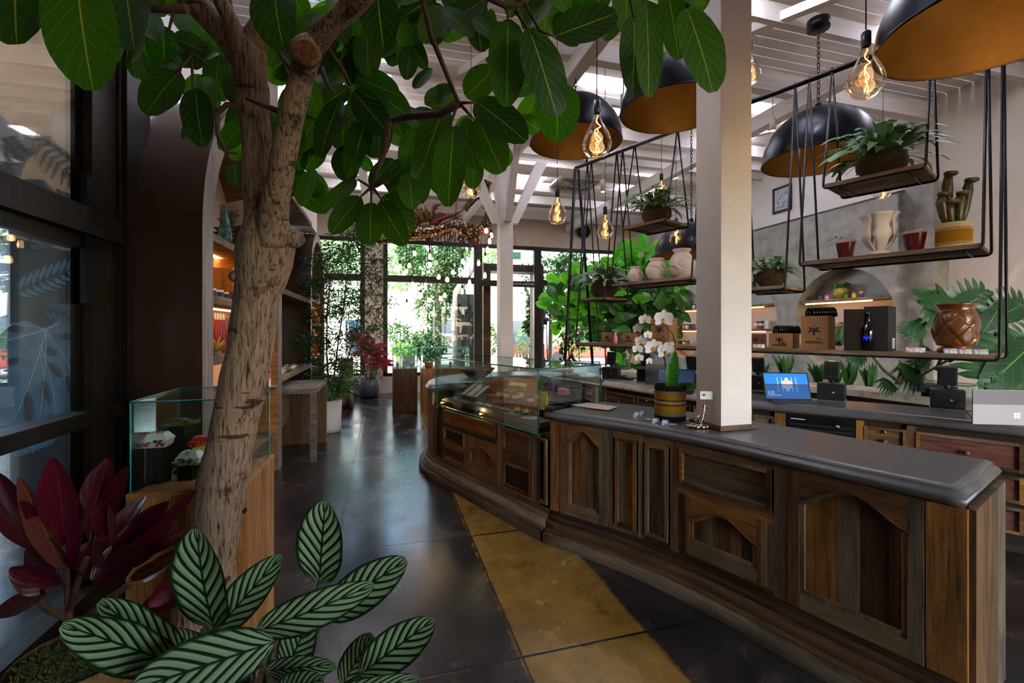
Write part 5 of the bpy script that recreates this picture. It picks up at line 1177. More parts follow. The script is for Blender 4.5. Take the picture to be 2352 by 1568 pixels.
# ================================================================= CHAIR, STOOL, PLANTERS
chp = onz(815, 905, 0); ch = thing('lounge_chair', 'wooden lounge chair with cream cushion by the front window', 'chair', chp, RZ+2.2)
M['cush'] = noisy('cream_linen', '#cbbba8', '#bba995', 30, .9); M['lt'] = wood('pale_ash', ['#b28a5c', '#a57f53'], 'z', .5, .1)
mb = MB(True); mb.box((0, 0, .40), (.58, .58, .12)); mb.build('seat_cushion', M['cush'], ch, bevel=.04, bseg=4)
mb = MB(True); mb.box((0, 0, .325), (.6, .6, .03)); mb.build('seat_frame', M['lt'], ch, bevel=.008)
for sx in (-1, 1):
    for sy in (-1, 1): mb = MB(True); mb.tube([(sx*.24, sy*.24, .32), (sx*.31, sy*.3, 0)], [.024, .014], 8); mb.build('leg', M['lt'], ch)
    mb = MB(True); mb.tube([(sx*.3, -.3, .33), (sx*.33, -.25, .58), (sx*.33, .1, .62), (sx*.3, .3, .6)], [.018, .02, .022, .018], 8); mb.build('armrest', M['lt'], ch)
mb = MB(True); N = 9
for k in range(N): a0 = -.9+1.8*k/N; a1 = -.9+1.8*(k+1)/N; mb.hexa([Vector((math.sin(a)*.36*rr, .06+math.cos(a)*.3*rr, z)) for z, rr in ((.4, 1), (.95, 1.15)) for a, r2 in ((a0, 1), (a1, 1))] [:0] or [Vector((math.sin(a)*r, .02+math.cos(a)*r*.9, z)) for z, r in ((.38, .33), (.92, .38)) for a, r in ((a0, r), (a1, r), (a1, r+.02), (a0, r+.02))])
mb.build('backrest', noisy('woven_cane', '#8a7458', '#6a573f', 60, .8), ch)
st = thing('stool', 'brown leather wrapped drum stool beside the lounge chair', 'stool', onz(793, 938, 0)-Vector((.1, -.12, 0)), 0)
mb = MB(True); mb.lathe([(0, 0), (.2, 0), (.22, .1), (.2, .34), (.14, .37), (.14, .42), (.21, .46), (.22, .62), (0, .62)], n=20); mb.build('body', noisy('brown_leather', '#4b281b', '#351b12', 8, .35), st)
mb = MB(True); mb.lathe([(0, .62), (.21, .62), (.21, .65), (0, .66)], n=20); mb.build('seat', M['knobw'], st)
# ================================================================= FICUS TREE
bk = mat('ficus_bark', '#8a705c', .85, spec=.2); t = NT(bk)
v = t.coord(scale=(1, 1, .1)); g1_ = t.noise(v, 120, 5, .65, .5); g2_ = t.noise(t.coord(), 7, 5, .6); rings = t.noise(t.coord(scale=(.25, .25, 1)), 22, 3, .5, .4)
cc_ = t.ramp(g1_, [(.36, '#33251b'), (.46, '#836a57'), (.7, '#a98f79')]); cc_ = t.mix(t.ramp(g2_, [(.31, .85), (.38, 0.0)]), cc_, '#2c2119'); cc_ = t.mix(t.ramp(rings, [(.33, .85), (.37, 0.0)]), cc_, '#2a1e16')
t.col(cc_); t.bump(t.math('ADD', t.math('MULTIPLY', g1_, .8), t.math('MULTIPLY', rings, .5)), .9, .008); M['fbark'] = bk
M['cut'] = noisy('cut_wood_face', '#8a4a1c', '#3f2010', 40, .7, bump=.4); M['twig'] = noisy('brown_twig', '#5d4233', '#3f2d22', 30, .8, bump=.4)
tp = W(445, 1620, 1.72); ficus = thing('ficus_tree', 'large indoor ficus tree with a leaning bare trunk and broad green leaves', 'tree', (tp.x, tp.y, 0))
TD = 1.72
def trk(pts, D0=TD, n=18, name='trunk', m_=None, wob=.1, sub=4):
    P = [W(x, y, D0+(q[0] if q else 0)) for x, y, r, *q in pts]; rr = [r*.88/FPX*(D0+(q[0] if q else 0)) for x, y, r, *q in pts]
    Q, S_ = [], []
    for i in range(len(P)-1):
        a, b, c_, d = P[max(i-1, 0)], P[i], P[i+1], P[min(i+2, len(P)-1)]
        for k in range(sub):
            q = k/sub; Q.append(.5*((2*b)+(c_-a)*q+(2*a-5*b+4*c_-d)*q*q+(3*b-a-3*c_+d)*q**3)); S_.append(rr[i]*(1-q)+rr[i+1]*q)
    Q.append(P[-1]); S_.append(rr[-1]); mb = MB(); mb.tube(Q, S_, n, wob=wob); return mb
mb = trk([(425, 1640, 70), (440, 1500, 64), (478, 1320, 61), (496, 1200, 59), (533, 1000, 56), (555, 900, 55), (572, 800, 55), (590, 690, 54), (598, 650, 60), (604, 600, 70), (612, 560, 68), (612, 520, 58), (604, 470, 44), (596, 400, 38), (588, 300, 36), (577, 200, 40), (568, 130, 44), (560, 95, 38)], sub=5, n=28)
mb.ball(W(540, 635, TD-.05), .022, 10); mb.ball(W(672, 548, TD), .045, 12, (1, .9, .8)); mb.ball(W(600, 455, TD-.02), .055, 12); mb.build('trunk', M['fbark'], ficus)
trk([(566, 150, 36), (525, 90, 31), (480, 40, 31), (430, -10, 32), (380, -60, 30)], wob=.12).build('branch', M['fbark'], ficus)
trk([(556, 130, 26, -.03), (535, 60, 20, -.05), (500, -10, 18, -.07), (470, -60, 18, -.1)]).build('branch', M['fbark'], ficus)
trk([(565, 130, 30), (590, 85, 34), (610, 55, 30), (620, 40, 20)]).build('branch', M['fbark'], ficus)
mb = trk([(622, 560, 40, -.04), (630, 480, 36, -.08), (645, 400, 31, -.12), (664, 290, 31, -.16), (690, 190, 30, -.2), (712, 118, 31, -.24), (755, 65, 27, -.3), (800, 22, 27, -.34), (850, -30, 27, -.4)], wob=.12); mb.build('branch', M['fbark'], ficus)
def cutface(x, y, D, r):
    mb = MB(); p = W(x, y, D); d = (Vector((0, 0, H))-p).normalized(); mb.tube([p-d*.03, p+d*.016, p+d*.012], [r*1.3, r*1.1, r*.9], 16, wob=.25); mb.build('pruned_stub', M['fbark'], ficus); mb = MB(); mb.tube([p+d*.0, p+d*.018], r*.85, 14, wob=.15); mb.build('cut_face', M['cut'], ficus)
cutface(703, 118, TD-.30, .036); 
def twigp(pts, D, r=6, D1=None, seed=0):
    D -= .2; D1 = (D if D1 is None else D1-.2); n = len(pts); P = [W(x, y, D+(D1-D)*i/(n-1)) for i, (x, y) in enumerate(pts)]
    rr = [r/FPX*D*(1-.45*i/(n-1)) for i in range(n)]; mb = MB(); mb.tube(P, rr, 7, wob=.25, seed=seed); mb.build('twig', M['twig'], ficus)
for a in (([(800, 30), (880, -20), (968, -15), (990, 80), (1030, 180), (1054, 236)], 1.55, 9, 1.7), ([(1054, 236), (1010, 262), (940, 268), (892, 278)], 1.75, 11, 1.9), ([(892, 278), (885, 340), (866, 390), (853, 430)], 1.85, 8, 1.9),
          ([(715, 170), (740, 90), (790, 165), (804, 196)], 1.7, 7, 1.8), ([(737, 155), (750, 190), (768, 215)], 1.75, 6), ([(900, -10), (1110, -10), (1165, 16), (1205, 8), (1230, -30)], 1.4, 8), ([(1165, 15), (1167, 50)], 1.4, 4), ([(1185, 25), (1215, 68)], 1.4, 5), ([(1205, 8), (1240, 70), (1278, 86)], 1.35, 4),
          ([(1054, 236), (1096, 235)], 1.75, 4), ([(1058, 240), (1090, 275)], 1.75, 4), ([(1050, 240), (1030, 300)], 1.75, 4), ([(853, 430), (822, 412)], 1.9, 4), ([(853, 430), (828, 452)], 1.9, 4), ([(853, 432), (852, 468)], 1.9, 4), ([(856, 430), (880, 462)], 1.9, 4), ([(855, 420), (893, 420)], 1.9, 4),
          ([(560, 245), (520, 240), (498, 262), (500, 310), (520, 350), (545, 352)], 1.85, 7), ([(520, 240), (480, 262)], 1.85, 4), ([(640, 255), (600, 240), (565, 225)], 1.8, 7), ([(440, 120), (443, 200)], 1.8, 4), ([(440, 130), (400, 170)], 1.8, 4), ([(445, 130), (480, 150)], 1.8, 4),
          ([(700, 200), (640, 120), (600, 20)], 1.9, 7), ([(1440, -40), (1456, 40)], 1.5, 4), ([(1300, -30), (1440, -40), (1560, -50)], 1.45, 8), ([(430, 20), (350, 20), (280, -30)], 1.6, 10), ([(400, 25), (385, 80)], 1.6, 4)): twigp(*a)
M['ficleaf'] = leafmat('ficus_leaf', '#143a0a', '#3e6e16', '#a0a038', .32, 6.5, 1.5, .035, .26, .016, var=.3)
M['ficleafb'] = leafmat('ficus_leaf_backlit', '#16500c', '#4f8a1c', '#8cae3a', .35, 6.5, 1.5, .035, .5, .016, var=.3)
def obov(q): return max(.02, math.sin(PI*min(1, max(0, q*.985+.004)**.92)))**.45
fl1, fl2 = MB(), MB(); rdl = random.Random(21)
def FL(bx, by, tx, ty, w, D=None, back=False, r=0):
    L = math.hypot(tx-bx, ty-by); D = D or max(1.05, min(2.4, .235*FPX/max(L, 60)))
    dd = rdl.uniform(-.05, .05); b, t_ = W(bx, by, D), W(tx, ty, D+dd-.02)
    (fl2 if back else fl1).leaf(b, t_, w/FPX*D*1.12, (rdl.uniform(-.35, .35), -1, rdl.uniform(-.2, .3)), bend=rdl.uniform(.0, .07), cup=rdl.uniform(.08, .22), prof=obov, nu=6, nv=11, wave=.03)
L1 = [(40, -120, 30, 95, 155), (175, -60, 207, 203, 138), (283, -70, 308, 113, 118), (628, -60, 642, 105, 108), (865, -30, 880, 112, 80), (804, 190, 852, 80, 70), (832, 195, 937, 262, 66), (812, 210, 893, 308, 62), (782, 228, 730, 357, 64), (789, 246, 786, 347, 63),
  (792, 335, 800, 417, 63), (822, 285, 862, 358, 42), (745, 225, 800, 150, 50), (915, 55, 978, 157, 42), (925, 78, 896, 151, 45), (950, 203, 991, 156, 28), (975, 237, 1042, 200, 40), (1000, 5, 997, 104, 52), (1120, -5, 1017, 60, 62), (1095, 25, 1105, 119, 62), (1127, 20, 1133, 112, 24),
  (1167, 45, 1164, 245, 78), (1215, 65, 1282, 265, 97), (1272, 84, 1416, 30, 88), (1456, 35, 1456, 213, 70), (1484, 5, 1493, 219, 66), (1533, -30, 1560, 132, 58), (1578, 20, 1642, 207, 100), (1440, -60, 1438, 82, 70), (1050, 232, 975, 230, 56), (1020, 246, 972, 373, 76), (1042, 290, 1028, 472, 74),
  (1068, 272, 1089, 385, 46), (1096, 270, 1154, 396, 78), (1093, 232, 1208, 320, 74), (1070, 222, 1137, 156, 64), (1090, 365, 1085, 434, 42), (1107, 350, 1144, 399, 40), (965, 370, 966, 466, 46), (818, 413, 738, 482, 42), (827, 452, 760, 535, 50), (852, 466, 850, 562, 58), (873, 463, 930, 562, 58),
  (882, 448, 946, 531, 60), (893, 420, 958, 469, 40), (882, 425, 948, 362, 44), (449, 203, 462, 335, 62), (484, 262, 419, 320, 60), (566, 220, 528, 320, 44), (411, 165, 331, 259, 84), (540, 375, 540, 431, 34), (690, 170, 628, 165, 40), (617, 100, 676, 136, 58), (1240, 60, 1200, 10, 50)]
L2 = [(1280, 190, 1280, 322, 92), (940, 20, 962, 92, 44), (853, 392, 824, 356, 26), (705, 262, 722, 357, 42), (690, 318, 682, 402, 46), (664, 400, 745, 446, 46), (675, 418, 752, 487, 50), (655, 408, 667, 452, 40), (375, 60, 378, 168, 62), (325, 90, 352, 172, 60), (400, 95, 395, 192, 44), (262, 95, 250, 152, 60),
  (262, 30, 268, 140, 70), (480, 150, 520, 230, 50), (500, 100, 545, 190, 44), (930, 90, 900, 20, 50), (720, 60, 760, 140, 54), (1180, 120, 1230, 170, 54), (1120, 130, 1180, 160, 46), (1225, 190, 1165, 215, 50), (1240, 215, 1190, 290, 46), (960, 290, 925, 380, 44), (985, 100, 955, 20, 46), (1330, -40, 1290, 30, 60),
  (760, 230, 700, 290, 40), (740, 330, 700, 390, 44), (830, 300, 800, 400, 46), (420, 210, 480, 190, 50), (500, 215, 470, 290, 46), (1170, 380, 1130, 330, 44), (1240, 300, 1195, 270, 40), (470, 110, 505, 170, 50), (610, 150, 660, 190, 44), (890, 300, 940, 330, 44), (935, 335, 985, 300, 40), (1000, 330, 950, 420, 40)]
for a in L1: FL(*a)
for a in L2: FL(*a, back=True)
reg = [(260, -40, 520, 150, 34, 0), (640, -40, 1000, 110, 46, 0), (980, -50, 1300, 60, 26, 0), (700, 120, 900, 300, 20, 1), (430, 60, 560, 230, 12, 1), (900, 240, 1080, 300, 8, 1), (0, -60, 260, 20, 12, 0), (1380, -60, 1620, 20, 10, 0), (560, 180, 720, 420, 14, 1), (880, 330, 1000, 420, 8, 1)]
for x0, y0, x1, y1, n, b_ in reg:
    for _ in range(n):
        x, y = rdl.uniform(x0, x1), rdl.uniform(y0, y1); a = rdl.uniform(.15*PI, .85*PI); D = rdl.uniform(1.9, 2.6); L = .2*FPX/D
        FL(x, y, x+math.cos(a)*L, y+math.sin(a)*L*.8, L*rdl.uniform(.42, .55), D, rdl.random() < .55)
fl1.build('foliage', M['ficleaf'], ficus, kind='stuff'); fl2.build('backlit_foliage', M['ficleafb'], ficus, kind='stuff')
# planter around the trunk
pt = thing('planter', 'low dark planter holding the ficus trunk in the near corner', 'planter', (tp.x, tp.y, 0)); mb = MB(True)
mb.lathe([(0, 0), (.17, 0), (.2, .2), (.18, .2), (.17, .16), (0, .16)], n=28); mb.build('pot', M['blackmetal'], pt)
# ================================================================= CORDYLINE (RED) NEAR
M['cord'] = leafmat('cordyline_leaf', '#16050b', '#5e0f26', '#7c2a3e', .3, 3, 4.0, .03, .22, .012, var=.55)
M['cordo'] = leafmat('cordyline_leaf_pale', '#4a1620', '#783628', '#7c6a24', .4, 3, 4.0, .03, .25, .03, var=.5)
def lance(q): return math.sin(PI*min(1, (q*.93+.04)**.85))**.8
def plantleaf(mb, D, bx, by, tx, ty, w, prof, rd, bend=.08, cup=.3, nv=9, nu=4, fw=0):
    b, t_ = W(bx, by, D+rd.uniform(-.05, .05)), W(tx, ty, D+rd.uniform(-.1, .1)+fw); mb.leaf(b, t_, w/FPX*D*1.05, (rd.uniform(-.4, .4), -1, rd.uniform(-.1, .6)), bend=rd.uniform(-bend, bend), cup=cup, prof=prof, nv=nv, nu=nu, wave=.04)
cbase = W(180, 1560, 1.42); rd = random.Random(3)
cord = thing('cordyline', 'burgundy cordyline plant with broad upright leaves in the near corner', 'plant', (cbase.x, cbase.y, 0))
mb, mb2 = MB(), MB()
for i, a in enumerate([(95, 1255, -15, 1085, 78), (148, 1232, 130, 1046, 72), (170, 1205, 158, 1095, 40), (212, 1180, 246, 1053, 58), (232, 1200, 303, 1068, 52), (262, 1230, 330, 1135, 44), (290, 1245, 390, 1152, 54), (252, 1245, 330, 1150, 60), (335, 1240, 452, 1125, 26), (340, 1268, 432, 1218, 26), (160, 1292, 262, 1238, 44),
      (215, 1335, 345, 1222, 66), (240, 1340, 330, 1240, 60), (340, 1390, 425, 1318, 44), (135, 1345, 20, 1308, 62), (105, 1362, -15, 1412, 44), (200, 1330, 245, 1225, 60), (170, 1300, 200, 1150, 60), (190, 1320, 120, 1230, 54), (130, 1340, 60, 1260, 60), (230, 1280, 300, 1200, 60), (290, 1300, 400, 1190, 50), (330, 1400, 450, 1340, 50), (150, 1250, 60, 1140, 50), (240, 1230, 225, 1120, 44), (330, 1330, 420, 1260, 36), (560, 1180, 565, 1165, 10)]): plantleaf(mb, 1.42, *a, lance, rd)
for a in [(140, 1300, 48, 1095, 56), (205, 1240, 212, 1140, 30), (262, 1250, 258, 1110, 26), (300, 1330, 405, 1275, 26), (240, 1300, 215, 1230, 40), (130, 1290, 20, 1180, 30)]: plantleaf(mb2, 1.38, *a, lance, rd)
mb.build('foliage', M['cord'], cord, kind='stuff'); mb2.build('pale_foliage', M['cordo'], cord, kind='stuff')
for pts in ([(170, 1640), (165, 1520), (158, 1400), (150, 1300)], [(158, 1420), (110, 1400), (80, 1370)], [(160, 1400), (180, 1330), (200, 1280)], [(165, 1450), (240, 1380), (300, 1340)], [(150, 1340), (140, 1290), (130, 1250)]):
    mb = MB(); mb.tube([W(x, y, 1.43) for x, y in pts], [.011, .010, .009, .008][:len(pts)], 8, wob=.2); mb.build('stem', M['twig'], cord)
def potp(name, label, c, r, h, m_, cat='planter', soil=True, top=1.0):
    root = thing(name, label, cat, c); mb = MB(True); mb.lathe([(0, 0), (r*.85, 0), (r*.92, h*.1), (r, h), (r*.9, h), (r*.88, h*.9), (0, h*.9)], n=28); mb.build('pot', m_, root)
    if soil:
        mb = MB(True); mb.lathe([(0, h*.92), (r*.87, h*.92)], n=20); mb.build('soil', M['bark'], root)
    return root
bsk = noisy('woven_straw', '#7a5c2c', '#4f3a1a', 50, .85, bump=.6)
bk_ = thing('basket', 'woven straw basket with moss holding the burgundy cordyline', 'basket', (cbase.x, cbase.y, 0)); mb = MB(True)
for k in range(9): mb.lathe([(.15+.012*math.sin(k), k*.066), (.165+.012*math.sin(k), k*.066+.033), (.15+.012*math.sin(k), k*.066+.062)], n=26)
mb.build('body', bsk, bk_); mb = MB(True); rd = random.Random(8)
for k in range(500):
    th, r_ = rd.uniform(0, 2*PI), .145*math.sqrt(rd.random()); q = Vector((math.cos(th)*r_, math.sin(th)*r_, .57)); mb.leaf(q, q+Vector((rd.uniform(-.02, .02), rd.uniform(-.02, .02), .02)), .008, (1, 0, 0), nu=1, nv=2)
mb.lathe([(0, .57), (.15, .565)], n=20); mb.build('moss', noisy('dark_moss', '#37401c', '#4f5424', 30, .9), bk_, kind='stuff')
# ================================================================= CALATHEA NEAR
M['cala'] = leafmat('calathea_leaf', '#74906f', '#94a886', '#16351f', .34, 7.5, 1.5, .1, .12, .014, stripe=('#0c2a15', .19), var=.25)
def calp(q): return max(.03, math.sin(PI*min(1, max(0, (q*.985+.005))**.9)))**.52
cb = W(560, 1568, 1.1); cal = thing('calathea', 'striped pale green calathea plant with dark feather veins closest to the camera', 'plant', (cb.x, 1.1, 0)); rd = random.Random(14)
CL = [(490, 1440, 443, 1221, 140, 1.08), (497, 1448, 638, 1283, 82, 1.12), (733, 1337, 746, 1153, 112, 1.15), (592, 1448, 848, 1352, 82, 1.06), (748, 1412, 928, 1288, 92, 1.14), (828, 1548, 998, 1420, 90, 1.05), (412, 1530, 146, 1430, 128, 1.0), (418, 1500, 220, 1388, 96, 1.08), (628, 1474, 290, 1590, 128, .95), (655, 1545, 715, 1412, 84, 1.12),
      (470, 1500, 392, 1445, 60, 1.16), (785, 1575, 852, 1458, 66, 1.12), (610, 1540, 770, 1525, 62, .98), (760, 1600, 960, 1560, 60, 1.0), (640, 1590, 740, 1560, 70, .95), (500, 1490, 470, 1440, 44, 1.15), (560, 1620, 420, 1600, 90, .95), (700, 1475, 640, 1400, 40, 1.2), (860, 1480, 960, 1490, 18, 1.1)]
mb = MB()
for bx, by, tx, ty, w, D in CL:
    b, t_ = W(bx, by, D+.02), W(tx, ty, D-.03); mb.leaf(b, t_, w/FPX*D*1.04, (rd.uniform(-.2, .2), -1, rd.uniform(0, .4)), bend=rd.uniform(-.03, .08), cup=rd.uniform(.1, .22), prof=calp, nu=8, nv=14, wave=.03)
mb.build('foliage', M['cala'], cal, kind='stuff')
for bx, by, tx, ty, w, D in CL[:13]:
    p = W(bx, by, D+.02); q = Vector((cb.x+rd.uniform(-.05, .05), 1.12, .45)); m_ = (p*.55+q*.45)+Vector((0, .02, .04)); mb = MB(); mb.tube([p, p*.75+m_*.25, m_, q], [.0035, .0038, .004, .005], 6); mb.build('stem', M['cstem'] if 'cstem' in M else M.setdefault('cstem', mat('dark_green_stem', '#1d2a14', .5)), cal)
potp('planter', 'round black planter under the striped calathea', (cb.x, 1.12, 0), .16, .5, M['blackmetal'])
# ================================================================= PODOCARPUS IN WHITE PLANTER
pp_ = onz(757, 990, 0); pod = thing('podocarpus', 'tall wispy podocarpus tree in the white planter by the aisle', 'plant', pp_); DP = pp_.y
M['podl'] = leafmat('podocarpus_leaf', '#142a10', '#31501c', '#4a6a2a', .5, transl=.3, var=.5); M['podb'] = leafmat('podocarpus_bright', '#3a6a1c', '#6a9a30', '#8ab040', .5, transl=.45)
for i, pts in enumerate(([(760, 925), (775, 800), (790, 700), (800, 600), (818, 500)], [(757, 925), (750, 800), (752, 700), (765, 610)], [(765, 925), (790, 850), (815, 770), (830, 700), (825, 640)], [(750, 925), (735, 830), (740, 740), (735, 660)])):
    mb = MB(); mb.tube([W(x, y, DP) for x, y in pts], [.016, .012, .01, .007, .005][:len(pts)], 7, wob=.2); mb.build('stem', M['twig'], pod)
rd = random.Random(31); mb = MB()
blobs = [(812, 530, 26), (800, 560, 40), (850, 590, 36), (770, 580, 42), (740, 600, 34), (862, 630, 30), (820, 620, 40), (760, 640, 42), (870, 690, 30), (730, 660, 26), (850, 710, 32), (775, 700, 48), (830, 750, 36), (740, 720, 36), (870, 745, 22), (735, 770, 38), (790, 770, 46), (830, 800, 36), (745, 820, 34), (785, 830, 44), (715, 785, 26), (840, 850, 26), (725, 850, 24), (775, 880, 34), (845, 660, 26), (805, 680, 30), (880, 600, 20), (835, 560, 24), (720, 640, 20)]
def sprigs(mb, c, R_, n, ln, lw, rd, flat=.6):
    for _ in range(n):
        d = Vector((rd.gauss(0, 1), rd.gauss(0, 1), rd.gauss(0, .8))).normalized()*R_*rd.uniform(.2, 1); p = c+d; e = Vector((d.x, d.y, d.z*.4-.25*R_)).normalized()
        q = p+e*ln*2.2
        for k in range(5):
            a = p+(q-p)*(k/5); s_ = Vector((rd.uniform(-1, 1), rd.uniform(-1, 1), rd.uniform(-.6, .8))).normalized(); mb.leaf(a, a+(e*.5+s_)*ln, lw, (rd.uniform(-1, 1), rd.uniform(-1, 1), .6), nu=1, nv=2, bend=.1, cup=0)
for x, y, r in blobs: sprigs(mb, W(x, y, DP+rd.uniform(-.25, .25)), r/FPX*DP*.9, int((8+r*2.0)*(.55 if x > 822 else 1)), .07, .02, rd)
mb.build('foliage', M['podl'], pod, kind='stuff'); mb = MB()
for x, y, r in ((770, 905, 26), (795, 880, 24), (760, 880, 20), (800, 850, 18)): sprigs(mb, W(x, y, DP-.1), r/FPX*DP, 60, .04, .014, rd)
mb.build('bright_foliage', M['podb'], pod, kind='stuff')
potp('planter', 'tall round white planter beside the waterfall table', pp_, .185, .50, M['white'])
# ================================================================= FAR CORDYLINE IN GREY POT
cg = onz(848, 912, 0); cg.z = 0; potp('planter', 'wide round charcoal planter in front of the cream pier', cg, .24, .43, noisy('charcoal_pot', '#2c2f33', '#383b40', 6, .5))
cr = thing('cordyline', 'red leaved cordyline in the charcoal planter by the front window', 'plant', cg); mb = MB(); rd = random.Random(41); DC = cg.y
for (x, y, n, L) in ((828, 785, 14, 36), (848, 812, 16, 42), (868, 830, 13, 34), (856, 795, 9, 38)):
    for k in range(n):
        a = rd.uniform(-PI, .15*PI) if k % 3 else rd.uniform(-PI, PI); l_ = L*rd.uniform(.7, 1.15); plantleaf(mb, DC, x, y, x+math.cos(a)*l_, y+math.sin(a)*l_*.8+5, 11, lance, rd, bend=.2, nv=5, nu=2)
mb.build('foliage', leafmat('red_cordyline', '#24121a', '#a31f3c', '#c04a5e', .35, 3, 4, .03, .3, .02, var=.6), cr, kind='stuff')
for pts in ([(845, 880), (838, 840), (828, 800)], [(850, 880), (852, 830), (855, 800)], [(853, 880), (865, 850), (872, 835)]):
    mb = MB(); mb.tube([W(x, y, DC) for x, y in pts], .014, 6); mb.build('stem', M['twig'], cr)
# ================================================================= FIDDLE LEAF FIGS
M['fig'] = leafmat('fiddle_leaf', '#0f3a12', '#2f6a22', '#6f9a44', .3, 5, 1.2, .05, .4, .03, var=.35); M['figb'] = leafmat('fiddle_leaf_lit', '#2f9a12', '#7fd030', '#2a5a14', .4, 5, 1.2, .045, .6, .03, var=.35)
def fid(q): return (.42+.58*q)*math.sin(PI*min(1, (q*.96+.03)**1.25))**.55*1.05
def fig(label, base, stems, clusters, D, seed):
    root = thing('fiddle_leaf_fig', label, 'plant', (base.x, base.y, 0), 0, 'fiddle leaf figs behind the rack'); rd = random.Random(seed); a, b = MB(), MB()
    for pts in stems:
        mb = MB(); mb.tube([W(x, y, D) for x, y in pts], [.022, .018, .014, .010][:len(pts)], 7, wob=.15); mb.build('stem', M['bark'], root)
    for x0, y0, x1, y1, n, pb, L in clusters:
        for _ in range(n):
            x, y = rd.uniform(x0, x1), rd.uniform(y0, y1); an = rd.uniform(-PI, PI); l_ = L*rd.uniform(.75, 1.2); DD_ = D+rd.uniform(-.5, .4); p = W(x, y, DD_); q = W(x+math.cos(an)*l_, y+math.sin(an)*l_*.75+(4 if pb < .5 else -6), DD_+rd.uniform(-.12, .12))
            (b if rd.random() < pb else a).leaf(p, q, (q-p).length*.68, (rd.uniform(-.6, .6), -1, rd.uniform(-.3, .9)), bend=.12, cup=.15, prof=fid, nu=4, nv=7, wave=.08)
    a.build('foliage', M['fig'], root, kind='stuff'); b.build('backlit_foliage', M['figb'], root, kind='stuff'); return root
f1 = W(1400, 757, 8.6)
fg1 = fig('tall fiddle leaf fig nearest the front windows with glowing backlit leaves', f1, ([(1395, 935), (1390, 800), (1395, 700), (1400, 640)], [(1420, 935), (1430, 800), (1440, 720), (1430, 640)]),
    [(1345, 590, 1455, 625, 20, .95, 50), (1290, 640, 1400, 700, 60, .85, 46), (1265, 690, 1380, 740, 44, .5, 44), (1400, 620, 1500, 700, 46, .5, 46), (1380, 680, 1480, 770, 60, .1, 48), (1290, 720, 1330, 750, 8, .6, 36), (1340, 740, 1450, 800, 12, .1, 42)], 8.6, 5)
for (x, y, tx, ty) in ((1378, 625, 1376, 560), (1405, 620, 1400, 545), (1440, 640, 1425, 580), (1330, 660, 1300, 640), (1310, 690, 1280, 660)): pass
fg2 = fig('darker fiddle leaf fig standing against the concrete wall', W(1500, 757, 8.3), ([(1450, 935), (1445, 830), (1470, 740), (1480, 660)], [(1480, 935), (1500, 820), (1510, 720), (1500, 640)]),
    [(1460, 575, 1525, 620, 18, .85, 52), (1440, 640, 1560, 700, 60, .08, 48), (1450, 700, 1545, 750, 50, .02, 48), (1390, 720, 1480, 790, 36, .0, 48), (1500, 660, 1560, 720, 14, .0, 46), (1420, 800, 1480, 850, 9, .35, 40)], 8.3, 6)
potp('planter', 'grey floor planter under the fig nearest the windows', (f1.x, f1.y, 0), .3, .5, M['conc']); potp('planter', 'grey floor planter under the darker fig', (W(1490, 757, 8.3).x, 8.3, 0), .28, .5, M['conc'])
# hanging trailing plant near the windows
tr_ = thing('trailing_plant', 'dark trailing houseplant on a slim stand beside the rack leg', 'plant', W(1305, 757, 7.8)-Vector((0, 0, H))); mb = MB(); rd = random.Random(61)
for k in range(90):
    x, y = rd.uniform(1285, 1335), rd.uniform(740, 835); p = W(x, y, 7.8+rd.uniform(-.15, .15)); mb.leaf(p, p+Vector((rd.uniform(-.1, .1), rd.uniform(-.1, .1), rd.uniform(-.14, .03))), .05, (rd.uniform(-1, 1), -1, .3), nu=2, nv=3)
mb.build('foliage', M['podl'], tr_, kind='stuff'); mb = MB(); mb.tube([W(1308, 830, 7.8), Vector((W(1308, 830, 7.8).x, 7.8, 0))], .02, 7); mb.tube([W(1308, 745, 7.8), W(1306, 790, 7.8), W(1308, 832, 7.8)], .012, 6); mb.build('stand', M['blackmetal'], tr_)
# ================================================================= MONSTERA + SNAKE PLANTS ON THE LEDGE
M['mon'] = leafmat('monstera_leaf', '#14351a', '#2c5a2c', '#5f8a52', .3, 6, 1.0, .03, .25, .02, var=.3)
def monleaf(mb, c, tip, w, nrm, fr=8):   # split leaf made of lobes
    c, tip = Vector(c), Vector(tip); d = tip-c; L = d.length; t_ = d/L; n_ = Vector(nrm); n_ = (n_-t_*n_.dot(t_)).normalized(); s_ = t_.cross(n_)
    for sg in (-1, 1):
        for k in range(fr):
            q = (k+.3)/fr; a = c+t_*L*q*.92; wd = w*.5*(math.sin(PI*min(1, (q*.9+.16)))**.6); ang = .25-.75*q
            e = (s_*sg*math.cos(ang*.9)*1.0+t_*(.15+.75*q-.35*(k == 0)))*wd-n_*wd*.3
            mb.leaf(a-t_*L*.02, a+e, L/fr*1.12, n_, bend=.12, cup=.05, prof=lambda q_: (1-.35*q_)*min(1, (1.02-q_)*4)*.95, nu=2, nv=4)
    mb.leaf(c, tip, w*.42, n_, bend=.05, cup=.05, prof=lambda q_: math.sin(PI*min(1, q_*.9+.12))**.5, nu=2, nv=6)
mons = thing('monstera', 'large monstera with split leaves behind the carved wood vase', 'plant', W(2200, 757, 4.9)-Vector((0, 0, H-.92))); mb = MB(); MD = 4.7
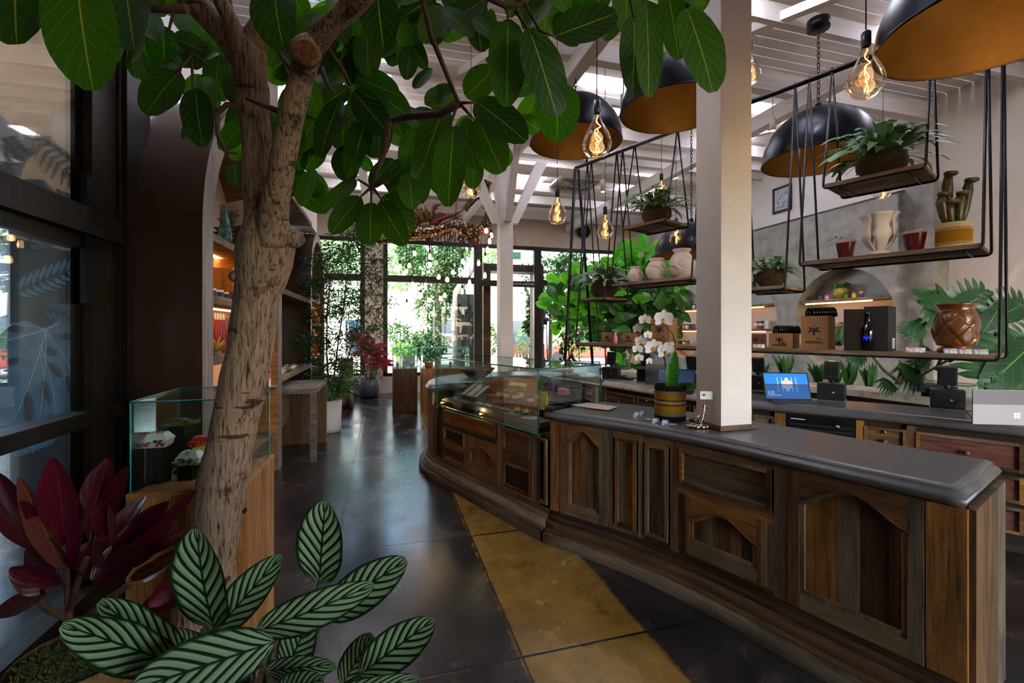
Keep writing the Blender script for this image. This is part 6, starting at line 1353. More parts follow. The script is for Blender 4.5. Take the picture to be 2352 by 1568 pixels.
for (x, y, tx, ty, w, D) in ((2205, 705, 2108, 690, 120, 4.6), (2190, 712, 2285, 668, 130, 4.7), (2285, 730, 2370, 690, 130, 4.5), (2290, 715, 2235, 800, 120, 4.4), (2120, 735, 2080, 775, 60, 4.6), (2330, 800, 2240, 830, 110, 4.2), (2370, 790, 2255, 900, 190, 4.0), (2065, 840, 2125, 880, 90, 4.8), (2180, 700, 2150, 650, 60, 4.7), (2300, 760, 2350, 860, 110, 4.3), (1985, 800, 1945, 830, 60, 5.0), (2025, 870, 2060, 900, 60, 4.9), (1950, 745, 1935, 790, 60, 4.9), (2360, 850, 2300, 930, 110, 4.1), (2130, 800, 2105, 850, 60, 4.8)):
    monleaf(mb, W(x, y, D), W(tx, ty, D-.1), w/FPX*D, (random.uniform(-.3, .3), -1, .45))
mb.build('foliage', M['mon'], mons, kind='stuff')
for pts in ([(2060, 880), (2120, 860), (2180, 825), (2230, 805), (2300, 790)], [(2070, 880), (2030, 850), (1990, 800), (1955, 760)], [(2110, 860), (2115, 800), (2120, 740)], [(2150, 850), (2180, 780), (2195, 712)], [(2180, 830), (2260, 780), (2290, 730)], [(2080, 875), (2070, 850), (2066, 842)]):
    mb = MB(); mb.tube([W(x, y, 4.75) for x, y in pts], [.016, .014, .012, .01, .008][:len(pts)], 7, wob=.1); mb.build('stem', noisy('green_stem', '#3f4a26', '#5a6236', 9, .6), mons)
potp('planter', 'dark pot behind the ledge holding the monstera', W(2140, 757, 5.3)-Vector((0, 0, H)), .22, .95, M['blackmetal'])
M['snake'] = leafmat('upright_leaf', '#1c4a1c', '#3a7a2c', '#5a8a40', .35, 4, .5, .03, .35, .015)
trgh = [onz(1560, 857, .92), onz(2010, 891, .92)]; tE = off_line([Vector((p.x, p.y)) for p in trgh], .52); tE2 = off_line([Vector((p.x, p.y)) for p in trgh], .80)
mb = MB(); mb.prism([*tE, *tE2[::-1]], 0, .84); tag(mb.build('planter_trough', M['plaster']), 'long pale planter trough behind the marble ledge', 'planter')
rd = random.Random(71)
for i, (x, y, h) in enumerate(((1800, 872, 60), (1745, 868, 34), (1878, 875, 40), (1948, 880, 62), (1995, 884, 52), (1915, 878, 30), (1680, 866, 30))):
    q_ = Front([*tE]).at(x); q2_ = Front([*tE2]).at(x); q_ = (q_+q2_)/2; b = Vector((q_.x, q_.y, .84)); YD = b.y; root = thing('spathe_plant', ['upright green leafed plant behind the lit tablet', 'short green plant beside the thick column', 'green plant behind the first black card printer', 'tallest green plant under the long low shelf', 'green plant just left of the monstera stem', 'low green plant in front of the round niche', 'low green plant hidden behind the thick column'][i], 'plant', b); mb = MB()
    for k in range(9):
        x2 = x+rd.uniform(-26, 26); t_ = W(x2, 757+(.68/YD*FPX)-h*rd.uniform(.55, 1.05), YD+rd.uniform(-.1, .1)); mb.leaf(b+Vector((rd.uniform(-.03, .03), 0, 0)), t_, .075, (rd.uniform(-.7, .7), -1, .2), bend=.06, cup=.3, nu=2, nv=6)
    mb.build('foliage', M['snake'], root, kind='stuff'); mb = MB(); mb.lathe([(0, .0), (.05, .0), (.055, .03), (0, .03)], (b.x, b.y, b.z), n=14); mb.build('pot', M['blackmetal'], root)
# ================================================================= THINGS ON THE HANGING SHELVES
RANG = math.atan2(-1, .8)             # direction of the rack in plan
def onshelf(px, z, off=0): return RK(px, off, z)
M['fern'] = leafmat('staghorn_leaf', '#33533a', '#6a8a62', '#6d8a66', .45, 3, .3, .02, .2, .03, var=.35); M['peat'] = noisy('peat_moss_ball', '#2a1f12', '#4a3a20', 25, .95, bump=.9)
def staghorn(label, px, z, off, r, n, seed, ext, dmin=1.3, dmax=2.3, group='staghorn ferns on the hanging shelves'):
    c = onshelf(px, z, off); root = thing('staghorn_fern', label, 'plant', c, 0, group); rd = random.Random(seed)
    mb = MB(True); mb.lathe([(0, 0), (r*.6, .03*r), (r, .55*r), (r*1.02, .9*r), (r*.75, 1.35*r), (0, 1.4*r)], n=20, fn=lambda th, z_: 1+.05*noise.noise(Vector((math.cos(th)*3, math.sin(th)*3, z_*30+seed)))); mb.build('moss_ball', M['peat'], root)
    mb = MB(True)
    for k in range(int(n*1.9)):
        th = rd.uniform(0, 2*PI); el = rd.uniform(-.1, 1.35); L = r*rd.uniform(dmin, dmax); w = r*rd.uniform(.34, .56)
        b = Vector((math.cos(th)*.35*r, math.sin(th)*.35*r, 1.2*r)); dr = Vector((math.cos(th)*math.cos(el)*ext, math.sin(th)*math.cos(el)*ext, math.sin(el))); m_ = b+dr*L*.6; q = m_+Vector((dr.x*L*.55, dr.y*L*.55, -L*.18+dr.z*L*.2))
        nn = Vector((-dr.x*.3, -dr.y*.3-.5, 1))
        mb.leaf(b, m_+(m_-b)*.05, w, nn, bend=.0, cup=.15, prof=lambda q_: .35+.65*q_, nu=2, nv=5, wave=.15)
        if rd.random() < .6:
            for sg in (-1, 1):
                s_ = (m_-b).cross(nn).normalized()*sg; mb.leaf(m_, m_+(q-m_)*.8+s_*L*.22, w*.75, nn, bend=.15, cup=.1, prof=lambda q_: 1-.75*q_, nu=2, nv=4)
        else: mb.leaf(m_, q, w, nn, bend=.2, cup=.15, prof=lambda q_: (1-q_)**.5, nu=2, nv=5)
    mb.build('foliage', M['fern'], root, kind='stuff')
    return root, c
staghorn('big staghorn fern spilling over the shelf beside the largest lamp', 2025, Z6, 0, .165, 46, 2, 1.15, 1.3, 2.5)
staghorn('staghorn fern on the small high shelf above the white vases', 1508, Z1, .0, .165, 40, 3, 1.1)
staghorn('staghorn fern on the low shelf nearest the front windows', 1388, Z2, .0, .17, 38, 5, 1.1)
staghorn('staghorn fern on the shelf just past the thick column', 1770, Z4, .0, .13, 34, 7, .9, 1.2, 1.8)
M['wcer'] = mat('matte_white_ceramic', '#cdc6c1', .6)
def knotvase(label, px, z, w, h, seed, off=-.05, name='vase', m_=None, group='knotted white vases', cat='vase'):
    c = onshelf(px, z, off); R_ = w/FPX*c.y/2; Hh = h/FPX*c.y; root = thing(name, label, cat, c, seed, group)
    def fn(th, z_):
        q = z_/Hh
        if q < .1 or q > .82: return 1
        a = math.sin(3*th+q*7+seed)+.7*math.sin(2*th-q*9+seed*2); e = math.sin(PI*(q-.1)/.72)
        return 1+e*(.16*(min(1, abs(math.sin(1.6*a))*2.2)-.8)+.05*math.tanh(4*a))
    prof = [(0, 0), (.55*R_, 0), (.58*R_, .05*Hh), (.5*R_, .1*Hh)]+[(R_*(.5+.5*math.sin(PI*(.12+.76*k/44))**.8*1.0), Hh*(.1+.72*k/44)) for k in range(1, 45)]+[(.56*R_, .86*Hh), (.66*R_, .93*Hh), (.76*R_, Hh), (.66*R_, Hh), (.5*R_, .86*Hh), (0, .8*Hh)]
    mb = MB(True); mb.lathe(prof, n=64, fn=fn); mb.build('body', m_ or M['wcer'], root); return root
knotvase('smallest knotted white vase in the row of three', 1460, Z3, 34, 38, 1.0); knotvase('middle sized knotted white vase in the row of three', 1508, Z3, 46, 52, 2.1); knotvase('largest knotted white vase next to the thick column', 1566, Z3, 54, 68, 3.3)
M['oxb'] = mat('oxblood_glaze', '#4d1210', .12, coat=.6); M['glz'] = mat('grey_glaze', '#8d8480', .2)
def redpot(px, w, h, label, plant):
    c = onshelf(px, Z5, 0); r = w/FPX*c.y/2/1.27; Hh = h/FPX*c.y; root = thing('glazed_pot', label, 'pot', c, 0, 'oxblood glazed pots'); mb = MB(True)
    mb.lathe([(0, 0), (r*.66, 0), (r*.7, .05*Hh), (r*.97, .8*Hh), (r, .86*Hh)], n=28); mb.build('body', M['oxb'], root)
    mb = MB(True); mb.lathe([(r, .86*Hh), (r*.97, .97*Hh), (r*.9, Hh), (r*.8, .95*Hh), (r*.78, .8*Hh), (0, .8*Hh)], n=28); mb.build('rim', M['glz'], root)
    pl = thing('trailing_plant', ['small dark red trailing plant in the narrower oxblood pot', 'small green trailing plant in the wider oxblood pot'][plant], 'plant', c+Vector((0, 0, .8*Hh))); mb = MB(True); rd = random.Random(plant)
    d0 = Vector((-.8, .2, 0)).normalized()
    for k in range(90):
        L = rd.random(); p = d0*(r*(.2+1.5*L))+Vector((rd.uniform(-.02, .02), rd.uniform(-.05, .05), .05*math.sin(PI*L)+.02-.04*L*L)); mb.leaf(p, p+Vector((rd.uniform(-.04, .01), rd.uniform(-.02, .02), rd.uniform(-.02, .02))), .006, (0, 0, 1), nu=1, nv=2)
    mb.build('foliage', [leafmat('red_sprigs', '#3a0d14', '#6b1c28', '#7a2a30', .6), M['succ']][plant], pl, kind='stuff')
redpot(1943, 50, 46, 'narrower oxblood red glazed pot left of the white tulip vase', 0); redpot(2101, 58, 52, 'wider oxblood red glazed pot right of the white tulip vase', 1)
c = onshelf(1890, Z5, -.05); ds = thing('saucer', 'small oxblood saucer at the shelf end', 'dish', c); mb = MB(True); mb.lathe([(0, 0), (.05, 0), (.075, .012), (.07, .014), (0, .006)], n=24); mb.build('body', M['oxb'], ds)
c = onshelf(2018, Z5, 0); tv = thing('tulip_vase', 'tall white ceramic tulip shaped vase with open petals', 'vase', c); mb = MB(True); Hh = 98/FPX*c.y; R_ = 88/FPX*c.y/2/1.22
mb.lathe([(0, 0), (.55*R_, 0), (.62*R_, .03*Hh), (.5*R_, .06*Hh), (.6*R_, .09*Hh), (.45*R_, .13*Hh), (.3*R_, .16*Hh), (0, .16*Hh)], n=32); mb.build('foot', M['wcer'], tv)
mb = MB(True)
for k in range(5):
    a0 = 2*PI*k/5+.5; rows = []
    for j in range(15):
        q = j/14; z = Hh*(.14+.86*q); rr = R_*(.32+.60*math.sin(min(1, q*2.2)*PI/2)-.10*math.sin(PI*max(0, min(1, (q-.4)/.6)))+.14*(max(0, q-.82)/.18)**1.5); wd = .7*(1-.30*math.exp(-((q-.25)/.12)**2)-.28*math.exp(-((q-.62)/.13)**2)-.12*max(0, q-.85)/.15)
        for sgn in (0,): rows.append([(mb.v(((rr-tk)*math.cos(a0+x*wd), (rr-tk)*math.sin(a0+x*wd), z))) for tk in (0, .012) for x in (-.9, -.45, 0, .45, .9)])
    for A_, B_ in zip(rows, rows[1:]):
        for i in range(4): mb.f([A_[i], A_[i+1], B_[i+1], B_[i]], True); mb.f([A_[i+6], A_[i+5], B_[i+5], B_[i+6]], True)
        mb.f([A_[5], A_[0], B_[0], B_[5]]); mb.f([A_[4], A_[9], B_[9], B_[4]])
    mb.f([rows[-1][i] for i in (0, 1, 2, 3, 4, 9, 8, 7, 6, 5)])
mb.build('petals', M['wcer'], tv)
def stripepot(label, c, r, Hh, bands, name='woven_pot', rz=0):
    root = thing(name, label, 'pot', c, rz, None); mb = MB(True)
    mb.lathe([(r*.97, 0), (r, .03*Hh)]+[(r*(1+.012*math.sin(k*2)), Hh*(.03+.94*k/14)) for k in range(15)]+[(r*.97, Hh), (r*.9, Hh*.985), (r*.88, .75*Hh), (0, .74*Hh)], n=40)
    pm = mat('woven_pot_bands', '#222', .9, spec=.1); t = NT(pm); sp = t.node('ShaderNodeSeparateXYZ'); tc = t.node('ShaderNodeTexCoord'); t.link(tc.outputs['Object'], sp.inputs[0])
    zz = t.math('DIVIDE', sp.outputs[2], Hh); col_ = t.ramp(zz, [(a, b) for a, b in bands], 'CONSTANT')
    ang = t.math('ARCTAN2', sp.outputs[1], sp.outputs[0]); st_ = t.math('GREATER_THAN', t.math('FRACT', t.math('MULTIPLY', ang, 9)), .55)
    msk = t.ramp(zz, bands_m[label[:5]], 'CONSTANT'); col_ = t.mix(t.math('MULTIPLY', st_, msk), col_, bands_c[label[:5]])
    t.col(t.mix(.25, col_, t.ramp(t.noise(t.coord(), 120, 3), [(.3, .2), (.7, 1.0)]), 'MULTIPLY')); t.bump(t.noise(t.coord(), 160, 3), .5, .003)
    mb.build('body', pm, root); mb = MB(True); mb.lathe([(0, .76*Hh), (r*.86, .76*Hh)], n=24); mb.build('soil', M['peat'], root); return root
MUS, BLK, CRM, STR = '#8c6414', '#1c1812', '#b9a582', '#6f6247'
bands_m = {'woven': [(0, 0.0), (.47, 1.0), (.56, 0.0)], 'cream': [(0, 0.0), (.16, 1.0), (.22, 0.0), (.74, 1.0), (.80, 0.0)]}; bands_c = {'woven': '#c9b48e', 'cream': '#1c1812'}
c = onshelf(2190, Z5, 0); sz = c.y/FPX; cw = stripepot('cream and mustard woven pot of pitcher plants at the shelf end', c, 31.5*sz, 60*sz, [(0, CRM), (.24, MUS), (.72, CRM), (.99, CRM)])
pc_ = thing('pitcher_plant', 'upright green pitcher plant in the cream and mustard pot', 'plant', c+Vector((0, 0, 46*sz))); pm_ = noisy('pitcher_green', '#2c4a12', '#48241a', 12, .35)
for i, (dx_, h, hood) in enumerate(((-.09, .24, 1), (-.02, .40, 0), (.02, .24, 1), (.09, .34, 1), (.05, .20, 0), (-.05, .18, 1))):
    mb = MB(True); y = .03*math.sin(i*2); mb.tube([(dx_*.4, y, 0), (dx_*.8, y, h*.4), (dx_, y, h*.8), (dx_*1.05, y-.01, h)], [.014, .026, .034, .024], 10); mb.ball((dx_*1.05+.01, y-.02, h+.015), .042, 10, (1.2, .8, .55)); mb.build('pitcher', pm_, pc_)
# ---- paper bags with logo and lettering
M['kraft'] = noisy('kraft_paper', '#8a6440', '#7c5835', 6, .75); M['ink'] = mat('dark_ink', '#14161f', .6)
def logo(mb, T, s):
    for a, L, wk in ((90, .62, .5), (9, .95, .75), (171, .95, .75), (-90, 1.15, 1.15), (-37, 1.1, .9), (217, 1.1, .9)):
        a = math.radians(a); L *= s; w_ = s*.17*wk; d = Vector((math.cos(a), math.sin(a), 0)); n_ = Vector((-d.y, d.x, 0))
        P = [d*0, d*L*.45+n_*w_, d*L*.75+n_*w_*.7, d*L, d*L*.72-n_*w_*.7, d*L*.42-n_*w_] if wk > .5 else [n_*-w_*.4, n_*w_*.4, d*L+n_*w_*.8, d*L-n_*w_*.8]
        mb.slab([T @ (p+Vector((0, 0, .0005))) for p in P], (T.to_3x3() @ Vector((0, 0, .001))))
FRN = -RN                        # outward from the shelf towards the aisle
XD = Vector((.8, -1, 0)).normalized()
def bag(label, px0, px1, ytop, z, off, depth, lab=True, handles=False, px_side=None, hh=None):
    P0, P1 = RK(px0, off, z), RK(px1, off, z); L = (P1-P0).length; Hh = hh or (z+0-(H-(ytop-HY)/FPX*((P0.y+P1.y)/2)))*-1
    T = frame_at(P0, XD); root = thing('paper_bag', label, 'paper bag', (P0+P1)/2-FRN*depth/2, 0, 'printed kraft paper bags'); d = -FRN*depth
    mb = MB(); f = P1-P0; P = [P0, P1, P1+d, P0+d]; up = Vector((0, 0, Hh)); q = [p+up for p in P]; qi = [p+up-Vector((0, 0, .04)) for p in P]
    a = [mb.v(p) for p in P]; b = [mb.v(p+(Vector((0, 0, 0)))) for p in q]; m1 = [mb.v(p.lerp(((P[1 if i in (0, 1) else 2]+P[0 if i in (0, 1) else 3])/2)+up*.5, 0)) for i, p in enumerate([p+up*.5 for p in P])]
    for i in range(4): mb.f([a[i], a[(i+1) % 4], b[(i+1) % 4], b[i]])
    mb.f(a[::-1]); c_ = [mb.v(p) for p in qi]; mb.f(c_)
    for v_ in m1: mb.bm.verts.remove(v_)
    mb.build('body', M['kraft'], root, solid=.0015)
    if lab:
        s = L*.27; mb = MB(); logo(mb, T @ Matrix.Translation((L*.48, Hh*.62, .002)), min(s, Hh*.28)); mb.build('logo', M['ink'], root)
        text('lettering', 'the', T @ Matrix.Translation((L*.66, Hh*.32, .002)), L*.15, M['ink'], root); text('lettering', 'WOODS', T @ Matrix.Translation((L*.48, Hh*.2, .002)), L*.17, M['ink'], root)
    if handles:
        hd = thing('bag_handles', None, None); hd.parent = root; hd['label'] = 'bundle of black glossy bag handles'
        mb = MB()
        for k in range(9):
            x = .12+.085*k; dd = d*(.25+.06*k); r_ = L*.22
            pts = [P0+f*x+dd+up*.98+XD*(r_*math.cos(PI*i/8)*-1+r_)*.7+Vector((0, 0, (L*.36)*math.sin(PI*i/8)**.6)) for i in range(9)]; mb.tube(pts, L*.05, 7)
        mb.build('handle', M['bagh'], hd)
    return root
M['bagh'] = mat('glossy_black_cord', '#08080a', .12, coat=.5)
ZS7 = Z7
bag('low kraft bag with leaf logo nearest the front end of the long shelf', 1382, 1409, 766, ZS7, -.1, .14, hh=.135)
bag('low kraft bag with leaf logo behind the orchid blossoms', 1430, 1458, 766, ZS7, -.1, .14, hh=.13)
bag('tall kraft shopping bag with logo behind the largest orchid bloom', 1495, 1537, 722, ZS7, -.12, .16, hh=.30)
bag('small kraft bag just right of the thick column', 1722, 1748, 765, ZS7, .0, .12, hh=.125)
bag('low wide kraft bag with black handles bundle on the long shelf', 1766, 1818, 762, ZS7, -.12, .18, handles=True, hh=.135)
bag('tallest kraft shopping bag with large printed leaf logo and black handles', 1840, 1903, 717, ZS7, -.14, .16, handles=True, hh=.285)
M['tie'] = mat('tie_dye_print', '#fff', .5); t = NT(M['tie']); vv_ = t.coord(scale=(1, 1, 1)); w_ = t.node('ShaderNodeTexNoise'); w_.inputs['Scale'].default_value = 22; w_.inputs['Detail'].default_value = 3; t.link(vv_, w_.inputs[0])
hs = t.node('ShaderNodeCombineColor', mode='HSV'); t.link(t.math('FRACT', t.math('MULTIPLY', w_.outputs['Fac'], 4.5)), hs.inputs[0]); hs.inputs[1].default_value = .75; hs.inputs[2].default_value = .8; t.col(t.mix(t.ramp(t.noise(vv_, 40, 2), [(.5, 0.0), (.56, 1.0)]), hs.outputs[0], '#e8e6ee'))
for i, (a, b, off, lb) in enumerate(((1732, 1754, -.2, 'tie dye printed packet in front of the small kraft bag'), (1921, 1950, -.16, 'tie dye printed packet between bag and black gift box'), (2082, 2124, -.16, 'tie dye printed packet right of the black gift box'), (1536, 1551, -.18, 'tie dye printed packet beside the tall bag near the orchid'))):
    P0, P1 = RK(a, off, ZS7), RK(b, off, ZS7); boxo('print_packet', lb, (P0+P1)/2, ((P1-P0).length, .05, .035), M['tie'], RANG, 'tie dye printed packets', 'packet')
for i, (a, b) in enumerate(((2168, 2200), (2202, 2234), (2236, 2269))):
    P0, P1 = RK(a, -.19, ZS7), RK(b, -.19, ZS7); boxo('print_packet', ['tie dye printed packet first in the row before the carved vase', 'tie dye printed packet in the middle of the row before the carved vase', 'tie dye printed packet last in the row before the carved vase'][i], (P0+P1)/2, ((P1-P0).length, .04, .035), M['tie'], RANG, 'tie dye printed packets', 'packet')
# black bottle presentation box, standing open
P0, P1 = RK(1984, -.16, ZS7), RK(2040, -.16, ZS7); L = (P1-P0).length; T = frame_at(P0, XD); gbx = thing('presentation_box', 'black open presentation box holding a dark bottle with blue leaf emblem', 'box', (P0+P1)/2+RN*.08)
M['mblack'] = mat('matte_black_card', '#101014', .6); mb = MB(); lbox(mb, T, 0, L, 0, .35, -.24, -.0); mb.build('carton', M['mblack'], gbx, bevel=.002)
mb = MB(); D0 = T @ Vector((0, 0, .0)); T2 = frame_at(D0-XD*.0, (-XD*.8+FRN*.35)); lbox(mb, T2, 0, .13, 0, .33, -.02, .0); mb.build('open_lid', noisy('smoky_printed_lid', '#0c0a0a', '#241a16', 26, .25, detail=2), gbx)
mb = MB(); X0 = mb.X; mb.X = T @ Matrix.Translation((L*.2, .012, .012)) @ Matrix.Rotation(-PI/2, 4, 'X'); mb.lathe([(0, 0), (.036, 0), (.038, .14), (.03, .18), (.014, .205), (.014, .27), (.019, .275), (.019, .295), (0, .295)], n=20); mb.build('bottle', mat('black_glass', '#0a0b10', .08, coat=.6), gbx)
mb = MB(); logo(mb, T @ Matrix.Translation((L*.2, .11, .052)), .028); mb.build('emblem', mat('blue_emblem', '#2030c8', .4, emit='#2434d0', es=.5), gbx)
P3 = T @ Vector((L, 0, -.2)); T3 = frame_at(T @ Vector((L, 0, 0)), RN); mb = MB(); lbox(mb, T3, .12, .19, .02, .10, .0005, .002); mb.build('price_label', M['letw'], gbx)
mb = MB()
for k in range(5): lbox(mb, T3, .13, .18, .03+.013*k, .035+.013*k, .002, .003)
mb.build('print_lines', M['ink'], gbx)
M['cwood'] = noisy('polished_carved_wood', '#6e3f16', '#55300f', 10, .28, coat=.3, spec=.6)
c = onshelf(2196, Z7, .06); sz = c.y/FPX; vw = thing('carved_vase', 'large polished brown wood vase carved with interlaced leaves', 'vase', c, .4)
Rv, Hv = 41*sz, 112*sz
def fnv(th, z_):
    q = z_/Hv
    if q < .12 or q > .84: return 1
    e = math.sin(PI*(q-.12)/.72)**.4 if .12 < q < .84 else 0; s1 = math.sin(1.5*th*2+q*6.0); s2 = math.sin(1.0*th*3-q*7.5+1.3); s3 = math.sin(2*th+q*11+2)
    return 1+e*(.10*(min(1, abs(s1)*3.2)*min(1, abs(s2)*3.2)-1)+.035*math.tanh(5*s1)+.03*math.tanh(5*s2)*s3)
prof = [(0, 0), (.72*Rv, 0), (.85*Rv, .04*Hv), (.7*Rv, .09*Hv), (.55*Rv, .12*Hv)]+[(Rv*(.55+.45*math.sin(PI*(.1+.78*k/30))**.6), Hv*(.12+.72*k/30)) for k in range(1, 31)]+[(.72*Rv, .87*Hv), (.86*Rv, .96*Hv), (.92*Rv, Hv), (.8*Rv, Hv), (.6*Rv, .88*Hv), (0, .85*Hv)]
mb = MB(True); mb.lathe(prof, n=100, fn=fnv); mb.build('body', M['cwood'], vw)
c = onshelf(1414, Z7, -.12); bottle('small pink labelled bottle between the two low kraft bags', c, .022, .13, PK['pink'], PK['white'], None)
# ================================================================= NICHE SHELVES ON THE RIGHT WALL
def niche_shelf(ci, z, label):
    v0 = nv_[ci]; half = math.sqrt(max(.02, NR*NR-(z-NZ)**2))*.99; root = thing('niche_shelf', label, 'shelf', R(7.5, v0, z), 0, 'lit plank shelves in the round niches')
    mb = MB(); mb.rbox(7.34, 7.65, v0-half, v0+half, z-.05, z); mb.build('board', M['shelfwood'], root); mb = MB(); mb.rbox(7.36, 7.385, v0-half*.6, v0+half*.9, z-.07, z-.05); mb.build('light_strip', M['strip'], root)
def NPt(px, z, u=7.42): p = onu(px, 757, u); p.z = z; return p
ord_ = ['first', 'middle', 'farthest']
for ci in range(3):
    for z, nm in ((2.12, 'upper'), (1.62, 'middle'), (1.2, 'lower'))[:3 if ci else 2]: niche_shelf(ci, z, '%s lit plank shelf in the %s round wall niche' % (nm, ['nearest', 'middle', 'farthest'][ci]))
for px, a, b in ((1870, 'black', 'black'), (1886, 'purple', 'black'), (1900, 'pink', 'red'), (1944, 'green', 'black'), (1962, 'yellow', 'green'), (1979, 'purple', 'yellow')):
    jar('small_jar', 'small %s jar with %s lid on the upper shelf of the nearest round niche' % (a, b), NPt(px, 2.12), .032, .095, PK[a], PK[b], 'jars in the round niches')
c = NPt(1932, 2.12, 7.5); spt = thing('glass_planter', 'mustard lined glass planter in the nearest round niche', 'pot', c); mb = MB(True); mb.lathe([(0, 0), (.11, 0), (.115, .18), (.1, .18), (.09, .15), (0, .15)], n=20); mb.build('pot', mat('mustard_glass', '#8c7a20', .3), spt)
gp = thing('bushy_plant', 'bright green bushy plant in the mustard planter', 'plant', c+Vector((0, 0, .15))); mb = MB(); cloud(mb, c+Vector((0, 0, .22)), (.15, .13, .08), 160, .06, 3, .2); mb.build('foliage', M['lf_bright'], gp, kind='stuff')
hb = hexbox(NPt(1925, 1.25, 7.5), .24, .22, 'open hexagonal wood box hanging in the nearest round niche', RZ+PI/2*0)
boxo('carton', 'small black carton inside the hexagonal box of the niche', NPt(1921, 1.33, 7.45), (.13, .1, .17), PK['black'], RZ)
for px, z, a in ((1737, 1.62, 'orange'), (1748, 1.62, 'navy'), (1765, 1.62, 'white'), (1738, 1.2, 'purple'), (1755, 1.2, 'yellow'), (1768, 1.2, 'red')):
    boxo('display_card', '%s display card standing in the middle round niche, %s shelf' % (a, 'centre' if z > 1.5 else 'bottom'), NPt(px, z), (.1, .06, .16 if z > 1.5 else .06), PK[a], RZ+1.3, 'cards in the middle round niche', 'card', PK['white'])
for i, (px, z, a) in enumerate(((1550, 2.12, 'purple'), (1558, 2.12, 'pink'), (1566, 2.12, 'green'), (1594, 2.12, 'white'), (1552, 1.62, 'white'), (1558, 1.62, 'amber'), (1564, 1.62, 'black'), (1571, 1.62, 'orange'), (1578, 1.62, 'white'), (1586, 1.62, 'navy'), (1593, 1.62, 'red'), (1540, 1.2, 'teal'), (1548, 1.2, 'amber'), (1556, 1.2, 'red'), (1563, 1.2, 'navy'), (1572, 1.2, 'yellow'), (1580, 1.2, 'green'))):
    jar('small_jar', '%s jar on the %s shelf of the farthest niche, %s in its row' % (a, {2.12: 'upper', 1.62: 'middle', 1.2: 'lower'}[z], ['one', 'two', 'three', 'four', 'one', 'two', 'three', 'four', 'five', 'six', 'seven', 'one', 'two', 'three', 'four', 'five', 'six'][i]), NPt(px, z, 7.45), .04, .12, PK[a], PK['black'], 'jars in the round niches')
c = NPt(1581, 2.12, 7.42); stripepot('woven striped pot of spiky grass in the farthest round niche', c, .1, .15, [(0, BLK), (.2, MUS), (.45, CRM), (.6, MUS), (.8, BLK), (.99, BLK)]); gs = thing('spiky_grass', 'spiky grass in the striped pot of the farthest niche', 'plant', c+Vector((0, 0, .12))); mb = MB()
for k in range(50):
    th = random.uniform(0, 2*PI); e = Vector((math.cos(th)*.6, math.sin(th)*.6, random.uniform(.3, 1))).normalized()*.2; mb.leaf(c+Vector((0, 0, .12)), c+Vector((0, 0, .12))+e, .02, (0, 0, 1), bend=.2, nu=1, nv=3)
mb.build('foliage', M['snake'], gs, kind='stuff')
# ================================================================= ON THE FRONT COUNTER
def FC(px, py, z=.985): return onz(px, py, z)
c = FC(1539, 962); c = W(1539, 757, 3.13); c.z = .985; sz = 3.13/FPX
stripepot('woven black and mustard striped pot holding the white orchid', c, 34.5*sz, 80*sz, [(0, BLK), (.14, STR), (.25, MUS), (.44, BLK), (.47, BLK), (.56, BLK), (.59, MUS), (.74, STR), (.84, BLK), (.99, BLK)], 'orchid_pot')
orc = thing('orchid', 'white orchid with arching flower spray in the striped pot', 'plant', c+Vector((0, 0, 60*sz))); DO = 3.13
mb = MB(); mb.tube([W(1534, 905, DO), W(1530, 860, DO), W(1526, 815, DO), W(1518, 790, DO)], .0055, 7); mb.tube([W(1541, 905, DO), W(1547, 860, DO), W(1551, 800, DO), W(1553, 778, DO)], .006, 7); mb.build('support_stake', mat('bamboo', '#9a7a3a', .5), orc)
mb = MB(); mb.tube([W(1536, 900, DO), W(1532, 845, DO), W(1524, 820, DO), W(1502, 808, DO)], .004, 6); mb.tube([W(1552, 850, DO), W(1552, 800, DO), W(1546, 768, DO), W(1528, 748, DO), W(1505, 742, DO), W(1482, 755, DO), W(1476, 780, DO), W(1480, 805, DO)], .0035, 6); mb.build('flower_stem', M['cstem'], orc)
M['orl'] = leafmat('orchid_leaf', '#245a22', '#3c7a2c', '#4c8a38', .25, 2, .2, .02, .2, .02)
mb = MB()
for (x, y, tx, ty, w) in ((1540, 900, 1550, 812, 26), (1538, 905, 1538, 838, 20), (1545, 895, 1604, 884, 22)): mb.leaf(W(x, y, DO), W(tx, ty, DO-.08), w*sz, (-.2, -1, .5), bend=.12, cup=.2, nu=4, nv=8, prof=lambda q: math.sin(PI*min(1, q*.85+.1))**.5)
mb.build('leaf', M['orl'], orc); M['petal'] = mat('orchid_petal', '#e8e2e4', .5, spec=.3); M['lip'] = mat('orchid_lip', '#c89a20', .5)
def flower(x, y, w, yaw=0, tilt=0, D=DO):
    p = W(x, y, D); r = w/2*sz; fw = Vector((math.sin(yaw), -math.cos(yaw), tilt)).normalized(); rt = Vector((math.cos(yaw), math.sin(yaw), 0)); up = rt.cross(fw)*-1; up = fw.cross(rt)*-1 if up.z < 0 else up
    mb = MB()
    for a, L, wd in ((90, .95, .62), (205, .95, .55), (335, .95, .55), (25, 1.0, 1.0), (155, 1.0, 1.0)):
        a = math.radians(a); d = rt*math.cos(a)+up*math.sin(a); mb.leaf(p, p+d*r*L+fw*r*.12, r*wd, fw, bend=-.06, cup=.12, prof=lambda q: math.sin(PI*min(1, q*.82+.1))**.6, nu=4, nv=6)
    f_ = mb.build('flower', M['petal'], orc); mb = MB(); mb.ball(p+fw*r*.12, r*.13, 8); mb.leaf(p+fw*r*.1, p+fw*r*.35-up*r*.25, r*.3, up, nu=2, nv=3); mb.build('lip', M['lip'], f_)
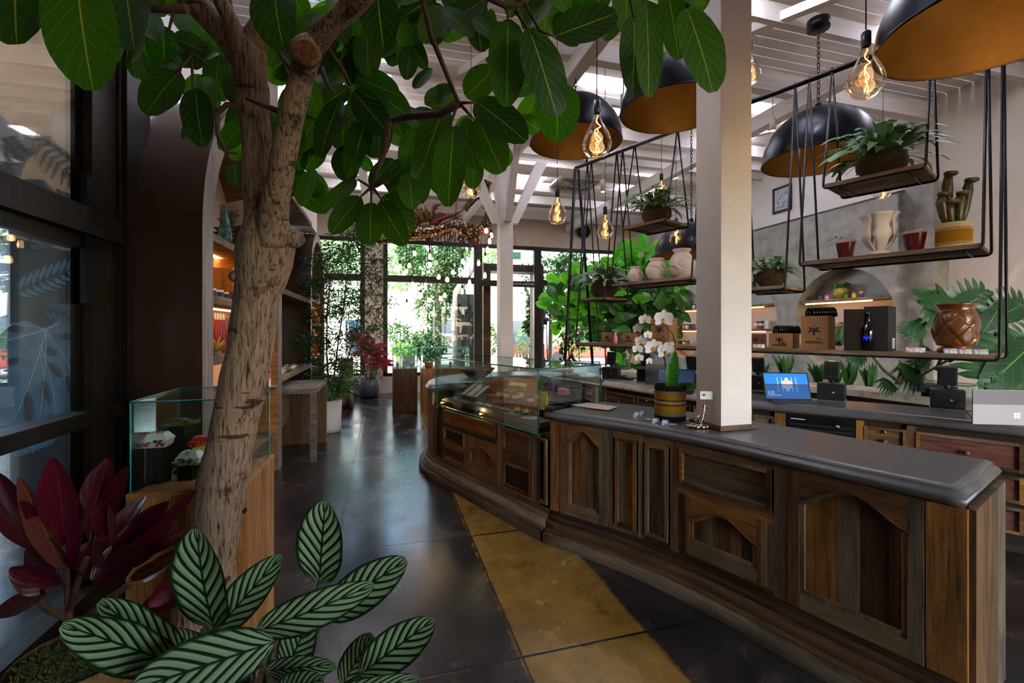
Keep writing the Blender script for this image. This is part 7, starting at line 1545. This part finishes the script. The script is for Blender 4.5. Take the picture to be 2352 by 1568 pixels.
for a in ((1523, 734, 48, .1), (1482, 735, 30, -.5), (1465, 756, 26, -.9), (1473, 784, 30, -.6), (1465, 802, 26, -.3), (1501, 799, 44, -.1), (1528, 808, 46, .2), (1487, 770, 24, .3), (1490, 830, 20, .4), (1468, 822, 22, -.2)): flower(*a)
# brochures fanned out
M['bro'] = mat('brochure_print', '#ccc', .45); t = NT(M['bro']); vv2 = t.coord(); t.col(t.ramp(t.noise(vv2, 34, 5, .6, 1), [(.34, '#6a1c34'), (.43, '#c08a78'), (.5, '#e0d6c8'), (.57, '#7f9a6a'), (.64, '#7a3020')]))
for k in range(6):
    p = FC(1345+k*9, 930+k*1.6); p.z = .986+.0016*k; br = thing('brochure', ['bottom', 'second lowest', 'third lowest', 'third highest', 'second highest', 'topmost'][k]+' brochure of the fanned stack on the long counter', 'brochure', p, -.95+.07*k, 'fanned brochures on the counter'); mb = MB(True); mb.box((0, 0, .0007), (.14, .2, .0012)); mb.build('cover', M['bro'], br)
M['candy'] = mat('candy_wrap', '#3fa0c8', .3); t = NT(M['candy']); t.col(t.ramp(t.noise(t.coord(), 45, 2), [(.36, '#c02840'), (.44, '#e8dcd8'), (.54, '#4a9cc8'), (.64, '#2a3a8a'), (.7, '#e0a030')]))
for i, (x, y, nm) in enumerate(((1463, 957, 'farthest'), (1476, 954, 'second'), (1506, 972, 'third'), (1528, 976, 'nearest the orchid pot'))):
    p = FC(x, y); cz_ = thing('candy_pouch', 'tiny folded colourful pouch standing on the counter, '+nm, 'packet', p, -.5, 'tiny pouches by the orchid pot'); mb = MB(True); mb.slab([(-.02, -.016, 0), (-.02, .016, 0), (-.02, 0, .034)], (.04, 0, 0)); mb.build('pouch', M['candy'], cz_, bevel=.001)
for i, (x, y, lb) in enumerate(((1492, 962, 'left of the orchid pot'), (1545, 974, 'before the orchid pot'), (1580, 962, 'right of the orchid pot'))):
    p = FC(x, y); sk = thing('sticker', 'round colourful sticker lying '+lb, 'sticker', p, 0, 'round stickers by the orchid pot'); mb = MB(True); mb.lathe([(0, 0), (.026, 0), (.026, .001), (0, .001)], n=20); mb.build('disc', M['candy'], sk)
# silver dragon claw card holder
M['silver'] = mat('polished_silver', '#b9b3ac', .15, 1); c = FC(1604, 982); c.z = .985; ch_ = thing('card_holder', 'ornate silver sculpted business card holder at the foot of the column', 'card holder', c); sz2 = c.y/FPX
mb = MB(True); rd = random.Random(2)
for k in range(9):
    a = k*.7; mb.ball((math.cos(a)*.05, math.sin(a)*.035, .012), .022, 10, (1.3, 1, .6))
mb.ball((0, 0, .012), .05, 14, (1.3, .9, .3)); mb.build('coiled_base', M['silver'], ch_)
mb = MB(True); mb.tube([(0, 0, .01), (.02, .0, .05), (.03, 0, .09), (.035, 0, .13), (.05, 0, .18)], [.014, .011, .009, .008, .004], 8, wob=.4); mb.tube([(.0, 0, .03), (-.03, 0, .06), (.0, -.02, .08)], [.008, .006, .003], 6); mb.tube([(.03, 0, .1), (.06, 0, .12)], [.006, .002], 6); mb.build('stem', M['silver'], ch_)
cdp = thing('business_card', 'white business card with leaf logo held by the silver holder', 'card', c+Vector((.045, -.012, .205)), -.1); mb = MB(True); mb.box((0, 0, 0), (.075, .001, .05)); mb.build('card', M['letw'], cdp)
mb = MB(); Tm = wm(cdp) @ Matrix.Rotation(PI/2, 4, 'X'); logo(mb, Tm @ Matrix.Translation((-.015, .006, .001)), .014); mb.build('logo', M['ink'], cdp)
# ================================================================= POS EQUIPMENT ON THE REAR COUNTER
BANG = math.atan2(-1.13, 1.31)
def BC(px, py, z=.92): return onz(px, py, z)
def printer(label, px, py, w=.215, h=.155, tablet=True, rz=BANG, green=False, side=1):
    p = BC(px, py); root = thing('card_printer', label, 'printer', p, rz, 'black receipt printers with readers'); mb = MB(True); mb.box((0, 0, .012), (w*1.04, .17, .02)); mb.build('tray', M['steel'], root)
    mb = MB(True); mb.box((0, 0, .022+h/2), (w, .15, h)); mb.build('housing', M['mblack'], root, bevel=.006)
    mb = MB(True); mb.box((0, -.076, .02+h*.78), (w*.7, .004, .006)); mb.build('paper_slot', M['blk'], root); mb = MB(); logo(mb, wm(root) @ Matrix.Translation((w*.1, -.077, .02+h*.5)) @ Matrix.Rotation(PI/2, 4, 'X'), .012); mb.build('badge', M['letw'], root)
    if tablet:
        rd_ = thing('reader', None, None); rd_.parent = root; rd_.location = (0, 0, .02+h); mb = MB(); mb.X = wm(rd_); mb.tube([(0, .02, 0), (0, .02, .05)], .02, 10); mb.X = wm(rd_) @ Matrix.Translation((0, 0, .1)) @ Matrix.Rotation(-.3 if side > 0 else .35, 4, 'X'); mb.box((0, 0, 0.02), (.125, .04, .175)); mb.build('reader_body', M['mblack'], rd_, bevel=.012, bseg=3)
        if green:
            mb = MB(); mb.X = wm(rd_) @ Matrix.Translation((0, 0, .1)) @ Matrix.Rotation(-.3, 4, 'X'); mb.box((0, -.005, .109), (.05, .02, .004)); mb.build('status_light', mat('green_led', '#20ff30', .4, emit='#20ff30', es=1.5), rd_)
            mb = MB(); mb.X = wm(rd_) @ Matrix.Translation((0, 0, .1)) @ Matrix.Rotation(-.3, 4, 'X')
            for k in range(3): mb.box((0, -.022, -.02+.036*k), (.09, .006, .014))
            mb.build('slot_ridges', M['blk'], rd_)
    return root
printer('black receipt printer with green lit reader right of the lit tablet', 1910, 922, green=True); printer('black receipt printer with reader seen from behind near the pale laptop', 2176, 942, side=-1)
printer('black receipt printer half hidden behind the thick column', 1742, 898, side=-1); printer('black receipt printer with green lit reader behind the orchid case', 1404, 872, green=True, rz=BANG+.2); printer('black receipt printer standing between orchid and reader', 1484, 878, rz=BANG+.3, side=-1); printer('black receipt printer touching the left of the thick column', 1590, 892, side=-1)
def slate(label, px, py, w, h, rz, lean, scr, kb=True, back=False, D=None):
    p = BC(px, py); root = thing('tablet_computer', label, 'tablet', p, rz, None); T = wm(root) @ Matrix.Rotation(PI/2-lean, 4, 'X')      # local x right, y up screen, z toward viewer
    mb = MB(); lbox(mb, T, -w/2, w/2, 0.005, h, -.008, .0); mb.build('body', M['mblack'] if not back else M['alu'], root, bevel=.003)
    if scr: mb = MB(); lbox(mb, T, -w/2+.012, w/2-.012, .018, h-.012, .0, .0012); mb.build('screen', scr, root)
    if kb: mb = MB(True); mb.box((0, -.11, .004), (w, .2, .006)); mb.build('keyboard', M['mblack'], root, bevel=.002); mb = MB(True); [mb.box((-w/2+.02+i*w*.072, -.03-j*.028, .009), (w*.058, .02, .003)) for i in range(13) for j in range(4)]; mb.build('keys', M['blk'], root)
    return root, T
M['alu'] = mat('grey_aluminium', '#706e76', .4, .6)
M['scr_sky'] = mat('screen_sky', '#1c70c8', .3, emit='#2f86d8', es=.55); M['scr_w'] = mat('screen_water', '#0e3e78', .3, emit='#1b5ea8', es=.4); M['scr_p'] = mat('screen_pale', '#b8c8d8', .3, emit='#a9c4dc', es=.55); M['scr_d'] = mat('screen_dim', '#20304a', .15, emit='#2a4668', es=.25)
tb1, T = slate('lit tablet computer showing a domed palace on a blue lake', 1812, 919, .42, .275, -.12, .33, M['scr_sky'])
w, h = .42, .275; mb = MB(); lbox(mb, T, -w/2+.012, w/2-.012, .018, h*.56, .0014, .002); mb.build('screen_water', M['scr_w'], tb1)
M['pal'] = mat('screen_palace', '#c8c0b0', .4, emit='#c8c0b0', es=.5); M['shore'] = mat('screen_shore', '#3a2a28', .4, emit='#4a3430', es=.3)
for sg, z0, nm in ((1, h*.57, 'screen_palace'), (-1, h*.55, 'screen_reflection')):
    mb = MB(); lbox(mb, T, -.045, .055, min(z0, z0+sg*.035), max(z0, z0+sg*.035), .0022, .003)
    pts = [(math.cos(PI*k/10)*.02+.005, z0+sg*(.035+math.sin(PI*k/10)*.032), .0022) for k in range(11)]; mb.slab([T @ Vector(p) for p in pts], T.to_3x3() @ Vector((0, 0, .0008)))
    for x in (-.08, .09, -.04, .05): lbox(mb, T, x-.003, x+.003, min(z0, z0+sg*.07), max(z0, z0+sg*.07), .0022, .003)
    mb.build(nm, M['pal'] if sg > 0 else mat('screen_palace_dim', '#5f7a98', .4, emit='#5f7a98', es=.35), tb1)
mb = MB(); lbox(mb, T, -w/2+.012, w/2-.012, h*.545, h*.575, .0022, .0026); mb.build('screen_shore', M['shore'], tb1)
text('clock_lettering', '2:25', T @ Matrix.Translation((-w*.36, h*.27, .003)), .036, M['letw'], tb1); text('date_lettering', 'Wednesday, June 27', T @ Matrix.Translation((-w*.28, h*.18, .003)), .015, M['letw'], tb1)
tb2, T = slate('pale aluminium tablet computer seen from behind at the counter end', 2315, 978, .44, .255, -.14, -.0, None, kb=False, back=True)
T = wm(tb2) @ Matrix.Rotation(PI/2, 4, 'X'); mb = MB(); lbox(mb, T, -.22, .22, .15, .25, .0, .003); mb.build('upper_back', mat('dark_aluminium', '#4a4a52', .4, .6), tb2); mb = MB()
for dx_ in (-.0105, .0105):
    for dy_ in (-.0105, .0105): lbox(mb, T, .055+dx_-.0095, .055+dx_+.0095, .075+dy_-.0095, .075+dy_+.0095, .0, .0012)
mb.build('badge', M['letw'], tb2)
slate('open laptop tablet with pale screen seen through the glass case', 1345, 868, .38, .25, -.35, .35, M['scr_p']); slate('dim tablet computer with keyboard behind the orchid pot', 1550, 898, .4, .26, -.5, .4, M['scr_d']); 
tb5, _ = slate('grey backed tablet turned away beside the orchid stems', 1511, 884, .3, .26, -.2, -.12, None, kb=False, back=True)
for px, py, lb, rz in ((1440, 872, 'silver and black card terminal on the marble counter', .5), (1374, 876, 'dark card terminal near the pale laptop screen', .2)):
    p = BC(px, py); ct = thing('card_terminal', lb, 'card terminal', p, rz, 'card terminals'); mb = MB(True); mb.hexa([(-.05, -.08, 0), (.05, -.08, 0), (.05, .08, 0), (-.05, .08, 0), (-.045, -.078, .025), (.045, -.078, .025), (.045, .078, .055), (-.045, .078, .055)]); mb.build('body', M['mblack'], ct, bevel=.006)
    mb = MB(True); mb.hexa([(-.044, -.07, .028), (.044, -.07, .028), (.044, .075, .056), (-.044, .075, .056), (-.042, -.068, .032), (.042, -.068, .032), (.042, .073, .06), (-.042, .073, .06)]); mb.build('faceplate', M['alu'], ct)
    mb = MB(True); mb.box((0, .03, .053), (.06, .05, .004), M=Matrix.Rotation(.19, 4, 'X')); mb.build('screen', M['blk'], ct)
cb_ = thing('cable', 'black cable looping down from the reader beside the pale laptop', 'cable', BC(2215, 955)); mb = MB(); mb.tube([BC(2180, 940)+Vector((0, 0, .22)), BC(2195, 945)+Vector((0, 0, .14)), BC(2215, 950)+Vector((0, 0, .04)), BC(2232, 962)+Vector((0, 0, .006))], .004, 6); mb.build('cord', M['blk'], cb_)
# glass case with black boxes on the ledge
bx = thing('small_glass_case', 'low glass case with stacked black boxes on the ledge', 'display case', onz(2130, 912, .92)); q0 = onz(2050, 903, .92); q1 = onz(2225, 922, .92); dd_ = Vector((q1-q0)); nn_ = Vector((-dd_.y, dd_.x, 0)).normalized()*.3
pts4 = [Vector((p.x, p.y)) for p in (q0, q1, q1+nn_, q0+nn_)]; mb = MB()
for p, q in zip(pts4, pts4[1:]+pts4[:1]): vpane(p, q, .92, 1.06, .005)
mb.prism(pts4, 1.06, 1.066); mb.build('glass_box', M['glass'], bx); mb = MB()
for p, q in zip(pts4, pts4[1:]+pts4[:1]): mb.tube([(p.x, p.y, 1.063), (q.x, q.y, 1.063)], .004, 4)
mb.build('glass_edges', M['gedge'], bx)
for k in range(7):
    r_, row = (k, 0) if k < 4 else (k-4, 1); p = q0.lerp(q1, .42+.13*r_+.06*row)+nn_*.35; p.z = .92+.045*row
    boxo('small_black_box', 'small black box, %s of the %s inside the ledge glass case' % (['first', 'second', 'third', 'fourth'][r_], ['bottom row', 'upper row'][row]), p, (.07, .09, .042), M['mblack'], math.atan2(dd_.y, dd_.x), 'black boxes in the ledge case')
mg = onz(2022, 893, .93); 
for k in range(3):
    p = onz(1990+k*22, 890+k*2.5, .92); boxo('leaflet', ['first', 'second', 'third'][k]+' bright leaflet from the tablet side on the marble ledge', p, (.12, .08, .004), M['tie'], BANG+k*.3, 'leaflets on the marble ledge', 'leaflet')
# ================================================================= INSIDE THE LARGE GLASS CASE
JG = 'jars in the large glass case'
M['amberj'] = mat('amber_jar', '#5a3210', .1, coat=.4); M['clearj'] = mat('clear_jar', '#8a9088', .1, trans=.4); M['darkj'] = mat('dark_jar', '#15171a', .12, coat=.4); M['oliv'] = noisy('herb_green', '#4a5226', '#6a6a34', 30, .8)
# raised platform
zt = ZD+.085; plat = thing('display_riser', 'dark rustic wooden riser in the large glass case', 'stand', cp(.6, .45, ZD)); mb = MB(); mb.prism([(p.x, p.y) for p in (cp(.36, .28, 0), cp(.86, .28, 0), cp(.86, .85, 0), cp(.36, .85, 0))], zt-.02, zt); mb.build('top', M['recdark'], plat)
for s_, t_ in ((.4, .35), (.82, .35), (.4, .8), (.82, .8)): mb = MB(); p = cp(s_, t_, 0); mb.box((p.x, p.y, (ZD+zt-.02)/2), (.03, .03, zt-.02-ZD)); mb.build('foot', M['recdark'], plat)
ww = [(.40, .14, 'dark'), (.44, .13, 'dark'), (.49, .15, 'dark'), (.53, .14, 'dark'), (.58, .16, 'dark'), (.63, .15, 'dark'), (.67, .16, 'dark')]
for i, (s_, t_, k) in enumerate(ww): jar('jar', ['first', 'second', 'third', 'fourth', 'fifth', 'sixth', 'seventh'][i]+' small navy jar from the tray in the lower front row of the glass case', cp(s_, t_, ZD), .02, .055, PK['navy'], PK['black'], JG, 'jar', M['scr_d'] if False else PK['white'])
for i, (s_, lb) in enumerate(((.765, 'white lidded tub, the one further from the case corner'), (.83, 'white lidded tub, the one nearer the case corner'))): jar('tub', lb, cp(s_, .15, ZD), .027, .062, PK['white'], PK['yellow'], None, 'jar', PK['black'])
rows = [(.50, .34, .032, .075, 'green', 'yellow green labelled jar on the riser'), (.56, .35, .034, .07, 'amber', 'dark jar with orange stripe on the riser'), (.64, .35, .034, .08, 'navy', 'black lidded jar with white barcode label on the riser'), (.76, .36, .03, .075, 'brown', 'small brown jar with large white label on the riser'),
        (.60, .5, .034, .08, 'yellow', 'honey jar with black lid behind the front jars'), (.67, .55, .036, .08, 'green', 'clear green lidded jar at the middle of the riser'), (.74, .55, .03, .09, 'teal', 'jar with olive contents near the tall herb bundle'), (.80, .5, .034, .1, 'brown', 'tall brown jar near the yellow pouch')]
for s_, t_, r, h, k, lb in rows: jar('jar', lb, cp(s_, t_, zt), r, h, PK[k], PK['black'], JG, 'jar', PK['white'])
for i, (s_, t_) in enumerate(((.46, .62), (.50, .65), (.54, .66))): jar('tub', ['white capped jar at the back left of the riser', 'white and green tub second at the back of the riser', 'white and green tub third at the back of the riser'][i], cp(s_, t_, zt+.05), .035, .07, PK['white'], PK['white'], None, 'jar', PK['green'])
for i, (s_, t_, d, k, lb) in enumerate(((.42, .66, (.07, .05, .13), 'navy', 'upright dark blue carton with barcode at the back'), (.72, .8, (.08, .06, .16), 'purple', 'tall purple carton in the back row'), (.80, .82, (.08, .06, .12), 'purple', 'shorter purple carton in the back row'), (.90, .8, (.1, .06, .2), 'teal', 'teal and black carton stack at the back corner'), (.93, .62, (.1, .07, .17), 'navy', 'navy carton near the case corner'), (.97, .5, (.08, .06, .12), 'black', 'black carton behind the case corner'), (.86, .7, (.1, .06, .21), 'pink', 'pale pink topped carton behind the yellow pouch'))):
    boxo('carton', lb, cp(s_, t_, zt if t_ < .86 and s_ < .86 else ZD), d, PK[k], math.atan2(-1.455, 1.045), 'cartons in the large glass case', 'box', PK['black'] if k == 'pink' else None)
hbn = thing('herb_bundle', 'tall dried herb bundle standing among the jars', 'herb', cp(.73, .62, zt)); mb = MB(); rd = random.Random(77); p0 = cp(.73, .62, zt)
for k in range(120):
    p = p0+Vector((rd.uniform(-.025, .025), rd.uniform(-.02, .02), rd.uniform(.03, .22))); mb.leaf(p, p+Vector((rd.uniform(-.03, .03), rd.uniform(-.02, .02), rd.uniform(-.01, .03))), .016, (0, -1, .2), nu=1, nv=2)
mb.tube([p0, p0+Vector((0, 0, .2))], .008, 6); mb.build('foliage', M['oliv'], hbn, kind='stuff')
yp = thing('pouch', 'bright yellow standing pouch with black print at the case corner', 'packet', cp(.885, .32, zt-.0), math.atan2(-1.455, 1.045)); yp.location.z = ZD+.06; mb = MB(True); mb.hexa([(-.045, -.015, 0), (.045, -.015, 0), (.045, .015, 0), (-.045, .015, 0), (-.05, -.003, .15), (.05, -.003, .15), (.05, .003, .15), (-.05, .003, .15)]); mb.build('body', PK['yellow'], yp)
text('lettering', 'FRANKE', wm(yp) @ Matrix.Translation((0, -.0135, .115)) @ Matrix.Rotation(PI/2-.08, 4, 'X'), .024, M['ink'], yp)
psd = thing('pouch_block', 'small dark wooden block under the yellow pouch', 'stand', cp(.885, .32, ZD)); mb = MB(True); mb.box((0, 0, .03), (.1, .06, .058)); mb.build('block', M['dhex'], psd)
for i, (s_, t_, k, k2) in enumerate(((.93, .3, 'black', 'amber'), (.97, .3, 'navy', 'white'), (.99, .42, 'amber', 'red'), (.95, .42, 'brown', 'white'))):
    p = cp(min(s_, .965), t_+.1*i, ZD); jar('jar', ['black jar behind the yellow pouch', 'navy jar near the case edge', 'small honey jar with red band by the brochures', 'brown jar at the back edge of the case'][i], p, .038, .1, PK[k], PK['black'], JG, 'jar', PK[k2])
# trays of slim packets
tyr = thing('card_tray', 'dark angled tray filled with slim printed packets in the glass case', 'tray', cp(.22, .3, ZD)); mb = MB(); T0 = frame_at(cp(.12, .2, ZD), (g1-g0).to_3d()); 
lbox(mb, T0, 0, .36, 0, .02, -.24, 0); lbox(mb, T0, 0, .36, .02, .05, -.02, 0); lbox(mb, T0, 0, .36, .02, .11, -.24, -.22); mb.build('tray_body', M['recdark'], tyr)
pcol = [PK[k] for k in ('navy', 'white', 'brown', 'orange', 'white', 'purple', 'teal', 'amber', 'white', 'red', 'yellow', 'black', 'white', 'green')]
for k in range(20):
    T1 = T0 @ Matrix.Translation((.015+.0175*k, .03, -.03)) @ Matrix.Rotation(-1.0, 4, 'X'); pk = thing('slim_packet', 'slim %s packet, number %s along the angled tray' % ('printed', ['one', 'two', 'three', 'four', 'five', 'six', 'seven', 'eight', 'nine', 'ten', 'eleven', 'twelve', 'thirteen', 'fourteen', 'fifteen', 'sixteen', 'seventeen', 'eighteen', 'nineteen', 'twenty'][k]), 'packet', T1 @ Vector((0, 0, 0)), 0, 'slim packets in the angled tray')
    mb = MB(); lbox(mb, T1, 0, .013, 0, .17+.02*((k*7) % 3), 0, .012); mb.build('sleeve', pcol[(k*5) % 14], pk)
for k in range(12):
    s_ = .43+.02*(k % 6)+random.uniform(-.005, .005); p = cp(s_, .36+.14*(k//6), zt+.015); pj = thing('rolled_tube', 'small coloured tube in the %s row of the heap, %s' % (['front', 'rear'][k//6], ('nearest the tray', 'second', 'third', 'fourth', 'fifth', 'farthest from the tray')[k % 6]), 'tube', p, 0, 'coloured tubes heaped in the case'); mb = MB(); d_ = Vector((random.uniform(.3, 1), random.uniform(.3, 1), .25)).normalized()*.1; mb.tube([p, p+d_], .007, 8); mb.build('tube', pcol[(k*3) % 14], pj)
zbr = thing('striped_cloth', 'crumpled black and white striped pouch in the case corner', 'pouch', cp(.95, .28, ZD)); mb = MB(); mb.ball(cp(.95, .28, ZD+.03), .045, 14, (1, 1, .6)); zm = mat('zebra_print', '#ddd', .6); t = NT(zm); wv = t.node('ShaderNodeTexWave'); wv.inputs['Scale'].default_value = 18; wv.inputs['Distortion'].default_value = 4; t.link(t.coord(), wv.inputs[0]); t.col(t.ramp(wv.outputs['Fac'], [(.45, '#15130f'), (.55, '#c9bfa8')])); mb.build('cloth', zm, zbr)
for k, (s_, t_) in enumerate(((.87, .12), (.90, .14))):
    p = cp(s_, t_, ZD+.003+.003*k); lf = thing('leaflet', ['flat white folded leaflet at the front of the case', 'second flat leaflet overlapping at the front of the case'][k], 'leaflet', p, .3+k*.5, None); mb = MB(True); mb.box((0, 0, .001), (.12, .07, .0015)); mb.build('sheet', PK['white'], lf)
# wooden bowl and papers on the curved top
bw_ = W(1095, 757, 5.9); bw_.z = .985; bo = thing('dough_bowl', 'long dark carved wooden bowl on the curved counter top', 'bowl', bw_, .1); mb = MB(True); mb.lathe([(0, 0), (.45, 0), (.8, .07), (1, .13), (.97, .135), (.75, .09), (.4, .03), (0, .025)], n=36); mb.bm.transform(Matrix.Diagonal((.24, .14, .9, 1))); mb.build('bowl', noisy('dark_carved_bowl', '#3a2a22', '#54423a', 8, .3), bo)
for k in range(2):
    p = onz(1040+k*14, 873+k*5, .985); pa = thing('paper_sheet', ['white sheet of paper on the curved counter top', 'second white sheet lying closer to the angled tray'][k], 'paper', p, .1); mb = MB(True); mb.box((0, 0, .0015), (.3, .06, .002)); mb.build('sheet', PK['white'], pa)
